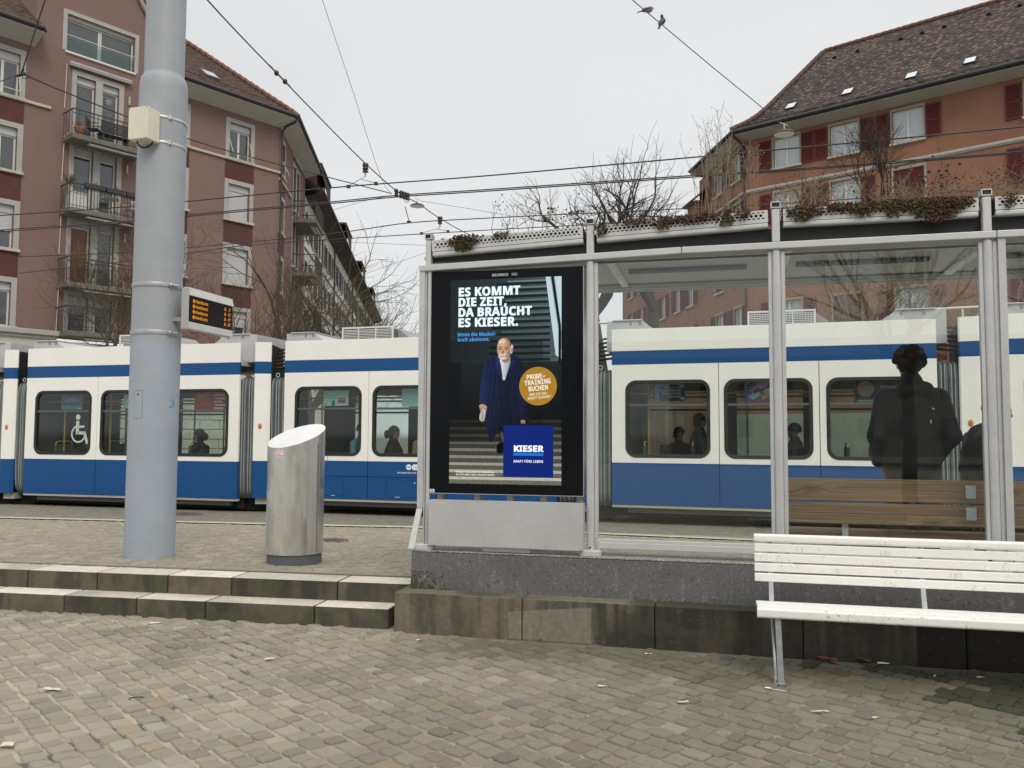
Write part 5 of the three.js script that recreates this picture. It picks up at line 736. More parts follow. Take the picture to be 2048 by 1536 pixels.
// beaver-tail roof tiles on a sloping plane: rows of separate overlapping tiles
const tileGeo = (() => { const s = new THREE.Shape(); s.moveTo(-0.085, 0.19); s.lineTo(-0.085, 0.045); s.quadraticCurveTo(-0.08, 0, 0, -0.004); s.quadraticCurveTo(0.08, 0, 0.085, 0.045); s.lineTo(0.085, 0.19); s.closePath(); const g = prep(new THREE.ExtrudeGeometry(s, { depth: 0.016, bevelEnabled: false, curveSegments: 2 })); g.rotateX(-0.1); return g; })();
function tiles(parent, m, inside, len, rise, tone, seed, cw = 0.175, ch = 0.165) {
  const r = rngOf(seed), L = [], e = new THREE.Euler(), q = new THREE.Quaternion();
  for (let j = 0; j * ch < rise; j++) for (let x = -len; x < len; x += cw) { const X = x + (j % 2) * cw / 2 + 0.006 * (r() - 0.5), Y = j * ch + 0.006 * (r() - 0.5); if (inside(X, Y + 0.08)) L.push([X, Y, r(), r(), r()]); }
  const im = new THREE.InstancedMesh(tileGeo, M(white, 0.9), L.length), a = new THREE.Matrix4();
  L.forEach(([X, Y, p, s, t], i) => { e.set(0.05 * (p - 0.5), 0.05 * (s - 0.5), 0.03 * (t - 0.5)); a.compose(V(X, Y, 0.012 + 0.006 * p), q.setFromEuler(e), V(1, 1, 1)); im.setMatrixAt(i, a); im.setColorAt(i, lin(...tone(X, Y, s, t))); });
  im.name = 'roof_tiles'; im.userData.kind = 'stuff'; im.castShadow = im.receiveShadow = true; im.applyMatrix4(m); parent.add(im); return im;
}
const basis = (o, x, y) => { const X = x.clone().normalize(), Z = X.clone().cross(y).normalize(), Y = Z.clone().cross(X); return new THREE.Matrix4().makeBasis(X, Y, Z).setPosition(o); };
const I4 = new THREE.Matrix4();
function builder(t) { return (name, list, mat, m = I4, o = {}, parent = t) => { const q = obj(name, list, mat, parent, o); if (m !== I4) q.applyMatrix4(m); return q; }; }
// wall with rectangular openings
function wallWith(x0, x1, y0, y1, holes, depth = 0.3, outline) { const s = outline ? poly(outline) : poly([[x0, y0], [x1, y0], [x1, y1], [x0, y1]]); for (const [a, b, c, d] of holes) { const h = new THREE.Path(); h.moveTo(a, c); h.lineTo(b, c); h.lineTo(b, d); h.lineTo(a, d); h.closePath(); s.holes.push(h); } return ext(s, depth, -depth); }
// a window in an opening a..b, c..d; children hang on the frame mesh
function windowIn(P, m, a, b, c, d, o = {}) {
  const top = d - (o.box ?? 0), z = o.z ?? -0.16, f = 0.06, mid = (a + b) / 2, l = [bb(a, a + f, c, top, z - 0.05, z), bb(b - f, b, c, top, z - 0.05, z), bb(a + f, b - f, c, c + f, z - 0.05, z), bb(a + f, b - f, top - f, top, z - 0.05, z)];
  if (o.sashes !== 1) l.push(bb(mid - 0.05, mid + 0.05, c + f, top - f, z - 0.045, z + 0.006));
  const w = P('window', l, o.frame ?? paintWhite, m);
  obj('pane', [bb(a + f - 0.004, b - f + 0.004, c + f - 0.004, top - f + 0.004, z - 0.04, z - 0.03)], o.pane ?? paneM, w);
  if (o.box) obj('shutter_box', [bb(a, b, top + 0.001, d, z - 0.08, z + 0.06)], boxM, w);
  if (o.down) obj('roller_shutter', [bb(a + 0.02, b - 0.02, top - o.down * (top - c), top, z + 0.012, z + 0.03)], shadeM, w);
  return w;
}
const surround = (a, b, c, d, w = 0.19, p = 0.02) => [bb(a - w, a, c, d + w, 0.001, p), bb(b, b + w, c, d + w, 0.001, p), bb(a, b, d, d + w, 0.001, p)];
{ // rose-coloured corner house
  const G = thing('apartment_house', 'rose plastered corner house with grey window surrounds, balconies and a tiled hip roof', 'house', [-11.26, 0, -39.76], R(49.67)), P = builder(G), side = new THREE.Matrix4().makeRotationY(R(45.65));
  const rose = stucco([0.228, 0.147, 0.137], 711), wine = M(white, 0.95, { map: paint([0.105, 0.04, 0.04], 0.14, 2, 712, 8) }), soffit = M(white, 0.9, { map: paint([0.47, 0.47, 0.44], 0.06, 3, 713) });
  const sills = [13.82, 10.97, 8.02, 5.12], cols = [-2.13, -5.35, -12.02, -15.2, -18.4], H = [], HS = [];
  for (const c of cols) sills.forEach((y, i) => { if (i < 3 || c < -10 || c > -3) H.push([c - 0.55, c + 0.55, y + 0.02, y + 1.66]); });
  const doors = [12.76, 9.87, 6.98, 5.06]; doors.forEach((y, i) => { const t = i === 3 ? y + 1.5 : y + 2.62; H.push([-9.42, -8.68, y, t], [-8.4, -7.74, y, t]); });
  H.push([-9.85, -7.15, 16.25, 17.75]);
  const out = [[-24, 5.05], [0, 5.05], [0, 15.97], [-6.0, 15.97], [-5.95, 18.2], [-6.35, 18.5], [-6.75, 18.95], [-7.1, 19.5], [-7.5, 20.1], [-8.1, 20.45], [-8.9, 20.45], [-9.5, 20.1], [-9.9, 19.5], [-10.25, 18.95], [-10.65, 18.5], [-10.98, 18.2], [-10.98, 15.97], [-24, 15.97]];
  P('wall', [wallWith(0, 0, 0, 0, H, 0.35, out)], rose);
  P('gable_return', [bb(-6.0, -5.7, 16, 18.2, -5, -0.36), bb(-10.98, -10.7, 16, 18.2, -5, -0.36)], rose);
  sills.forEach((y, i) => { const s = [[0.83 - 0.55, 0.83 + 0.55]]; s.forEach(([a, b]) => HS.push([a, b, y + 0.02, y + 1.66])); if (i < 3) HS.push([4.0, 4.75, y - 1.0, y + 1.6], [5.1, 5.85, y - 1.0, y + 1.6]); });
  P('side_wall', [wallWith(0.0, 8.0, -0.4, 15.97, HS, 0.35)], rose, side);
  P('interior', [bb(-24, -0.6, 5, 15.9, -1.6, -1.5), bb(-10.6, -6.1, 16, 18.5, -1.6, -1.5)], M([0.04, 0.04, 0.04], 0.9)); P('interior', [bb(0.4, 8, -0.4, 15.9, -1.6, -1.5)], M([0.04, 0.04, 0.04], 0.9), side);
  for (const [cx, list, m] of [...cols.map((c) => [c, sills, I4]), [0.83, sills, side]]) list.forEach((y, i) => {
    if (i === 3 && cx < -3 && cx > -10) return;
    const a = cx - 0.55, b = cx + 0.55, c = y + 0.02, d = y + 1.66;
    windowIn(P, m, a, b, c, d, { box: 0.3, down: cx === -2.13 && (i === 1 || i === 2) ? 0.985 : cx === -12.02 && i === 2 ? 0.5 : cx === -2.13 && i === 3 ? 0.3 : 0 });
    P('window_surround', surround(a, b, y, d, 0.195), stoneGrey, m); P('window_sill', [rb(a - 0.23, b + 0.23, y - 0.09, y + 0.015, -0.14, i ? 0.12 : 0.1, 0.01)], sillM, m);
    if (i < 3) P('apron_panel', [bb(a - 0.195, b + 0.195, sills[i + 1] + 1.86, y - 0.092, 0.001, 0.009)], wine, m);
    if (i === 0) P('window_guard', [cy([a + 0.02, y + 0.95, -0.06], [a + 0.05, y + 0.16, 0.28], 0.014, 0.014, 6), cy([b - 0.02, y + 0.95, -0.06], [b - 0.05, y + 0.16, 0.28], 0.014, 0.014, 6), cy([a + 0.05, y + 0.16, 0.28], [b - 0.05, y + 0.16, 0.28], 0.016, 0.016, 6)], paintWhite, m);
  });
  for (const y of [13.82, 10.97, 8.02]) { for (const [a, b] of [[4.0, 4.75], [5.1, 5.85]]) windowIn(P, side, a, b, y - 1, y + 1.6, { box: 0.27, sashes: 1 }); P('door_surround', [bb(3.8, 3.999, y - 1, y + 1.8, 0.001, 0.02), bb(4.751, 5.099, y - 1, y + 1.8, 0.001, 0.02), bb(5.851, 6.05, y - 1, y + 1.8, 0.001, 0.02), bb(4, 4.75, y + 1.6, y + 1.8, 0.001, 0.02), bb(5.1, 5.85, y + 1.6, y + 1.8, 0.001, 0.02)], stoneGrey, side); P('awning', [cy([3.7, y + 1.95, 0.14], [6.2, y + 1.95, 0.14], 0.06, 0.06, 8)], M([0.42, 0.43, 0.43], 0.5), side); }
  P('string_course', [rb(-24, -10.35, 13.7, 13.81, 0.001, 0.09, 0.01), rb(-6.6, 0.05, 13.7, 13.81, 0.001, 0.09, 0.01)], sillM); P('string_course', [rb(0, 3.3, 13.42, 13.53, 0.001, 0.09, 0.01)], sillM, side);
  doors.forEach((y, i) => {
    const t = i === 3 ? y + 1.5 : y + 2.62; for (const [a, b, k] of [[-9.42, -8.68, 0], [-8.4, -7.74, 1]]) windowIn(P, I4, a, b, y, t, { box: 0.27, sashes: 1, pane: i === 2 && !k ? M([0.18, 0.055, 0.018], 0.12) : undefined });
    P('door_surround', [bb(-9.6, -9.421, y, t + 0.2, 0.001, 0.02), bb(-8.679, -8.401, y, t + 0.2, 0.001, 0.02), bb(-7.739, -7.54, y, t + 0.2, 0.001, 0.02), bb(-9.42, -8.68, t, t + 0.2, 0.001, 0.02), bb(-8.4, -7.74, t, t + 0.2, 0.001, 0.02)], stoneGrey);
    P('wall_lamp', [bb(-7.36, -7.3, y + 2.05, y + 2.4, 0.001, 0.08)], M([0.5, 0.46, 0.38], 0.5));
    P('awning', [cy([-9.75, t + 0.32, 0.14], [-7.3, t + 0.32, 0.14], 0.05, 0.05, 10), bb(-9.75, -7.3, t + 0.36, t + 0.44, 0.001, 0.2)], M([0.42, 0.43, 0.43], 0.5)); P('awning_crank', [cy([-9.85, t + 0.3, 0.12], [-9.9, t - 1.5, 0.16], 0.012, 0.012, 6)], paintWhite);
  });
  const big = windowIn(P, I4, -9.85, -8.52, 16.25, 17.6, { sashes: 1, z: -0.2 }); windowIn(P, I4, -8.5, -7.15, 16.25, 17.6, { sashes: 1, z: -0.2 });
  P('window_head', [bb(-9.85, -7.15, 17.6, 17.75, -0.28, -0.1)], stoneGrey); P('window_surround', surround(-9.85, -7.15, 16.25, 17.75, 0.16), stoneGrey); P('window_sill', [rb(-9.9, -7.1, 16.16, 16.24, -0.2, 0.07, 0.01)], paintWhite);
  P('glass_guard', [bb(-9.84, -7.16, 16.27, 16.88, -0.06, -0.05)], new THREE.MeshPhysicalMaterial({ color: lin(0.8, 0.88, 0.86), transmission: 1, thickness: 0, roughness: 0.05, ior: 1.5 })); P('guard_rail', [cy([-9.85, 16.93, -0.05], [-7.15, 16.93, -0.05], 0.016, 0.016, 6)], paintWhite);
  P('paper_star', [...Array(8)].map((_, k) => bx(0.05, 0.34, 0.008).rotateZ(k * Math.PI / 4 / 1).translate(-8.1, 14.75, -0.15)), M([0.6, 0.62, 0.63], 0.8));
  // gable coping and cornice
  const curve = out.slice(4, 16).map(([x, y]) => V(x, y, 0)); P('gable_cornice', [new THREE.TubeGeometry(new THREE.CatmullRomCurve3(curve.map((v) => V(v.x, v.y + 0.05, 0.12))), 60, 0.11, 6)], stoneGrey); P('gable_cap', [new THREE.TubeGeometry(new THREE.CatmullRomCurve3(curve.map((v) => V(v.x, v.y + 0.2, 0.18))), 60, 0.08, 6)], M([0.09, 0.05, 0.045], 0.7));
  // eaves: sloping plaster soffit, dark gutter
  const eave = (x0, x1, m) => { P('soffit', [slab([x1, 15.98, 0.01], [x0, 15.98, 0.01], [x0, 16.28, 0.84], [x1, 16.28, 0.84], 0.04)], soffit, m); P('eave_board', [bb(x0, x1, 16.285, 16.33, 0.7, 0.86)], paintWhite, m); P('gutter', [cy([x0, 16.4, 0.93], [x1, 16.4, 0.93], 0.085, 0.085, 10)], gutterM, m); };
  eave(-24, -11.0, I4); eave(-5.9, 0.36, I4); eave(-0.36, 8.0, side);
  const tone = (X, Y, s, t) => { const k = 0.75 + 0.5 * s; return t > 0.94 ? [0.16 * k, 0.075 * k, 0.05 * k] : [0.1 * k, 0.062 * k, 0.046 * k]; }, sl = Math.atan(0.75);
  const roofM = M([0.06, 0.04, 0.032], 0.9);
  P('roof', [slab([-6, 16.36, 0.9], [0.38, 16.36, 0.9], [-2.99, 22.36, -7.1], [-6, 22.36, -7.1], 0.08), slab([-24, 16.36, 0.9], [-10.9, 16.36, 0.9], [-10.9, 22.36, -7.1], [-24, 22.36, -7.1], 0.08), slab([-11, 22.37, -7.1], [-5.9, 22.37, -7.1], [-5.9, 18.2, -1.8], [-11, 18.2, -1.8], 0.08)], roofM);
  P('roof', [slab([-0.38, 16.36, 0.9], [8.5, 16.36, 0.9], [8.5, 22.36, -7.1], [2.99, 22.36, -7.1], 0.08)], roofM, side);
  const front = basis(V(0, 16.37, 0.9), V(1, 0, 0), V(0, Math.sin(sl), -Math.cos(sl))); const cs = Math.cos(sl);
  tiles(G, front, (X, Y) => (X < 0.38 - Y * cs * 0.4213 && X > -6) || (X < -10.9 && X > -16), 24, 10, tone, 721);
  tiles(G, side.clone().multiply(front), (X, Y) => X > -0.38 + Y * cs * 0.4213 && X < 8.3, 9, 10, tone, 722);
  P('hip_tile', [...Array(26)].map((_, k) => { const d = k * 0.31, p = V(0.4213 * (0.9 - d), 16.43 + 0.75 * d, 0.9 - d), q = V(0.4213 * (0.55 - d), 16.52 + 0.75 * (d + 0.35), 0.55 - d); return cy(p, q, 0.125, 0.105, 8); }), M([0.17, 0.08, 0.058], 0.85), I4, { kind: 'stuff' });
  const sk = basis(V(-3.35, 17.42, -0.45), V(1, 0, 0), V(0, Math.sin(sl), -Math.cos(sl))); P('skylight', [bb(-0.34, 0.34, -0.05, 0.75, 0, 0.1)], M([0.12, 0.12, 0.12], 0.5), sk); P('skylight_glass', [bb(-0.28, 0.28, 0.02, 0.68, 0.1005, 0.104)], paneM, sk);
  P('snow_guard', [cy([-6, 16.98, 0.35], [0, 16.98, 0.35], 0.015, 0.015, 6)], steelDark);
  P('downpipe', [tube([[0.34, 16.32, 0.92], [0.3, 16.16, 0.82], [0.1, 15.95, 0.3], [0.06, 15.7, 0.1], [0.06, 15.3, 0.09]], 0.055, 8, 20), cy([0.06, 15.35, 0.09], [0.06, -0.3, 0.09], 0.055, 0.055, 10)], M([0.05, 0.042, 0.04], 0.5));
  // balconies
  const balcony = (x0, x1, y, z, m, bars) => {
    P('balcony_slab', [rb(x0, x1, y - 0.2, y, 0.02, z, 0.02)], slabM, m); P('balcony_awning', [cy([x0 + 0.7, y - 0.27, z - 0.12], [x1 - 0.2, y - 0.27, z - 0.12], 0.045, 0.045, 8), bb(x0 + 0.7, x1 - 0.6, y - 0.25, y - 0.21, z - 0.4, z - 0.2)], M([0.5, 0.5, 0.49], 0.5), m);
    P('railing', [bb(x0, x1, y + 0.93, y + 0.97, z - 0.06, z - 0.03), bb(x0, x0 + 0.03, y + 0.93, y + 0.97, 0.03, z - 0.061), bb(x1 - 0.03, x1, y + 0.93, y + 0.97, 0.03, z - 0.061), bb(x0, x1, y + 0.08, y + 0.1, z - 0.055, z - 0.035), bb(x0, x1, y + 0.78, y + 0.8, z - 0.055, z - 0.035)], steelDark, m);
    const l = []; for (let x = x0; x <= x1 + 0.01; x += bars) l.push(bb(x - 0.008, x + 0.008, y - 0.02, y + 0.93, z - 0.05, z - 0.034)); for (let k = 0.1; k < z - 0.1; k += bars) l.push(bb(x0 + 0.005, x0 + 0.02, y - 0.02, y + 0.93, k, k + 0.014), bb(x1 - 0.02, x1 - 0.005, y - 0.02, y + 0.93, k, k + 0.014)); P('railing_bars', l, steelDark, m, { kind: 'stuff' });
  };
  balcony(-9.9, -7.0, 12.72, 1.0, I4, 0.24); balcony(-9.9, -7.0, 9.83, 1.0, I4, 0.13); balcony(-9.9, -7.0, 6.95, 1.0, I4, 0.13); balcony(-9.9, -6.8, 5.06, 1.2, I4, 0.13);
  for (const y of [12.55, 9.7, 6.85]) balcony(3.9, 6.9, y, 1.25, side, 0.14);
  // white rusticated ground storey below the cornice
  const rust = M(white, 0.9, { map: paint([0.56, 0.55, 0.51], 0.12, 2, 731, 9), bumpMap: grainWide, bumpScale: 0.02 });
  P('cornice', [rb(-24, -9.9, 4.86, 5.06, 0.0, 0.55, 0.03), rb(-24, -9.95, 4.74, 4.86, 0, 0.45, 0.02)], stoneGrey);
  P('ground_wall', [bb(-24, 0, -0.6, 4.74, -0.3, 0.0)], rust); P('lintel_wall', [bb(-24, -9.95, 3.9, 4.74, 0.001, 0.36)], rust);
  const bl = []; for (let j = 0; j < 10; j++) for (let k = 0; k < 26; k++) { const x = -24 + k * 0.92 + (j % 2) * 0.46; if (x > -0.95) continue; if (j < 9 && ((x > -16.5 && x < -12.6) || (x > -20.8 && x < -17.6))) continue; bl.push(rb(x, x + 0.89, -0.3 + j * 0.42, 0.09 + j * 0.42, 0.001, 0.05 + 0.03 * hash(j, k, 4), 0.03)); }
  P('rusticated_blocks', bl, rust, I4, { kind: 'stuff' });
  P('archway', [bb(-16.6, -12.6, -0.5, 3.9, 0.002, 0.012), bb(-20.8, -17.6, -0.5, 3.9, 0.002, 0.012)], M([0.018, 0.018, 0.02], 0.8));
  // loose things on the balconies
  const W = (x, y, z) => V(x, y, z).applyMatrix4(G.matrix), turn = R(49.67); G.updateMatrix();
  const at = (name, label, cat, x, y, z, grp, rot = 0) => { const p = W(x, y, z); return thing(name, label, cat, [p.x, p.y, p.z], turn + rot, grp); };
  const terra = M([0.33, 0.14, 0.07], 0.85), leaf = M([0.1, 0.1, 0.035], 0.9), r = rngOf(77);
  const tuft = (n, s, h) => [...Array(n)].map(() => { const a = r() * 6.28, q = r() * s; return cy([q * 0.4 * Math.cos(a), 0, q * 0.4 * Math.sin(a)], [q * Math.cos(a), h * (0.5 + 0.5 * r()), q * Math.sin(a)], 0.008, 0.002, 3); });
  const pot = (label, x, y, z, s, n) => { const t = at('flower_pot', label, 'flower pot', x, y, z, 'flower pots on the balconies'); obj('pot', [lathe([[0.001, 0], [s * 0.7, 0], [s, s * 1.5], [s * 1.06, s * 1.5], [s * 1.06, s * 1.75], [s * 0.9, s * 1.75], [s * 0.88, s * 1.5], [0.001, s * 1.5]], 14)], terra, t); obj('plant', tuft(n, s * 1.6, s * 2.2).map((g) => g.translate(0, s * 1.4, 0)), leaf, t); };
  G.updateMatrix();
  pot('terracotta pot with yellowish plant at the left end of the top balcony', -9.55, 12.72, 0.75, 0.19, 40); pot('terracotta pot beside the cream box at the right end of the top balcony', -7.05, 12.72, 0.85, 0.2, 30);
  const chair = (label, x, y, z, mat, rot) => { const t = at('balcony_chair', label, 'chair', x, y, z, undefined, rot); obj('seat', [rb(-0.22, 0.22, 0.43, 0.455, -0.22, 0.22, 0.01)], mat, t); obj('backrest', [...Array(4)].map((_, k) => bb(-0.2, 0.2, 0.55 + k * 0.09, 0.61 + k * 0.09, -0.235, -0.22)), mat, t); for (const [i, j] of [[-1, -1], [1, -1], [-1, 1], [1, 1]]) obj('leg', [cy([i * 0.2, 0, j * 0.22], [i * 0.19, j < 0 ? 0.9 : 0.66, j * 0.2], 0.012, 0.012, 6)], mat, t); obj('armrest', [-1, 1].map((i) => bb(i * 0.2 - 0.02, i * 0.2 + 0.02, 0.65, 0.67, -0.2, 0.22)), mat, t); };
  chair('black metal chair behind the railing of the top balcony', -8.95, 12.72, 0.6, steelDark, 0.9); chair('white metal chair at the right end of the middle balcony', -7.35, 9.83, 0.55, M([0.7, 0.7, 0.68], 0.5), -1.2);
  const bench = at('balcony_bench', 'black slatted bench behind the railing of the top balcony', 'bench', -8.1, 12.72, 0.45); obj('seat', [bb(-0.6, 0.6, 0.4, 0.43, -0.2, 0.2)], steelDark, bench); obj('backrest', [...Array(5)].map((_, k) => bb(-0.6, 0.6, 0.46 + k * 0.09, 0.53 + k * 0.09, 0.2, 0.22)), steelDark, bench); for (const i of [-0.5, 0.5]) obj('leg', [bb(i - 0.03, i + 0.03, 0, 0.4, -0.18, 0.18)], steelDark, bench);
  const tb = at('balcony_table', 'small white bistro table on the middle balcony', 'table', -8.2, 9.83, 0.55); obj('tabletop', [lathe([[0.001, 0.7], [0.34, 0.7], [0.35, 0.72], [0.34, 0.74], [0.001, 0.74]], 24)], paintWhite, tb); for (let k = 0; k < 3; k++) obj('leg', [tube([[0.04, 0.7, 0], [0.05, 0.35, 0], [0.2, 0.02, 0]], 0.014, 6).map?.(0) ?? tube([[0.04, 0.7, 0], [0.05, 0.35, 0], [0.2, 0.02, 0]], 0.014, 6)].map((g) => g.rotateY(k * 2.09)), paintWhite, tb);
  const cab = at('storage_box', 'white storage cabinet at the left end of the middle balcony', 'cabinet', -9.5, 9.83, 0.6); obj('case', [rb(-0.32, 0.32, 0, 0.62, -0.22, 0.22, 0.01)], paintWhite, cab); obj('lid', [rb(-0.34, 0.34, 0.621, 0.67, -0.24, 0.24, 0.01)], paintWhite, cab);
  ['first dark flower box from the left on the middle balcony railing', 'second dark flower box from the left on the middle balcony railing', 'third dark flower box from the left on the middle balcony railing', 'dark flower box beside the pole on the middle balcony railing'].forEach((label, k) => { const t = at('flower_box', label, 'flower box', -9.0 + k * 0.8 + (k > 2 ? 0.1 : 0), 10.66, 1.02, 'flower boxes on the middle balcony'); obj('box', [rb(-0.38, 0.38, 0, 0.2, -0.1, 0.1, 0.015)], M([0.04, 0.042, 0.05], 0.7), t); obj('plant', tuft(18, 0.3, 0.2).map((g) => g.translate(0, 0.19, 0)), leaf, t); });
  const bam = (label, x, y, z, n, h, s, mat, name = 'balcony_shrub', cat = 'shrub') => { const t = at(name, label, cat, x, y, z); const st = [], lf = []; for (let i = 0; i < n; i++) { const a = r() * 6.28, q = s * Math.sqrt(r()), X = q * Math.cos(a), Z = q * Math.sin(a) * 0.6, hh = h * (0.5 + 0.5 * r()), bx2 = X * 1.5 + 0.15 * (r() - 0.5); st.push(cy([X * 0.5, 0, Z * 0.5], [bx2, hh, Z], 0.008, 0.004, 4)); for (let k = 0; k < 9; k++) { const f = 0.25 + 0.75 * r(); lf.push(bx(0.008 + 0.012 * r(), 0.1 + 0.12 * r(), 0.002, 0, 0, 0, r() - 0.5, r() * 3, 2.2 * (r() - 0.5)).translate(mix(X * 0.5, bx2, f) + 0.14 * (r() - 0.5), hh * f, Z * f + 0.14 * (r() - 0.5))); } } obj('stem', st, M([0.12, 0.09, 0.05], 0.9), t); obj('foliage', lf, mat, t, { kind: 'stuff' }); };
  bam('dry yellow-brown bamboo on the left of the lowest visible balcony', -9.1, 6.95, 0.6, 34, 1.8, 0.5, M([0.17, 0.12, 0.045], 0.9)); bam('dark tangled shrub in the middle of the lowest visible balcony', -8.1, 6.95, 0.7, 26, 0.95, 0.75, M([0.075, 0.055, 0.03], 0.9)); bam('low plant hanging on the left corner of the middle balcony', -9.85, 10.7, 0.9, 10, 0.4, 0.2, M([0.08, 0.085, 0.05], 0.9));
}
{ // long white terrace row behind the corner house
  const d = V(-0.0926, 0, -0.9957), o = V(-11.26, 0, -39.76), turn = Math.atan2(-d.z, d.x);
  const white2 = stucco([0.74, 0.725, 0.67], 741, 0.06), brown = M(white, 0.9, { map: paint([0.06, 0.043, 0.036], 0.2, 1.5, 742, 12) }), green = M([0.045, 0.055, 0.052], 0.7), H = [], Lh = 14, p0 = o.clone().addScaledVector(d, 8.1);
  const G = thing('terrace_house', 'white terrace house with dark shutters and a dormer adjoining the rose corner house', 'house', [p0.x, 0, p0.z], turn, undefined), P = builder(G);
  const xs = [1.2, 3.4, 5.6, 8.3, 10.5, 12.7]; for (const x of xs) for (const y of [12.6, 9.75, 6.9, 4.05]) H.push([x - 0.45, x + 0.45, y, y + 1.5]);
  P('wall', [wallWith(0, Lh, -0.4, 15.0, H, 0.3)], white2); P('interior', [bb(0, Lh, 0, 15, -1, -0.9)], M([0.03, 0.03, 0.03], 0.9));
  for (const x of xs) for (const y of [12.6, 9.75, 6.9, 4.05]) { windowIn(P, I4, x - 0.45, x + 0.45, y, y + 1.5, { z: -0.1 }); for (const s of [-1, 1]) P('shutter', [bb(x + s * 0.47 - (s < 0 ? 0.42 : 0), x + s * 0.47 + (s > 0 ? 0.42 : 0), y, y + 1.5, 0.005, 0.05), ...[...Array(7)].map((_, k) => bx(0.36, 0.03, 0.02, x + s * 0.68, y + 0.16 + k * 0.2, 0.058))], green); P('window_sill', [bb(x - 0.5, x + 0.5, y - 0.08, y, 0.002, 0.08)], stoneGrey); }
  for (const y of [11.9, 9.05]) P('string_course', [bb(0, Lh, y, y + 0.1, 0.001, 0.05)], M([0.14, 0.13, 0.11], 0.9));
  P('eave', [slab([Lh, 14.95, 0.01], [0, 14.95, 0.01], [0, 15.25, 0.95], [Lh, 15.25, 0.95], 0.05), bb(0, Lh, 15.25, 15.42, 0.86, 1.0)], brown); P('gutter', [cy([0, 15.3, 1.03], [Lh, 15.3, 1.03], 0.08, 0.08, 8)], gutterM);
  P('roof', [slab([0, 15.42, 0.95], [Lh, 15.42, 0.95], [Lh, 18.4, -4], [0, 18.4, -4], 0.2)], brown);
  P('dormer', [ext(poly([[1.2, 15.6], [5.4, 15.6], [5.4, 17.1], [1.2, 17.1]]), 3, -2.6)], M(white, 0.9, { map: paint([0.075, 0.03, 0.028], 0.15, 1.5, 745) })); P('dormer_roof', [rb(0.9, 5.7, 17.1, 17.25, -3, 0.8, 0.02), slab([5.7, 16.0, 0.72], [5.7, 17.25, 0.72], [0.9, 17.25, 0.72], [0.9, 17.0, 0.72], 0.04)], brown); P('dormer_window', [bb(1.6, 2.6, 15.9, 16.9, 0.401, 0.43), bb(3.6, 4.8, 15.9, 16.9, 0.401, 0.43)], paneM);
  P('downpipe', [cy([Lh - 0.1, 15.2, 0.1], [Lh - 0.1, -0.3, 0.1], 0.06, 0.06, 8)], gutterM); P('balcony', [bb(6.4, 8.6, 6.2, 6.35, 0.02, 1.3), bb(6.4, 8.6, 6.35, 7.3, 1.24, 1.28), bb(6.4, 6.44, 6.35, 7.3, 0.02, 1.239)], green);
  ['second white terrace house of the row receding behind the bare trees', 'third white terrace house of the receding row', 'farthest white terrace house, at the end of the row above the tram'].forEach((l, k) => { const q = p0.clone().addScaledVector(d, Lh * (k + 1) + 0.002); copyOf(G, l, [q.x, 0, q.z]); });
}
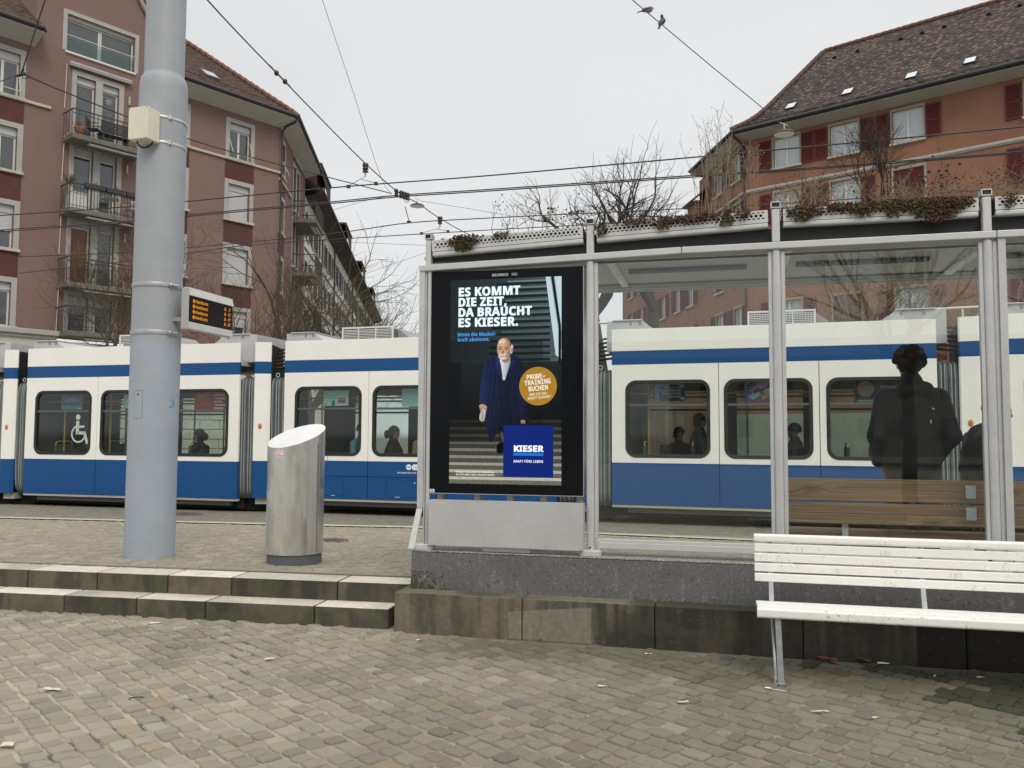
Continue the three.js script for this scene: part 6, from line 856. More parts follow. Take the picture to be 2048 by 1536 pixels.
{ // orange house with dark red shutters
  const G = thing('apartment_house', 'orange plastered house with dark red shutters and a steep tiled roof above the shelter', 'house', [12.87, 0, -45.7], R(-40.02)), P = builder(G), sideM = new THREE.Matrix4().makeRotationY(R(-43.0));
  const orange = stucco([0.265, 0.13, 0.08], 751, 0.18), red = M(white, 0.75, { map: paint([0.125, 0.02, 0.024], 0.15, 1, 752, 8) }), soff = M(white, 0.9, { map: paint([0.33, 0.32, 0.28], 0.07, 3, 753) }), greenGrey = M(white, 0.9, { map: paint([0.29, 0.3, 0.25], 0.1, 1.5, 754) });
  const rows = [15.66, 12.71, 9.76, 6.81, 3.86], cols = [2.33, 5.36, 8.42, 14.1, 17.2, 20.3], H = [], HS = [], sc = [-1.25, -4.05];
  for (const y of rows) { for (const x of cols) H.push([x - 0.7, x + 0.7, y, y + 1.6]); for (const x of sc) HS.push([x - 0.58, x + 0.58, y, y + 1.6]); }
  P('wall', [wallWith(0, 28, 2.4, 17.56, H, 0.35)], orange); P('side_wall', [wallWith(-7.4, 0, 2.4, 17.56, HS, 0.35)], orange, sideM); P('base_wall', [bb(0, 28, -0.6, 2.4, -0.3, 0.06)], M(white, 0.95, { map: paint([0.3, 0.31, 0.29], 0.12, 3, 755, 7) })); P('base_wall', [bb(-7.4, 0, -0.6, 2.4, -0.3, 0.06)], M(white, 0.95, { map: paint([0.3, 0.31, 0.29], 0.12, 3, 755, 7) }), sideM);
  P('interior', [bb(0.5, 28, 0, 17.4, -1.4, -1.3)], M([0.05, 0.055, 0.06], 0.9)); P('interior', [bb(-7.4, -0.5, 0, 17.4, -1.4, -1.3)], M([0.05, 0.055, 0.06], 0.9), sideM);
  const shut = geo([bb(-0.34, 0.34, 0.02, 0.1, 0.01, 0.05), bb(-0.34, 0.34, 1.56, 1.64, 0.01, 0.05), bb(-0.34, 0.34, 0.8, 0.86, 0.01, 0.05), bb(-0.34, -0.27, 0.1, 1.56, 0.01, 0.05), bb(0.27, 0.34, 0.1, 1.56, 0.01, 0.05), ...[...Array(9)].flatMap((_, k) => [0.12, 0.88].map((y) => bx(0.54, 0.075, 0.012, 0, y + 0.035 + k * 0.076, 0.028, -0.6)))]);
  const paneO = new THREE.MeshPhysicalMaterial({ color: lin(0.36, 0.4, 0.44), roughness: 0.04, ior: 1.8, clearcoat: 1, clearcoatRoughness: 0.02 });
  const win = (x, hw, y, m, closed, opts = {}) => {
    P('window_surround', [bb(x - hw - 0.1, x - hw, y, y + 1.74, 0.002, 0.03), bb(x + hw, x + hw + 0.1, y, y + 1.74, 0.002, 0.03), bb(x - hw, x + hw, y + 1.6, y + 1.74, 0.002, 0.03)], greenGrey, m); P('window_sill', [rb(x - hw - 0.14, x + hw + 0.14, y - 0.1, y, -0.1, 0.12, 0.01)], sillM, m);
    windowIn(P, m, x - hw, x + hw, y, y + 1.6, { z: -0.12, pane: paneO });
    const so = closed ? [[-hw + 0.35, 0], [hw - 0.35, 0]] : [[-hw - 0.46, 0], [hw + 0.46, 0]];
    for (const [dx] of so) { const q = obj('shutter', shut, red, G, { ready: true }); q.applyMatrix4(m.clone().multiply(new THREE.Matrix4().makeTranslation(x + dx, y - 0.03, closed ? -0.06 : 0.02))); }
  };
  rows.forEach((y, i) => { cols.forEach((x, j) => win(x, 0.7, y, I4, (i === 1 && j === 2) || (i === 3 && j === 1))); sc.forEach((x) => win(x, 0.58, y, sideM, i === 2)); });
  P('string_course', [rb(0, 28, 14.62, 14.76, 0.001, 0.1, 0.02), bb(0, 28, 14.56, 14.615, 0.001, 0.05)], stoneGrey); P('string_course', [rb(-7.4, 0, 14.62, 14.76, 0.001, 0.1, 0.02)], stoneGrey, sideM);
  const eave = (x0, x1, m) => { P('soffit', [slab([x1, 17.56, 0.0], [x0, 17.56, 0.0], [x0, 17.74, 0.86], [x1, 17.74, 0.86], 0.05)], soff, m); P('gutter', [cy([x0, 17.88, 0.95], [x1, 17.88, 0.95], 0.085, 0.085, 10), bb(x0, x1, 17.76, 17.83, 0.75, 0.9)], gutterM, m); };
  eave(-0.36, 28, I4); eave(-6.6, 0.36, sideM);
  const prof = [[0, 17.95], [1.0, 18.5], [1.8, 19.07], [2.5, 19.68], [6.95, 24.12]], k = -0.393, roofM = M([0.05, 0.035, 0.028], 0.9);
  const tone = (X, Y, s, t) => { const n = fbm(X / 20 + 2, Y / 20 + 2, 16, 3, 761), q = fbm(X / 20 + 2, Y / 20 + 2, 5, 3, 765), f = 0.65 + 0.6 * s; const c = t > 0.72 + 0.2 * (0.5 - n) ? [0.15, 0.108, 0.085] : mix3([0.05, 0.043, 0.04], [0.078, 0.06, 0.05], n); return c.map((v) => v * f * (0.8 + 0.4 * q)); };
  for (let i = 0; i < 4; i++) {
    const [d0, y0] = prof[i], [d1, y1] = prof[i + 1], e = (d, y, s) => [s * k * (0.9 - d), y, 0.9 - d];
    P('roof', [slab(e(d0, y0, 1), [28, y0, 0.9 - d0], [28, y1, 0.9 - d1], e(d1, y1, 1), 0.1)], roofM); P('roof', [slab([-6.7, y0, 0.9 - d0], e(d0, y0, -1), e(d1, y1, -1), [-6.7, y1, 0.9 - d1], 0.1)], roofM, sideM);
    const L = Math.hypot(d1 - d0, y1 - y0), up = V(0, (y1 - y0) / L, -(d1 - d0) / L), c = (d1 - d0) / L, fr = basis(V(0, y0 + 0.01, 0.9 - d0), V(1, 0, 0), up);
    tiles(G, fr, (X, Y) => X > k * (0.9 - d0 - Y * c) && X < 16 && Y < L + 0.05, 18, L, (X, Y, s, t) => tone(X, Y + i * 2, s, t), 770 + i); tiles(G, sideM.clone().multiply(fr), (X, Y) => X < -k * (0.9 - d0 - Y * c) && X > -6.7 && Y < L + 0.05, 9, L, tone, 780 + i);
  }
  const yAt = (d) => { let i = 0; while (i < 3 && d > prof[i + 1][0]) i++; const t = (d - prof[i][0]) / (prof[i + 1][0] - prof[i][0]); return mix(prof[i][1], prof[i + 1][1], t); };
  P('hip_tile', [...Array(20)].map((_, q) => { const a = q * 0.35, b = a + 0.4, f = (d, h) => V(k * (0.9 - d), yAt(Math.min(6.95, d)) + h, 0.9 - d); return cy(f(a, 0.1), f(b, 0.16), 0.15, 0.12, 8); }), M([0.1, 0.065, 0.05], 0.9), I4, { kind: 'stuff' });
  P('ridge_tile', [...Array(66)].map((_, q) => cy([2.36 + q * 0.38, 24.17, -6.05], [2.36 + q * 0.38 + 0.43, 24.22, -6.05], 0.15, 0.13, 8)), M([0.15, 0.08, 0.055], 0.9), I4, { kind: 'stuff' });
  const c1 = Math.atan2(4.44, 4.45), sky = (x, d) => { const m = basis(V(x, yAt(d), 0.9 - d), V(1, 0, 0), V(0, 0.64, -0.768)); P('skylight', [bb(-0.27, 0.27, 0, 0.72, 0, 0.12)], M([0.03, 0.03, 0.032], 0.5), m); P('skylight_glass', [bb(-0.23, 0.23, 0.05, 0.68, 0.1205, 0.125)], new THREE.MeshPhysicalMaterial({ color: lin(0.45, 0.48, 0.48), roughness: 0.1, clearcoat: 1, ior: 1.8 }), m); };
  for (const x of [2.2, 5.25, 8.38, 11.02, 15]) sky(x, 1.75);
  for (const x of [3.3, 4.6, 6.9, 8.0, 9.1, 11.2, 12.6]) P('roof_vent', [new THREE.SphereGeometry(0.13, 10, 6).scale(1, 0.7, 1).translate(x, yAt(5.9) + 0.06, 0.9 - 5.85)], M([0.02, 0.018, 0.018], 0.8));
  P('downpipe', [tube([[-0.3, 17.8, 0.92], [-0.26, 17.6, 0.8], [-0.06, 17.3, 0.22], [-0.03, 16.9, 0.1], [-0.03, 16.4, 0.1]], 0.06, 8, 20), cy([-0.03, 16.5, 0.1], [-0.03, -0.3, 0.1], 0.06, 0.06, 10)], gutterM);
  // lower orange wing behind it, with a tiled oriel
  const wing = thing('apartment_house', 'lower orange wing with a tiled oriel behind the left corner of the orange house', 'house', [12.87, 0, -45.7], R(-40.02 - 43.0)), Q = builder(wing), HW = []; const wx = [-9.2, -11.9, -15.2, -18, -21, -24];
  for (const x of wx) for (const y of [12.71, 9.76, 6.81]) HW.push([x - 0.55, x + 0.55, y, y + 1.6]);
  Q('wall', [wallWith(-27, -7.42, -0.5, 15.2, HW, 0.3)], orange); Q('interior', [bb(-27, -7.42, 0, 15, -1.2, -1.1)], M([0.04, 0.04, 0.045], 0.9)); Q('roof', [slab([-27, 15.2, 0.5], [-7.4, 15.2, 0.5], [-7.4, 16.6, -5], [-27, 16.6, -5], 0.15)], roofM);
  for (const x of wx) for (const y of [12.71, 9.76, 6.81]) { windowIn(Q, I4, x - 0.55, x + 0.55, y, y + 1.6, { z: -0.1, pane: paneO }); Q('window_sill', [bb(x - 0.7, x + 0.7, y - 0.1, y, 0.001, 0.12)], sillM); for (const s of [-1, 1]) { const q = obj('shutter', shut, red, wing, { ready: true }); q.position.set(x + s * 0.93, y - 0.03, 0.01); } }
  Q('oriel', [bb(-7.39, -6.0, 11.5, 15.9, 0.002, 0.8)], orange); Q('oriel_roof', [slab([-7.6, 15.85, 1.1], [-5.85, 15.85, 1.1], [-5.85, 16.75, 0.02], [-7.6, 16.75, 0.02], 0.12), bb(-7.5, -5.9, 15.7, 15.82, 0.002, 1.0)], M([0.11, 0.07, 0.052], 0.9)); Q('oriel_window', [bb(-7.1, -6.3, 13.2, 14.9, 0.801, 0.83)], paneO);
}
// ---------------------------------------------------------------- pixel ray helpers for hanging wires: a point at a depth, or at a height
camera.updateMatrixWorld();
const rayOf = (px, py) => V((px - 1024) / 1680, -(py - 768) / 1680, -1).applyQuaternion(camera.quaternion);
const atZ = (px, py, Z) => { const d = rayOf(px, py); return EYE.clone().addScaledVector(d, Z / -d.z); };
const atH = (px, py, h) => { const d = rayOf(px, py); return EYE.clone().addScaledVector(d, (h - EYE.y) / d.y); };

// ---------------------------------------------------------------- trees: tapered limbs grown from a trunk
class Wood {
  constructor() { this.p = []; this.n = []; }
  path(pts, r0, r1, k) {
    let u = V(0.31, 0.2, 0.9), prev = null;
    for (let i = 0; i < pts.length; i++) {
      const d = pts[Math.min(i + 1, pts.length - 1)].clone().sub(pts[Math.max(0, i - 1)]).normalize(), a = u.clone().cross(d).normalize(), b = d.clone().cross(a), r = mix(r0, r1, i / (pts.length - 1)), ring = [];
      for (let j = 0; j < k; j++) { const t = j / k * Math.PI * 2, n = a.clone().multiplyScalar(Math.cos(t)).addScaledVector(b, Math.sin(t)); ring.push([pts[i].clone().addScaledVector(n, r), n]); }
      if (prev) for (let j = 0; j < k; j++) { const q = (j + 1) % k; for (const [v, n] of [prev[j], prev[q], ring[q], prev[j], ring[q], ring[j]]) { this.p.push(v.x, v.y, v.z); this.n.push(n.x, n.y, n.z); } }
      prev = ring;
    }
  }
  geo() { const g = new THREE.BufferGeometry(); g.setAttribute('position', new THREE.BufferAttribute(new Float32Array(this.p), 3)); g.setAttribute('normal', new THREE.BufferAttribute(new Float32Array(this.n), 3)); return g; }
}
function grow(W, r, p, d, len, rad, lev, o) {
  const n = lev > 2 ? 5 : lev > 0 ? 4 : 3, pts = [p.clone()], q = p.clone(), dir = d.clone();
  for (let i = 0; i < n; i++) { dir.add(V(r() - 0.5, (r() - 0.5) * 0.8 + o.up, r() - 0.5).multiplyScalar(o.wob)).normalize(); q.addScaledVector(dir, len / n); pts.push(q.clone()); }
  W.path(pts, Math.max(rad, o.min ?? 0.0055), Math.max(lev ? rad * 0.62 : rad * 0.35, (o.min ?? 0.0055) * 0.7), lev > 2 ? 7 : lev > 1 ? 5 : lev > 0 ? 4 : 3);
  if (!lev) return;
  const kids = o.kids[lev] ?? 3;
  for (let i = 0; i < kids; i++) {
    const f = i === 0 ? 1 : mix(o.from ?? 0.3, 0.98, (i + 0.6 * r()) / kids), s = Math.min(n - 1, Math.floor(f * n)), at = pts[s].clone().lerp(pts[s + 1], Math.min(1, f * n - s)), base = pts[s + 1].clone().sub(pts[s]).normalize(), side = V(r() - 0.5, r() - 0.5, r() - 0.5).cross(base).normalize(), ang = i === 0 ? 0.25 * r() : o.ang * (0.7 + 0.6 * r());
    grow(W, r, at, base.multiplyScalar(Math.cos(ang)).addScaledVector(side, Math.sin(ang)).normalize(), len * (o.shrink ?? 0.66) * (0.75 + 0.5 * r()), rad * (i === 0 ? 0.62 : 0.5) * (1.05 - 0.35 * f + 0.1), lev - 1, o);
  }
}
const bark = (c, s) => M(white, 0.95, { map: tex(128, (u, v) => { const n = fbm(u, v, 10, 4, s), q = fbm(u, v, 6, 3, s + 5, 3); return mix3(c.map((k) => k * (0.65 + 0.7 * n)), [0.075, 0.08, 0.035], sm(0.5, 0.7, q) * 0.5); }, 0.6) });
const barkA = bark([0.075, 0.062, 0.046], 801), barkB = bark([0.05, 0.042, 0.036], 811), twigA = M([0.1, 0.08, 0.058], 0.9), twigB = M([0.045, 0.036, 0.03], 0.9), twigC = M([0.2, 0.17, 0.115], 0.9);
function bareTree(label, px, Z, o, mats = [barkA, twigA], x0) {
  const X = x0 ?? (px - 1024) / 1680 * Z, y = x0 === undefined ? upperY(X, -Z) : PLAZA, t = thing('bare_tree', label, 'tree', [X, y, -Z], 0), r = rngOf(o.seed), T = new Wood(), C = new Wood();
  const stems = o.stems ?? 1, tops = [];
  const h0 = o.clear ?? 2.2;
  for (let s = 0; s < stems; s++) {
    const a = s / stems * 6.28 + o.seed, lean = stems > 1 ? 0.16 : 0.04, pts = []; for (let i = 0; i <= 6; i++) pts.push(V(Math.cos(a) * lean * h0 * i / 6 + (stems > 1 ? 0.12 * Math.cos(a) : 0) + 0.05 * (r() - 0.5), i / 6 * h0, Math.sin(a) * lean * h0 * i / 6 + (stems > 1 ? 0.12 * Math.sin(a) : 0)));
    T.path(pts, o.r, o.r * 0.75, 9); tops.push([pts[6], pts[6].clone().sub(pts[5]).normalize()]);
  }
  for (const [p, d] of tops) { const n = o.limbs ?? 4; for (let i = 0; i < n; i++) { const a = i / n * 6.28 + 6 * r(), e = i === 0 ? 0.15 : o.open * (0.7 + 0.6 * r()); grow(C, r, p, V(Math.sin(e) * Math.cos(a), Math.cos(e), Math.sin(e) * Math.sin(a)).addScaledVector(d, 0.3).normalize(), o.len * (0.8 + 0.4 * r()), o.r * 0.6, o.lev ?? 4, o); } }
  obj('trunk', T.geo(), mats[0], t, {}); obj('crown', C.geo(), mats[1], t, {});
  return t;
}
const kidsD = { 4: 4, 3: 4, 2: 4, 1: 4 };
bareTree('slender bare tree in front of the rose house, its trunk right of the departure board', 545, 29.5, { seed: 3, r: 0.11, clear: 2.6, limbs: 5, len: 2.3, lev: 4, open: 0.75, up: 0.08, wob: 0.5, ang: 0.7, kids: kidsD });
bareTree('mossy many-branched bare tree before the white terrace row', 625, 31, { seed: 8, r: 0.16, clear: 2.4, limbs: 6, len: 2.5, lev: 4, open: 0.95, up: 0.05, wob: 0.55, ang: 0.66, kids: kidsD }, [barkA, M([0.1, 0.09, 0.055], 0.9)]);
bareTree('tall thin bare tree rising right of the mossy one', 690, 44, { seed: 14, r: 0.14, clear: 3.6, limbs: 3, len: 2.3, lev: 4, open: 0.7, up: 0.12, wob: 0.34, ang: 0.62, kids: kidsD });
bareTree('bare tree before the balconies on the left, partly hidden by the grey pole', 262, 27, { seed: 21, r: 0.12, clear: 2.8, limbs: 5, len: 2.3, lev: 4, open: 0.85, up: 0.08, wob: 0.4, ang: 0.66, kids: kidsD }, [barkA, M([0.09, 0.075, 0.045], 0.9)]);
bareTree('distant bare tree with a dense round crown left of the advertising screen', 842, 62, { seed: 27, r: 0.25, clear: 3.5, limbs: 6, len: 2.7, lev: 4, open: 0.9, up: 0.06, wob: 0.4, ang: 0.7, min: 0.008, kids: { 4: 4, 3: 4, 2: 4, 1: 3 } }, [barkB, twigB]);
bareTree('dark gnarled bare tree against the sky behind the shelter roof', 1250, 24, { seed: 35, r: 0.19, clear: 5.0, stems: 2, limbs: 4, len: 2.2, lev: 4, open: 0.75, up: 0.02, wob: 0.6, ang: 0.72, kids: { 4: 4, 3: 3, 2: 4, 1: 3 } }, [barkB, twigB]);
bareTree('bare tree with pale twigs seen through the glass left of the right post', 1790, 21, { seed: 40, r: 0.13, clear: 2.2, limbs: 5, len: 1.75, lev: 4, open: 0.9, up: 0.02, wob: 0.4, ang: 0.7, kids: kidsD }, [barkA, twigC]);
bareTree('bare tree with pale twigs at the right edge behind the shelter', 2035, 20.5, { seed: 46, r: 0.12, clear: 2.2, limbs: 5, len: 1.7, lev: 4, open: 0.9, up: 0.02, wob: 0.4, ang: 0.7, kids: kidsD }, [barkA, twigC]);
// across the plaza, behind the photographer: what the panes and the steel reflect
bareTree('bare plaza tree opposite the shelter, mirrored in its glass', 0, -8.5, { seed: 52, r: 0.17, clear: 2.6, limbs: 5, len: 2.3, lev: 4, open: 0.8, up: 0.1, wob: 0.36, ang: 0.65, kids: { 4: 4, 3: 3, 2: 3, 1: 3 } }, [barkB, twigB], 2.0);
bareTree('second bare plaza tree opposite the shelter, farther to the right', 0, -9.5, { seed: 58, r: 0.16, clear: 2.6, limbs: 5, len: 2.3, lev: 4, open: 0.8, up: 0.1, wob: 0.36, ang: 0.65, kids: { 4: 4, 3: 3, 2: 3, 1: 3 } }, [barkB, twigB], 6.2);
{  // unseen house, added so panes and steel mirror less bright sky
  const G = thing('apartment_house', 'unseen long grey house added across the plaza to darken what the glass and the steel mirror', 'house', [8, PLAZA, 62], Math.PI - STOP), P = builder(G), H = [];
  for (let i = -11; i <= 11; i++) for (let j = 0; j < 2; j++) H.push([i * 3 - 0.6, i * 3 + 0.6, 1.4 + j * 3, 3 + j * 3]);
  P('wall', [wallWith(-36, 36, 0, 8, H, 0.3)], stucco([0.3, 0.28, 0.25], 821)); P('roof', [slab([-36.5, 7.9, 0.7], [36.5, 7.9, 0.7], [36.5, 10, -5], [-36.5, 10, -5], 0.2)], M([0.07, 0.05, 0.042], 0.9)); P('back_wall', [bb(-36, 36, 0, 8, -6, -1)], M([0.05, 0.05, 0.05], 0.9));
  for (const [a, b, c, d] of H) P('window', [bb(a, b, c, d, -0.2, -0.15)], paneM);
}
// ---------------------------------------------------------------- planting on the shelter roof
{
  const S = new THREE.Matrix4().makeRotationY(-STOP).setPosition(A0.x, 0, A0.z), r = rngOf(91), gyAt = (x) => 2.565 + 0.036 * Math.min(x, 2.5) + 0.118;
  const leafs = [], add = (x, y, z, s) => { const k = r(), c = k < 0.55 ? [0.06 + 0.03 * r(), 0.026 + 0.012 * r(), 0.02] : k < 0.9 ? [0.05, 0.048 + 0.02 * r(), 0.022] : [0.13, 0.1, 0.05]; const g = prep(new THREE.OctahedronGeometry(s, 0).scale(0.6 + r(), 0.5 + 0.6 * r(), 0.6 + r()).rotateX(3 * r()).rotateZ(3 * r()).translate(x, y, z)), n = g.attributes.position.count; g.setAttribute('color', new THREE.BufferAttribute(new Float32Array([...Array(n)].flatMap(() => c)), 3)); leafs.push(g); };
  // carpet just behind the gutter edge, and clumps that spill over it
  for (let i = 0; i < 2600; i++) { const x = 0.1 + 6.6 * r(), n = fbm(x / 7, 0.5, 24, 3, 92); add(x, gyAt(x) + 0.03 * r() * (0.4 + n) - 0.004, -0.5 * r() + 0.005, 0.008 + 0.008 * r()); }
  for (const [x, w, drop, n] of [[0.32, 0.13, 0.115, 420], [0.62, 0.08, 0.03, 60], [1.4, 0.06, 0.1, 90], [1.65, 0.16, 0.03, 110], [2.05, 0.25, 0.05, 330], [2.3, 0.07, 0.1, 120], [1.85, 0.09, 0.08, 100], [2.42, 0.06, 0.06, 70], [2.83, 0.12, 0.1, 320], [3.05, 0.12, 0.05, 120], [3.22, 0.14, 0.09, 260], [3.42, 0.1, 0.11, 220], [3.68, 0.18, 0.16, 900], [3.55, 0.25, 0.06, 500], [3.82, 0.1, 0.07, 300], [4.14, 0.05, 0.09, 60], [5.0, 0.3, 0.1, 300]])
    for (let i = 0; i < n; i++) { const u = (r() + r() + r() - 1.5) / 1.5, X = x + w * u * 1.3, d = drop * Math.pow(r(), 1.3) * (1 - u * u * 0.8); add(X, gyAt(X) + 0.03 - d - 0.03 * r(), 0.03 + 0.035 * r() * Math.sin(Math.min(1, d / 0.04 + 0.4) * 1.5), 0.005 + 0.0055 * r()); }
  const carpet = obj('sedum_carpet', leafs, new THREE.MeshStandardMaterial({ color: 0xffffff, vertexColors: true, roughness: 0.9 }), scene, { kind: 'stuff' }); carpet.applyMatrix4(S); tag(carpet, 'reddish brown sedum hanging over the perforated gutter of the shelter roof', 'plants');
  const straw = M([0.3, 0.24, 0.15], 0.9), dark = M([0.075, 0.05, 0.035], 0.9), pale = M([0.27, 0.23, 0.17], 0.9);
  const weed = (label, x, z, n, h, sp, mat, head, seed, bend = 0.12, branchy = 0.5) => {
    const q = V(x, gyAt(x) - 0.01, z).applyMatrix4(S), t = thing('dry_weed', label, 'plant', [q.x, q.y, q.z], -STOP), g = rngOf(seed), W = new Wood(), hd = [];
    for (let i = 0; i < n; i++) {
      const X = sp * (g() - 0.5), Z = 0.3 * (g() - 0.5), H = h * (0.55 + 0.45 * g()), b = bend * (g() - 0.5) * H * 3, P = (f) => V(X + b * f * f + 0.012 * Math.sin(f * 9 + i), H * f, Z + 0.3 * b * f), pts = [0, 0.2, 0.4, 0.6, 0.8, 1].map(P); W.path(pts, 0.0028, 0.0012, 4);
      const nb = Math.round(branchy * (4 + 5 * g())); for (let k = 0; k < nb; k++) { const f = 0.55 + 0.42 * g(), a = P(f), e = a.clone().add(V((g() - 0.5) * 0.16, 0.03 + 0.08 * g(), (g() - 0.5) * 0.1)), m = a.clone().lerp(e, 0.5).add(V(0, -0.012, 0)); W.path([a, m, e], 0.0014, 0.0008, 3); hd.push(new THREE.OctahedronGeometry(head * (0.6 + 0.8 * g()), 0).translate(e.x, e.y, e.z)); }
    }
    obj('stem', W.geo(), mat, t); if (hd.length) obj('seed_head', hd, mat === pale ? straw : dark, t, { kind: 'stuff' });
  };
  weed('two dry umbel stalks on the shelter roof above the screen lettering', 0.5, -0.4, 3, 0.42, 0.1, dark, 0.006, 1, 0.05, 1); weed('tuft of thin dry stalks on the roof above the middle of the screen', 0.72, -0.4, 6, 0.42, 0.16, pale, 0.004, 2, 0.1, 0.8); weed('pale dry stalks on the roof right of the middle of the screen', 0.92, -0.4, 5, 0.46, 0.16, pale, 0.004, 3, 0.12, 0.8); weed('single tall umbel stalk on the roof near the second bracket', 1.13, -0.35, 1, 0.62, 0.02, dark, 0.006, 14, 0.02, 1.2);
  weed('dark low seed heads left of the second roof bracket', 1.1, -0.12, 9, 0.16, 0.34, dark, 0.011, 5, 0.3, 0.5); weed('tall pale plume of dry stalks before the left end of the orange house', 2.2, -0.5, 26, 1.02, 0.26, pale, 0.004, 6, 0.12, 0.9); weed('thin straight dry stalks right of the tall pale plume', 2.42, -0.5, 14, 0.74, 0.26, pale, 0.005, 7, 0.1, 0.8); weed('brown dry tangle on the roof right of the third bracket', 2.9, -0.4, 44, 0.36, 0.5, straw, 0.005, 8, 0.5, 0.7); weed('brown dry tangle on the roof left of the fourth bracket', 3.65, -0.4, 60, 0.3, 0.7, straw, 0.006, 9, 0.7, 0.7); weed('round dark seed heads on the roof before the fourth bracket', 3.72, -0.35, 8, 0.42, 0.4, dark, 0.012, 10, 0.2, 0.4); weed('dense dry tangle on the roof at the right edge', 4.45, -0.4, 60, 0.32, 0.7, straw, 0.006, 11, 0.6, 0.7);
  const shrub = (label, x, z, o) => { const q = V(x, gyAt(x) - 0.02, z).applyMatrix4(S), t = thing('roof_shrub', label, 'shrub', [q.x, q.y, q.z], -STOP), g = rngOf(o.seed), T = new Wood(), C = new Wood(); for (let i = 0; i < o.n; i++) { const a = i / o.n * 6.28 + o.seed, e = 0.1 + 0.28 * g(), d = V(Math.sin(e) * Math.cos(a), Math.cos(e), Math.sin(e) * Math.sin(a) * 0.6).normalize(), p = V(0.03 * Math.cos(a), 0, 0.03 * Math.sin(a)), k = p.clone().addScaledVector(d, o.h * 0.3); T.path([p, p.clone().lerp(k, 0.5), k], 0.009, 0.007, 6); for (let j = 0; j < 2; j++) grow(C, g, k, d.clone().add(V(0.35 * (g() - 0.5), 0.2, 0.3 * (g() - 0.5))).normalize(), o.h * 0.38, 0.0062, 3, o); } obj('stem', T.geo(), twigB, t); obj('twigs', C.geo(), twigB, t); };
  shrub('leafless dark shrub growing on the shelter roof before the orange house', 3.42, -0.5, { seed: 4, n: 5, h: 0.72, up: 0.08, wob: 0.4, ang: 0.6, kids: { 3: 4, 2: 3, 1: 3 }, shrink: 0.68, min: 0.0016 });
  shrub('small leafless shrub on the shelter roof left of the big one', 2.95, -0.55, { seed: 7, n: 3, h: 0.42, up: 0.05, wob: 0.5, ang: 0.75, kids: { 3: 3, 2: 3, 1: 2 }, shrink: 0.66, min: 0.0016 });
  const fl = V(3.03, gyAt(3.03) + 0.025, 0.03).applyMatrix4(S), f = thing('pink_flower', 'single pink blossom in the sedum above the gutter', 'flower', [fl.x, fl.y, fl.z]); obj('petals', [...Array(7)].map((_, k) => new THREE.SphereGeometry(0.009, 8, 6).scale(1, 0.6, 1).translate(0.009 * Math.cos(k * 0.9), 0.003, 0.009 * Math.sin(k * 0.9))).concat([new THREE.SphereGeometry(0.009, 8, 6)]), M([0.6, 0.25, 0.35], 0.8), f); obj('stalk', [cy([0, -0.06, 0], [0, 0, 0], 0.002, 0.002, 5)], M([0.06, 0.08, 0.03], 0.9), f);
}
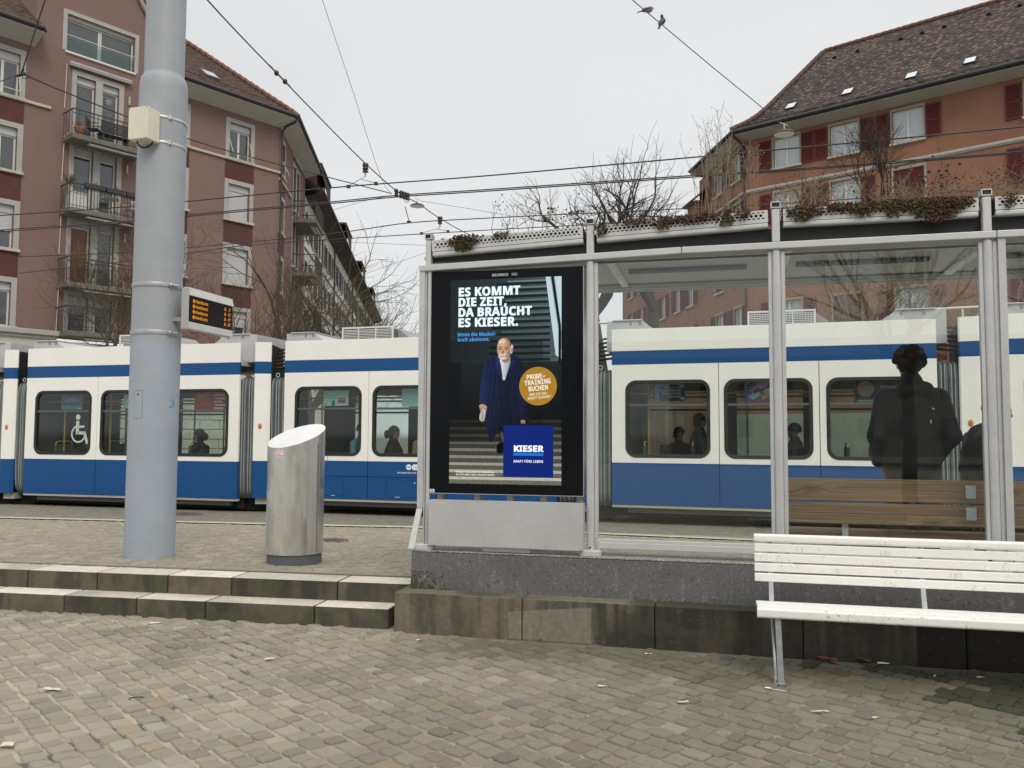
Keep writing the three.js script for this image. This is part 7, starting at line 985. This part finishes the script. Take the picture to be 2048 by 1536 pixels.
// ---------------------------------------------------------------- overhead wires
{
  const wireM = M([0.028, 0.028, 0.03], 0.6), insul = M([0.03, 0.026, 0.024], 0.45), cer = M([0.55, 0.54, 0.5], 0.4);
  const wire = (label, pts, r, mat = wireM) => tag(obj('overhead_wire', [tube(pts, r, 5, pts.length * 8)], mat), label, 'wire');
  const H = (l, h, off = 0) => l.map(([x, y]) => atH(x, y + off, h));
  const A = [[-260, 446], [0, 431], [278, 411.5], [371, 403], [680, 374], [960, 352.6], [1360, 317], [1700, 286], [2045, 253.6], [2300, 228]], B = [[-260, 477], [0, 460], [278, 440], [371, 430], [680, 402], [790, 391], [960, 380], [1360, 352.6], [1700, 329.5], [2045, 303], [2300, 283]], C = [[-260, 524], [0, 515], [273, 503.6], [369, 496], [680, 465], [820, 445.5], [960, 437], [1360, 417.5], [1545, 408], [2045, 375], [2300, 358]], D = [[-260, 580], [0, 550.6], [273, 520], [369, 507], [500, 490], [684, 477.7], [960, 461], [1180, 449], [1545, 430], [2045, 398], [2300, 380]];
  wire('highest of the long tram wires, crossing before both houses', H(A, 5.3), 0.011); wire('upper strand of the double tram wire that crosses the whole view', H(B, 5.32), 0.0105); wire('lower strand of the double tram wire that crosses the whole view', H(B, 5.3, 3.2), 0.0105); wire('third tram wire from the top, running just above the shelter gutter', H(C, 5.3), 0.01); wire('lowest tram wire, passing behind the shelter roof planting', H(D, 5.3), 0.0095);
  const Z = (l) => l.map(([x, y, z]) => atZ(x, y, z));
  const span = Z([[340, -90, 8.4], [415, 0, 9.6], [553, 146, 12], [730, 326, 14.2], [797, 385, 15.2], [835, 406, 16.2], [880, 437, 17.5], [945, 472, 19], [1010, 490, 21]]); wire('thick span wire slanting down from the top of the pole past the hanging lamp', span, 0.0095);
  wire('very thin wire dropping steeply from the top edge to the wire crossing', Z([[640, -14, 13], [700, 165, 14], [770, 372, 15], [783, 386, 15.2]]), 0.004); wire('wire dropping from the top left corner to the knot before the rose house', Z([[110, -60, 9.6], [90, 0, 9.7], [43, 146, 10]]), 0.008); wire('short wire from the knot to the left edge', Z([[43, 147, 10], [0, 163, 9.7], [-160, 225, 9]]), 0.006); wire('wire running from the knot past the pole to the wire crossing', Z([[43, 147, 10], [125, 182, 10.6], [375, 277, 12.2], [640, 350, 14.3], [783, 387, 15.2]]), 0.009);
  wire('faint thin wire from the terrace row to the double wire', Z([[655, 423, 21], [741, 399, 20], [790, 391, 19]]), 0.004); wire('faint level wire left of the shelter corner', Z([[560, 478, 24], [688, 484, 23], [860, 491, 21]]), 0.0045); wire('faint rising wire left of the shelter corner', Z([[640, 583, 25], [735, 546, 24], [850, 506, 22]]), 0.0045); wire('thin wire running right from the hanging lamp', Z([[841, 402, 16.3], [960, 421, 18], [1100, 446, 20]]), 0.004);
  const bird = Z([[1200, -54, 13.6], [1265, 0, 14.2], [1420, 130, 15.7], [1530, 220, 16.8], [1558, 245, 17.1]]); wire('wire with two pigeons slanting down to the lamp before the orange house', bird, 0.009, M([0.12, 0.11, 0.115], 0.5));
  // fittings
  const hanger = (label, top, node, ends) => { const t = thing('wire_hanger', label, 'wire hanger'), T = atZ(...top), N = atZ(...node); obj('insulator', [0, 1, 2].map((k) => new THREE.CylinderGeometry(0.05 - 0.01 * k, 0.055, 0.045, 12).translate(T.x, T.y - 0.05 * k, T.z)), insul, t); obj('insulator_tip', [cy([T.x, T.y - 0.14, T.z], [T.x, T.y - 0.2, T.z], 0.02, 0.014, 8)], cer, t); obj('cord', [cy([T.x, T.y - 0.2, T.z], N, 0.004, 0.004, 4), ...ends.map((e) => cy(N, atZ(...e), 0.005, 0.005, 4))], wireM, t); for (const e of ends) { const p = atZ(...e); obj('clamp', [bx(0.06, 0.05, 0.05, p.x, p.y - 0.01, p.z)], insul, t); } };
  hanger('insulator with forked cord holding the highest tram wire', [731, 330, 14.2], [721, 358, 14.2], [[697, 372, 14.2], [752, 366, 14.2]]); hanger('insulator with forked cord holding the lowest tram wire', [880, 436, 17.5], [874, 458, 17.5], [[843, 466, 17.6], [896, 462, 17.4]]);
  const kn = thing('wire_hanger', 'cluster of black insulators where the wires cross left of the hanging lamp', 'wire hanger'); const q = atZ(797, 384, 15.2); obj('insulator', [[-0.09, 0], [0, -0.03], [0.06, -0.05], [0.12, -0.07]].flatMap(([x, y]) => [new THREE.SphereGeometry(0.042, 10, 8).translate(q.x + x + 0.05, q.y + y + 0.02, q.z), new THREE.CylinderGeometry(0.03, 0.036, 0.1, 10).translate(q.x + x + 0.05, q.y + y - 0.03, q.z)]), insul, kn); const rr = atZ(814, 400, 15.4); obj('cable_loop', [new THREE.TorusGeometry(0.045, 0.005, 6, 24).translate(rr.x, rr.y, rr.z)], wireM, kn); obj('steady_rod', [cy(atZ(810, 413, 16.4), atZ(818, 442, 16.9), 0.009, 0.009, 6)], M([0.2, 0.2, 0.2], 0.5), kn); const c3 = atZ(818, 444, 16.9); obj('clamp', [bx(0.08, 0.04, 0.05, c3.x, c3.y, c3.z)], insul, kn);
  const sp = thing('wire_insulator', 'pair of dark insulators on the thick span wire above the rose roof', 'insulator'); obj('insulator', [[553, 146, 12], [570, 163, 12.25]].map(([x, y, z]) => new THREE.SphereGeometry(0.036, 10, 8).scale(1, 1.2, 1).translate(...atZ(x, y, z).toArray())), insul, sp); obj('turnbuckle', [cy(atZ(538, 130, 11.8), atZ(580, 173, 12.4), 0.014, 0.014, 6)], M([0.3, 0.3, 0.3], 0.5), sp);
  const kt = thing('wire_knot', 'knot of clamps and a loose loop where three wires meet before the rose house', 'wire fitting'); const kp = atZ(43, 147, 10); obj('clamp', [cy([kp.x - 0.06, kp.y - 0.03, kp.z], [kp.x + 0.05, kp.y + 0.0, kp.z], 0.018, 0.018, 8), cy([kp.x, kp.y, kp.z], [kp.x + 0.02, kp.y + 0.06, kp.z], 0.014, 0.014, 8)], insul, kt); obj('loop', [tube([[kp.x + 0.01, kp.y, kp.z], [kp.x + 0.02, kp.y - 0.055, kp.z], [kp.x + 0.07, kp.y - 0.06, kp.z], [kp.x + 0.1, kp.y - 0.035, kp.z], [kp.x + 0.06, kp.y, kp.z]], 0.005, 6, 24)], wireM, kt);
  const lamp = (label, px, py, Zl, r, hangY) => { const p = atZ(px, py, Zl), t = thing('street_lamp', label, 'street lamp', [p.x, p.y, p.z], 0, undefined); obj('housing', [lathe([[0.001, r * 0.36], [r * 0.3, r * 0.34], [r * 0.8, r * 0.2], [r, r * 0.02], [r * 0.98, -r * 0.05], [r * 0.93, -r * 0.06]], 28)], M([0.035, 0.037, 0.04], 0.5), t); obj('diffuser', [lathe([[0.001, -r * 0.04], [r * 0.92, -r * 0.045]], 28)], M([0.6, 0.6, 0.55], 0.35, { side: THREE.DoubleSide }), t); obj('hanger', [cy([0, r * 0.3, 0], [0, r * hangY, 0], r * 0.06, r * 0.06, 8), bx(r * 0.8, r * 0.06, r * 0.06, 0, r * hangY, 0, 0, 0, -0.4)], M([0.5, 0.5, 0.49], 0.5), t); };
  lamp('small flat disc lamp hanging from the span wire above the tram', 834.5, 412, 16.2, 0.14, 1.0); lamp('larger flat disc lamp hanging before the top window of the orange house', 1568.5, 268, 17.1, 0.225, 0.95);
  pigeon('pale grey preening pigeon, the upper of the two on the wire', atZ(1297, 27.5, 14.52).toArray(), 1.9, -0.2, [0.1, 0.1, 0.125], true); pigeon('dark upright pigeon, the lower of the two on the wire', atZ(1326.5, 51.5, 14.8).toArray(), 2.5, -0.75, [0.035, 0.036, 0.045], false);
}
// ---------------------------------------------------------------- litter on the paving
{
  const r = rngOf(131), onP = (px, py) => { const p = atH(px, py, PLAZA); return [p.x, PLAZA + 0.004, p.z]; };
  const leafGeo = () => { const s = new THREE.Shape(); s.moveTo(0, -0.05); s.bezierCurveTo(0.05, -0.03, 0.045, 0.03, 0, 0.06); s.bezierCurveTo(-0.045, 0.03, -0.05, -0.03, 0, -0.05); const g = prep(new THREE.ExtrudeGeometry(s, { depth: 0.0012, bevelEnabled: false, curveSegments: 5 })).rotateX(-Math.PI / 2), p = g.attributes.position; for (let i = 0; i < p.count; i++) p.setY(i, p.getY(i) + 9 * p.getX(i) ** 2 + 4 * p.getZ(i) ** 2 + 0.004); g.computeVertexNormals(); return g; };
  const leaf = (label, px, py, s, c, grp) => { const t = thing('fallen_leaf', label, 'leaf', onP(px, py), r() * 6, grp); obj('blade', [leafGeo().scale(s, s * 1.4, s)], M(c, 0.8, { side: THREE.DoubleSide }), t); obj('stalk', [cy([0, 0.004, 0.05 * s], [0.01, 0.012, 0.1 * s], 0.0012, 0.001, 4)], M(c, 0.8), t); };
  leaf('curled red-brown leaf by the wall under the bench, left of the pair', 1649, 1322, 0.85, [0.16, 0.05, 0.03]); leaf('second red-brown leaf touching the curled one under the bench', 1668, 1325, 0.75, [0.13, 0.05, 0.035]); leaf('flat brown leaf by the wall, right of the leaf pair', 1718, 1322, 0.8, [0.14, 0.055, 0.03]); leaf('smaller brown leaf next to the white slip under the bench', 1735, 1326, 0.6, [0.1, 0.045, 0.03]); leaf('tiny red leaf at the foot of the lower step beside the ledge', 697, 1255, 0.35, [0.22, 0.03, 0.02]); leaf('small dry leaf at the foot of the stone ledge', 1083, 1281, 0.35, [0.2, 0.09, 0.04]);
  const scrap = (label, px, py, w, d, c = [0.68, 0.67, 0.62]) => { const t = thing('paper_scrap', label, 'paper', onP(px, py), 0.5 * (r() - 0.5)); const g = new THREE.PlaneGeometry(w, d, 4, 2).rotateX(-Math.PI / 2), p = g.attributes.position; for (let i = 0; i < p.count; i++) p.setXYZ(i, p.getX(i) * (0.85 + 0.3 * r()), 0.004 + 0.005 * r(), p.getZ(i) * (0.7 + 0.5 * r())); obj('sheet', [g], M(c, 0.8, { side: THREE.DoubleSide }), t); };
  scrap('white slip of paper by the wall under the bench', 1767, 1329, 0.075, 0.03); scrap('white fragment on the cobbles right of the bench leg, above the fork', 1550, 1358, 0.03, 0.015); scrap('flat white scrap lying on the cobbles below the left end of the steps', 309, 1248, 0.08, 0.045, [0.6, 0.58, 0.52]); scrap('white scrap in front of the stone steps, next to the flat one', 230, 1245, 0.035, 0.02); scrap('long cream scrap at the lower left of the plaza', 102, 1381, 0.11, 0.035, [0.6, 0.58, 0.5]); scrap('torn cream scrap at the lower left corner', 16, 1492, 0.06, 0.05, [0.62, 0.58, 0.42]); scrap('cream scrap in the middle of the plaza', 539, 1320, 0.06, 0.04, [0.58, 0.56, 0.5]); scrap('narrow white scrap in front of the ledge, right of the middle', 1205, 1375, 0.05, 0.022); scrap('pale flattened scrap on the damp cobbles left of the bench leg', 1366, 1407, 0.06, 0.03, [0.6, 0.57, 0.47]); scrap('white streak-like scrap below the right part of the bench', 1640, 1426, 0.09, 0.018); scrap('small white scrap at the bottom of the ledge before the bench', 1297, 1310, 0.05, 0.015);
  const butt = (label, px, py, rot) => { const t = thing('cigarette_butt', label, 'cigarette butt', onP(px, py), rot); obj('paper', [cy([-0.022, 0.005, 0], [0.004, 0.005, 0], 0.004, 0.004, 8)], M([0.72, 0.7, 0.65], 0.8), t); obj('filter', [cy([0.0042, 0.005, 0], [0.024, 0.005, 0], 0.0041, 0.0041, 8)], M([0.5, 0.24, 0.06], 0.8), t); };
  butt('cigarette butt in front of the bench, right of its leg', 1752, 1438, 0.2); butt('cigarette butt in the dark patch under the right part of the bench', 1961, 1357, 0.05); butt('cigarette butt by the wall at the edge of the dark patch', 1870, 1354, 0.9); butt('cigarette butt on the cobbles before the left part of the ledge', 838, 1282, 0.5);
  const f = thing('plastic_spoon', 'white plastic spoon lying beside the foot of the bench leg', 'spoon', onP(1546, 1381), -0.55); obj('handle', [rb(-0.01, 0.075, 0.002, 0.005, -0.003, 0.003, 0.001)], M([0.75, 0.75, 0.72], 0.4), f); obj('bowl', [new THREE.SphereGeometry(0.015, 12, 6, 0, 6.29, 1.6, 1.5).scale(1.4, 0.4, 0.9).translate(-0.028, 0.008, 0)], M([0.75, 0.75, 0.72], 0.4, { side: THREE.DoubleSide }), f);
  const wirebit = thing('bent_wire', 'short bent piece of dark wire on the cobbles at lower left', 'wire', onP(268, 1400)); obj('strand', [tube([[0.045, 0.006, -0.02], [0, 0.006, -0.018], [-0.025, 0.006, 0.0], [-0.015, 0.006, 0.02]], 0.003, 6, 16)], M([0.02, 0.015, 0.015], 0.6), wirebit);
}
renderer.render(scene, camera);
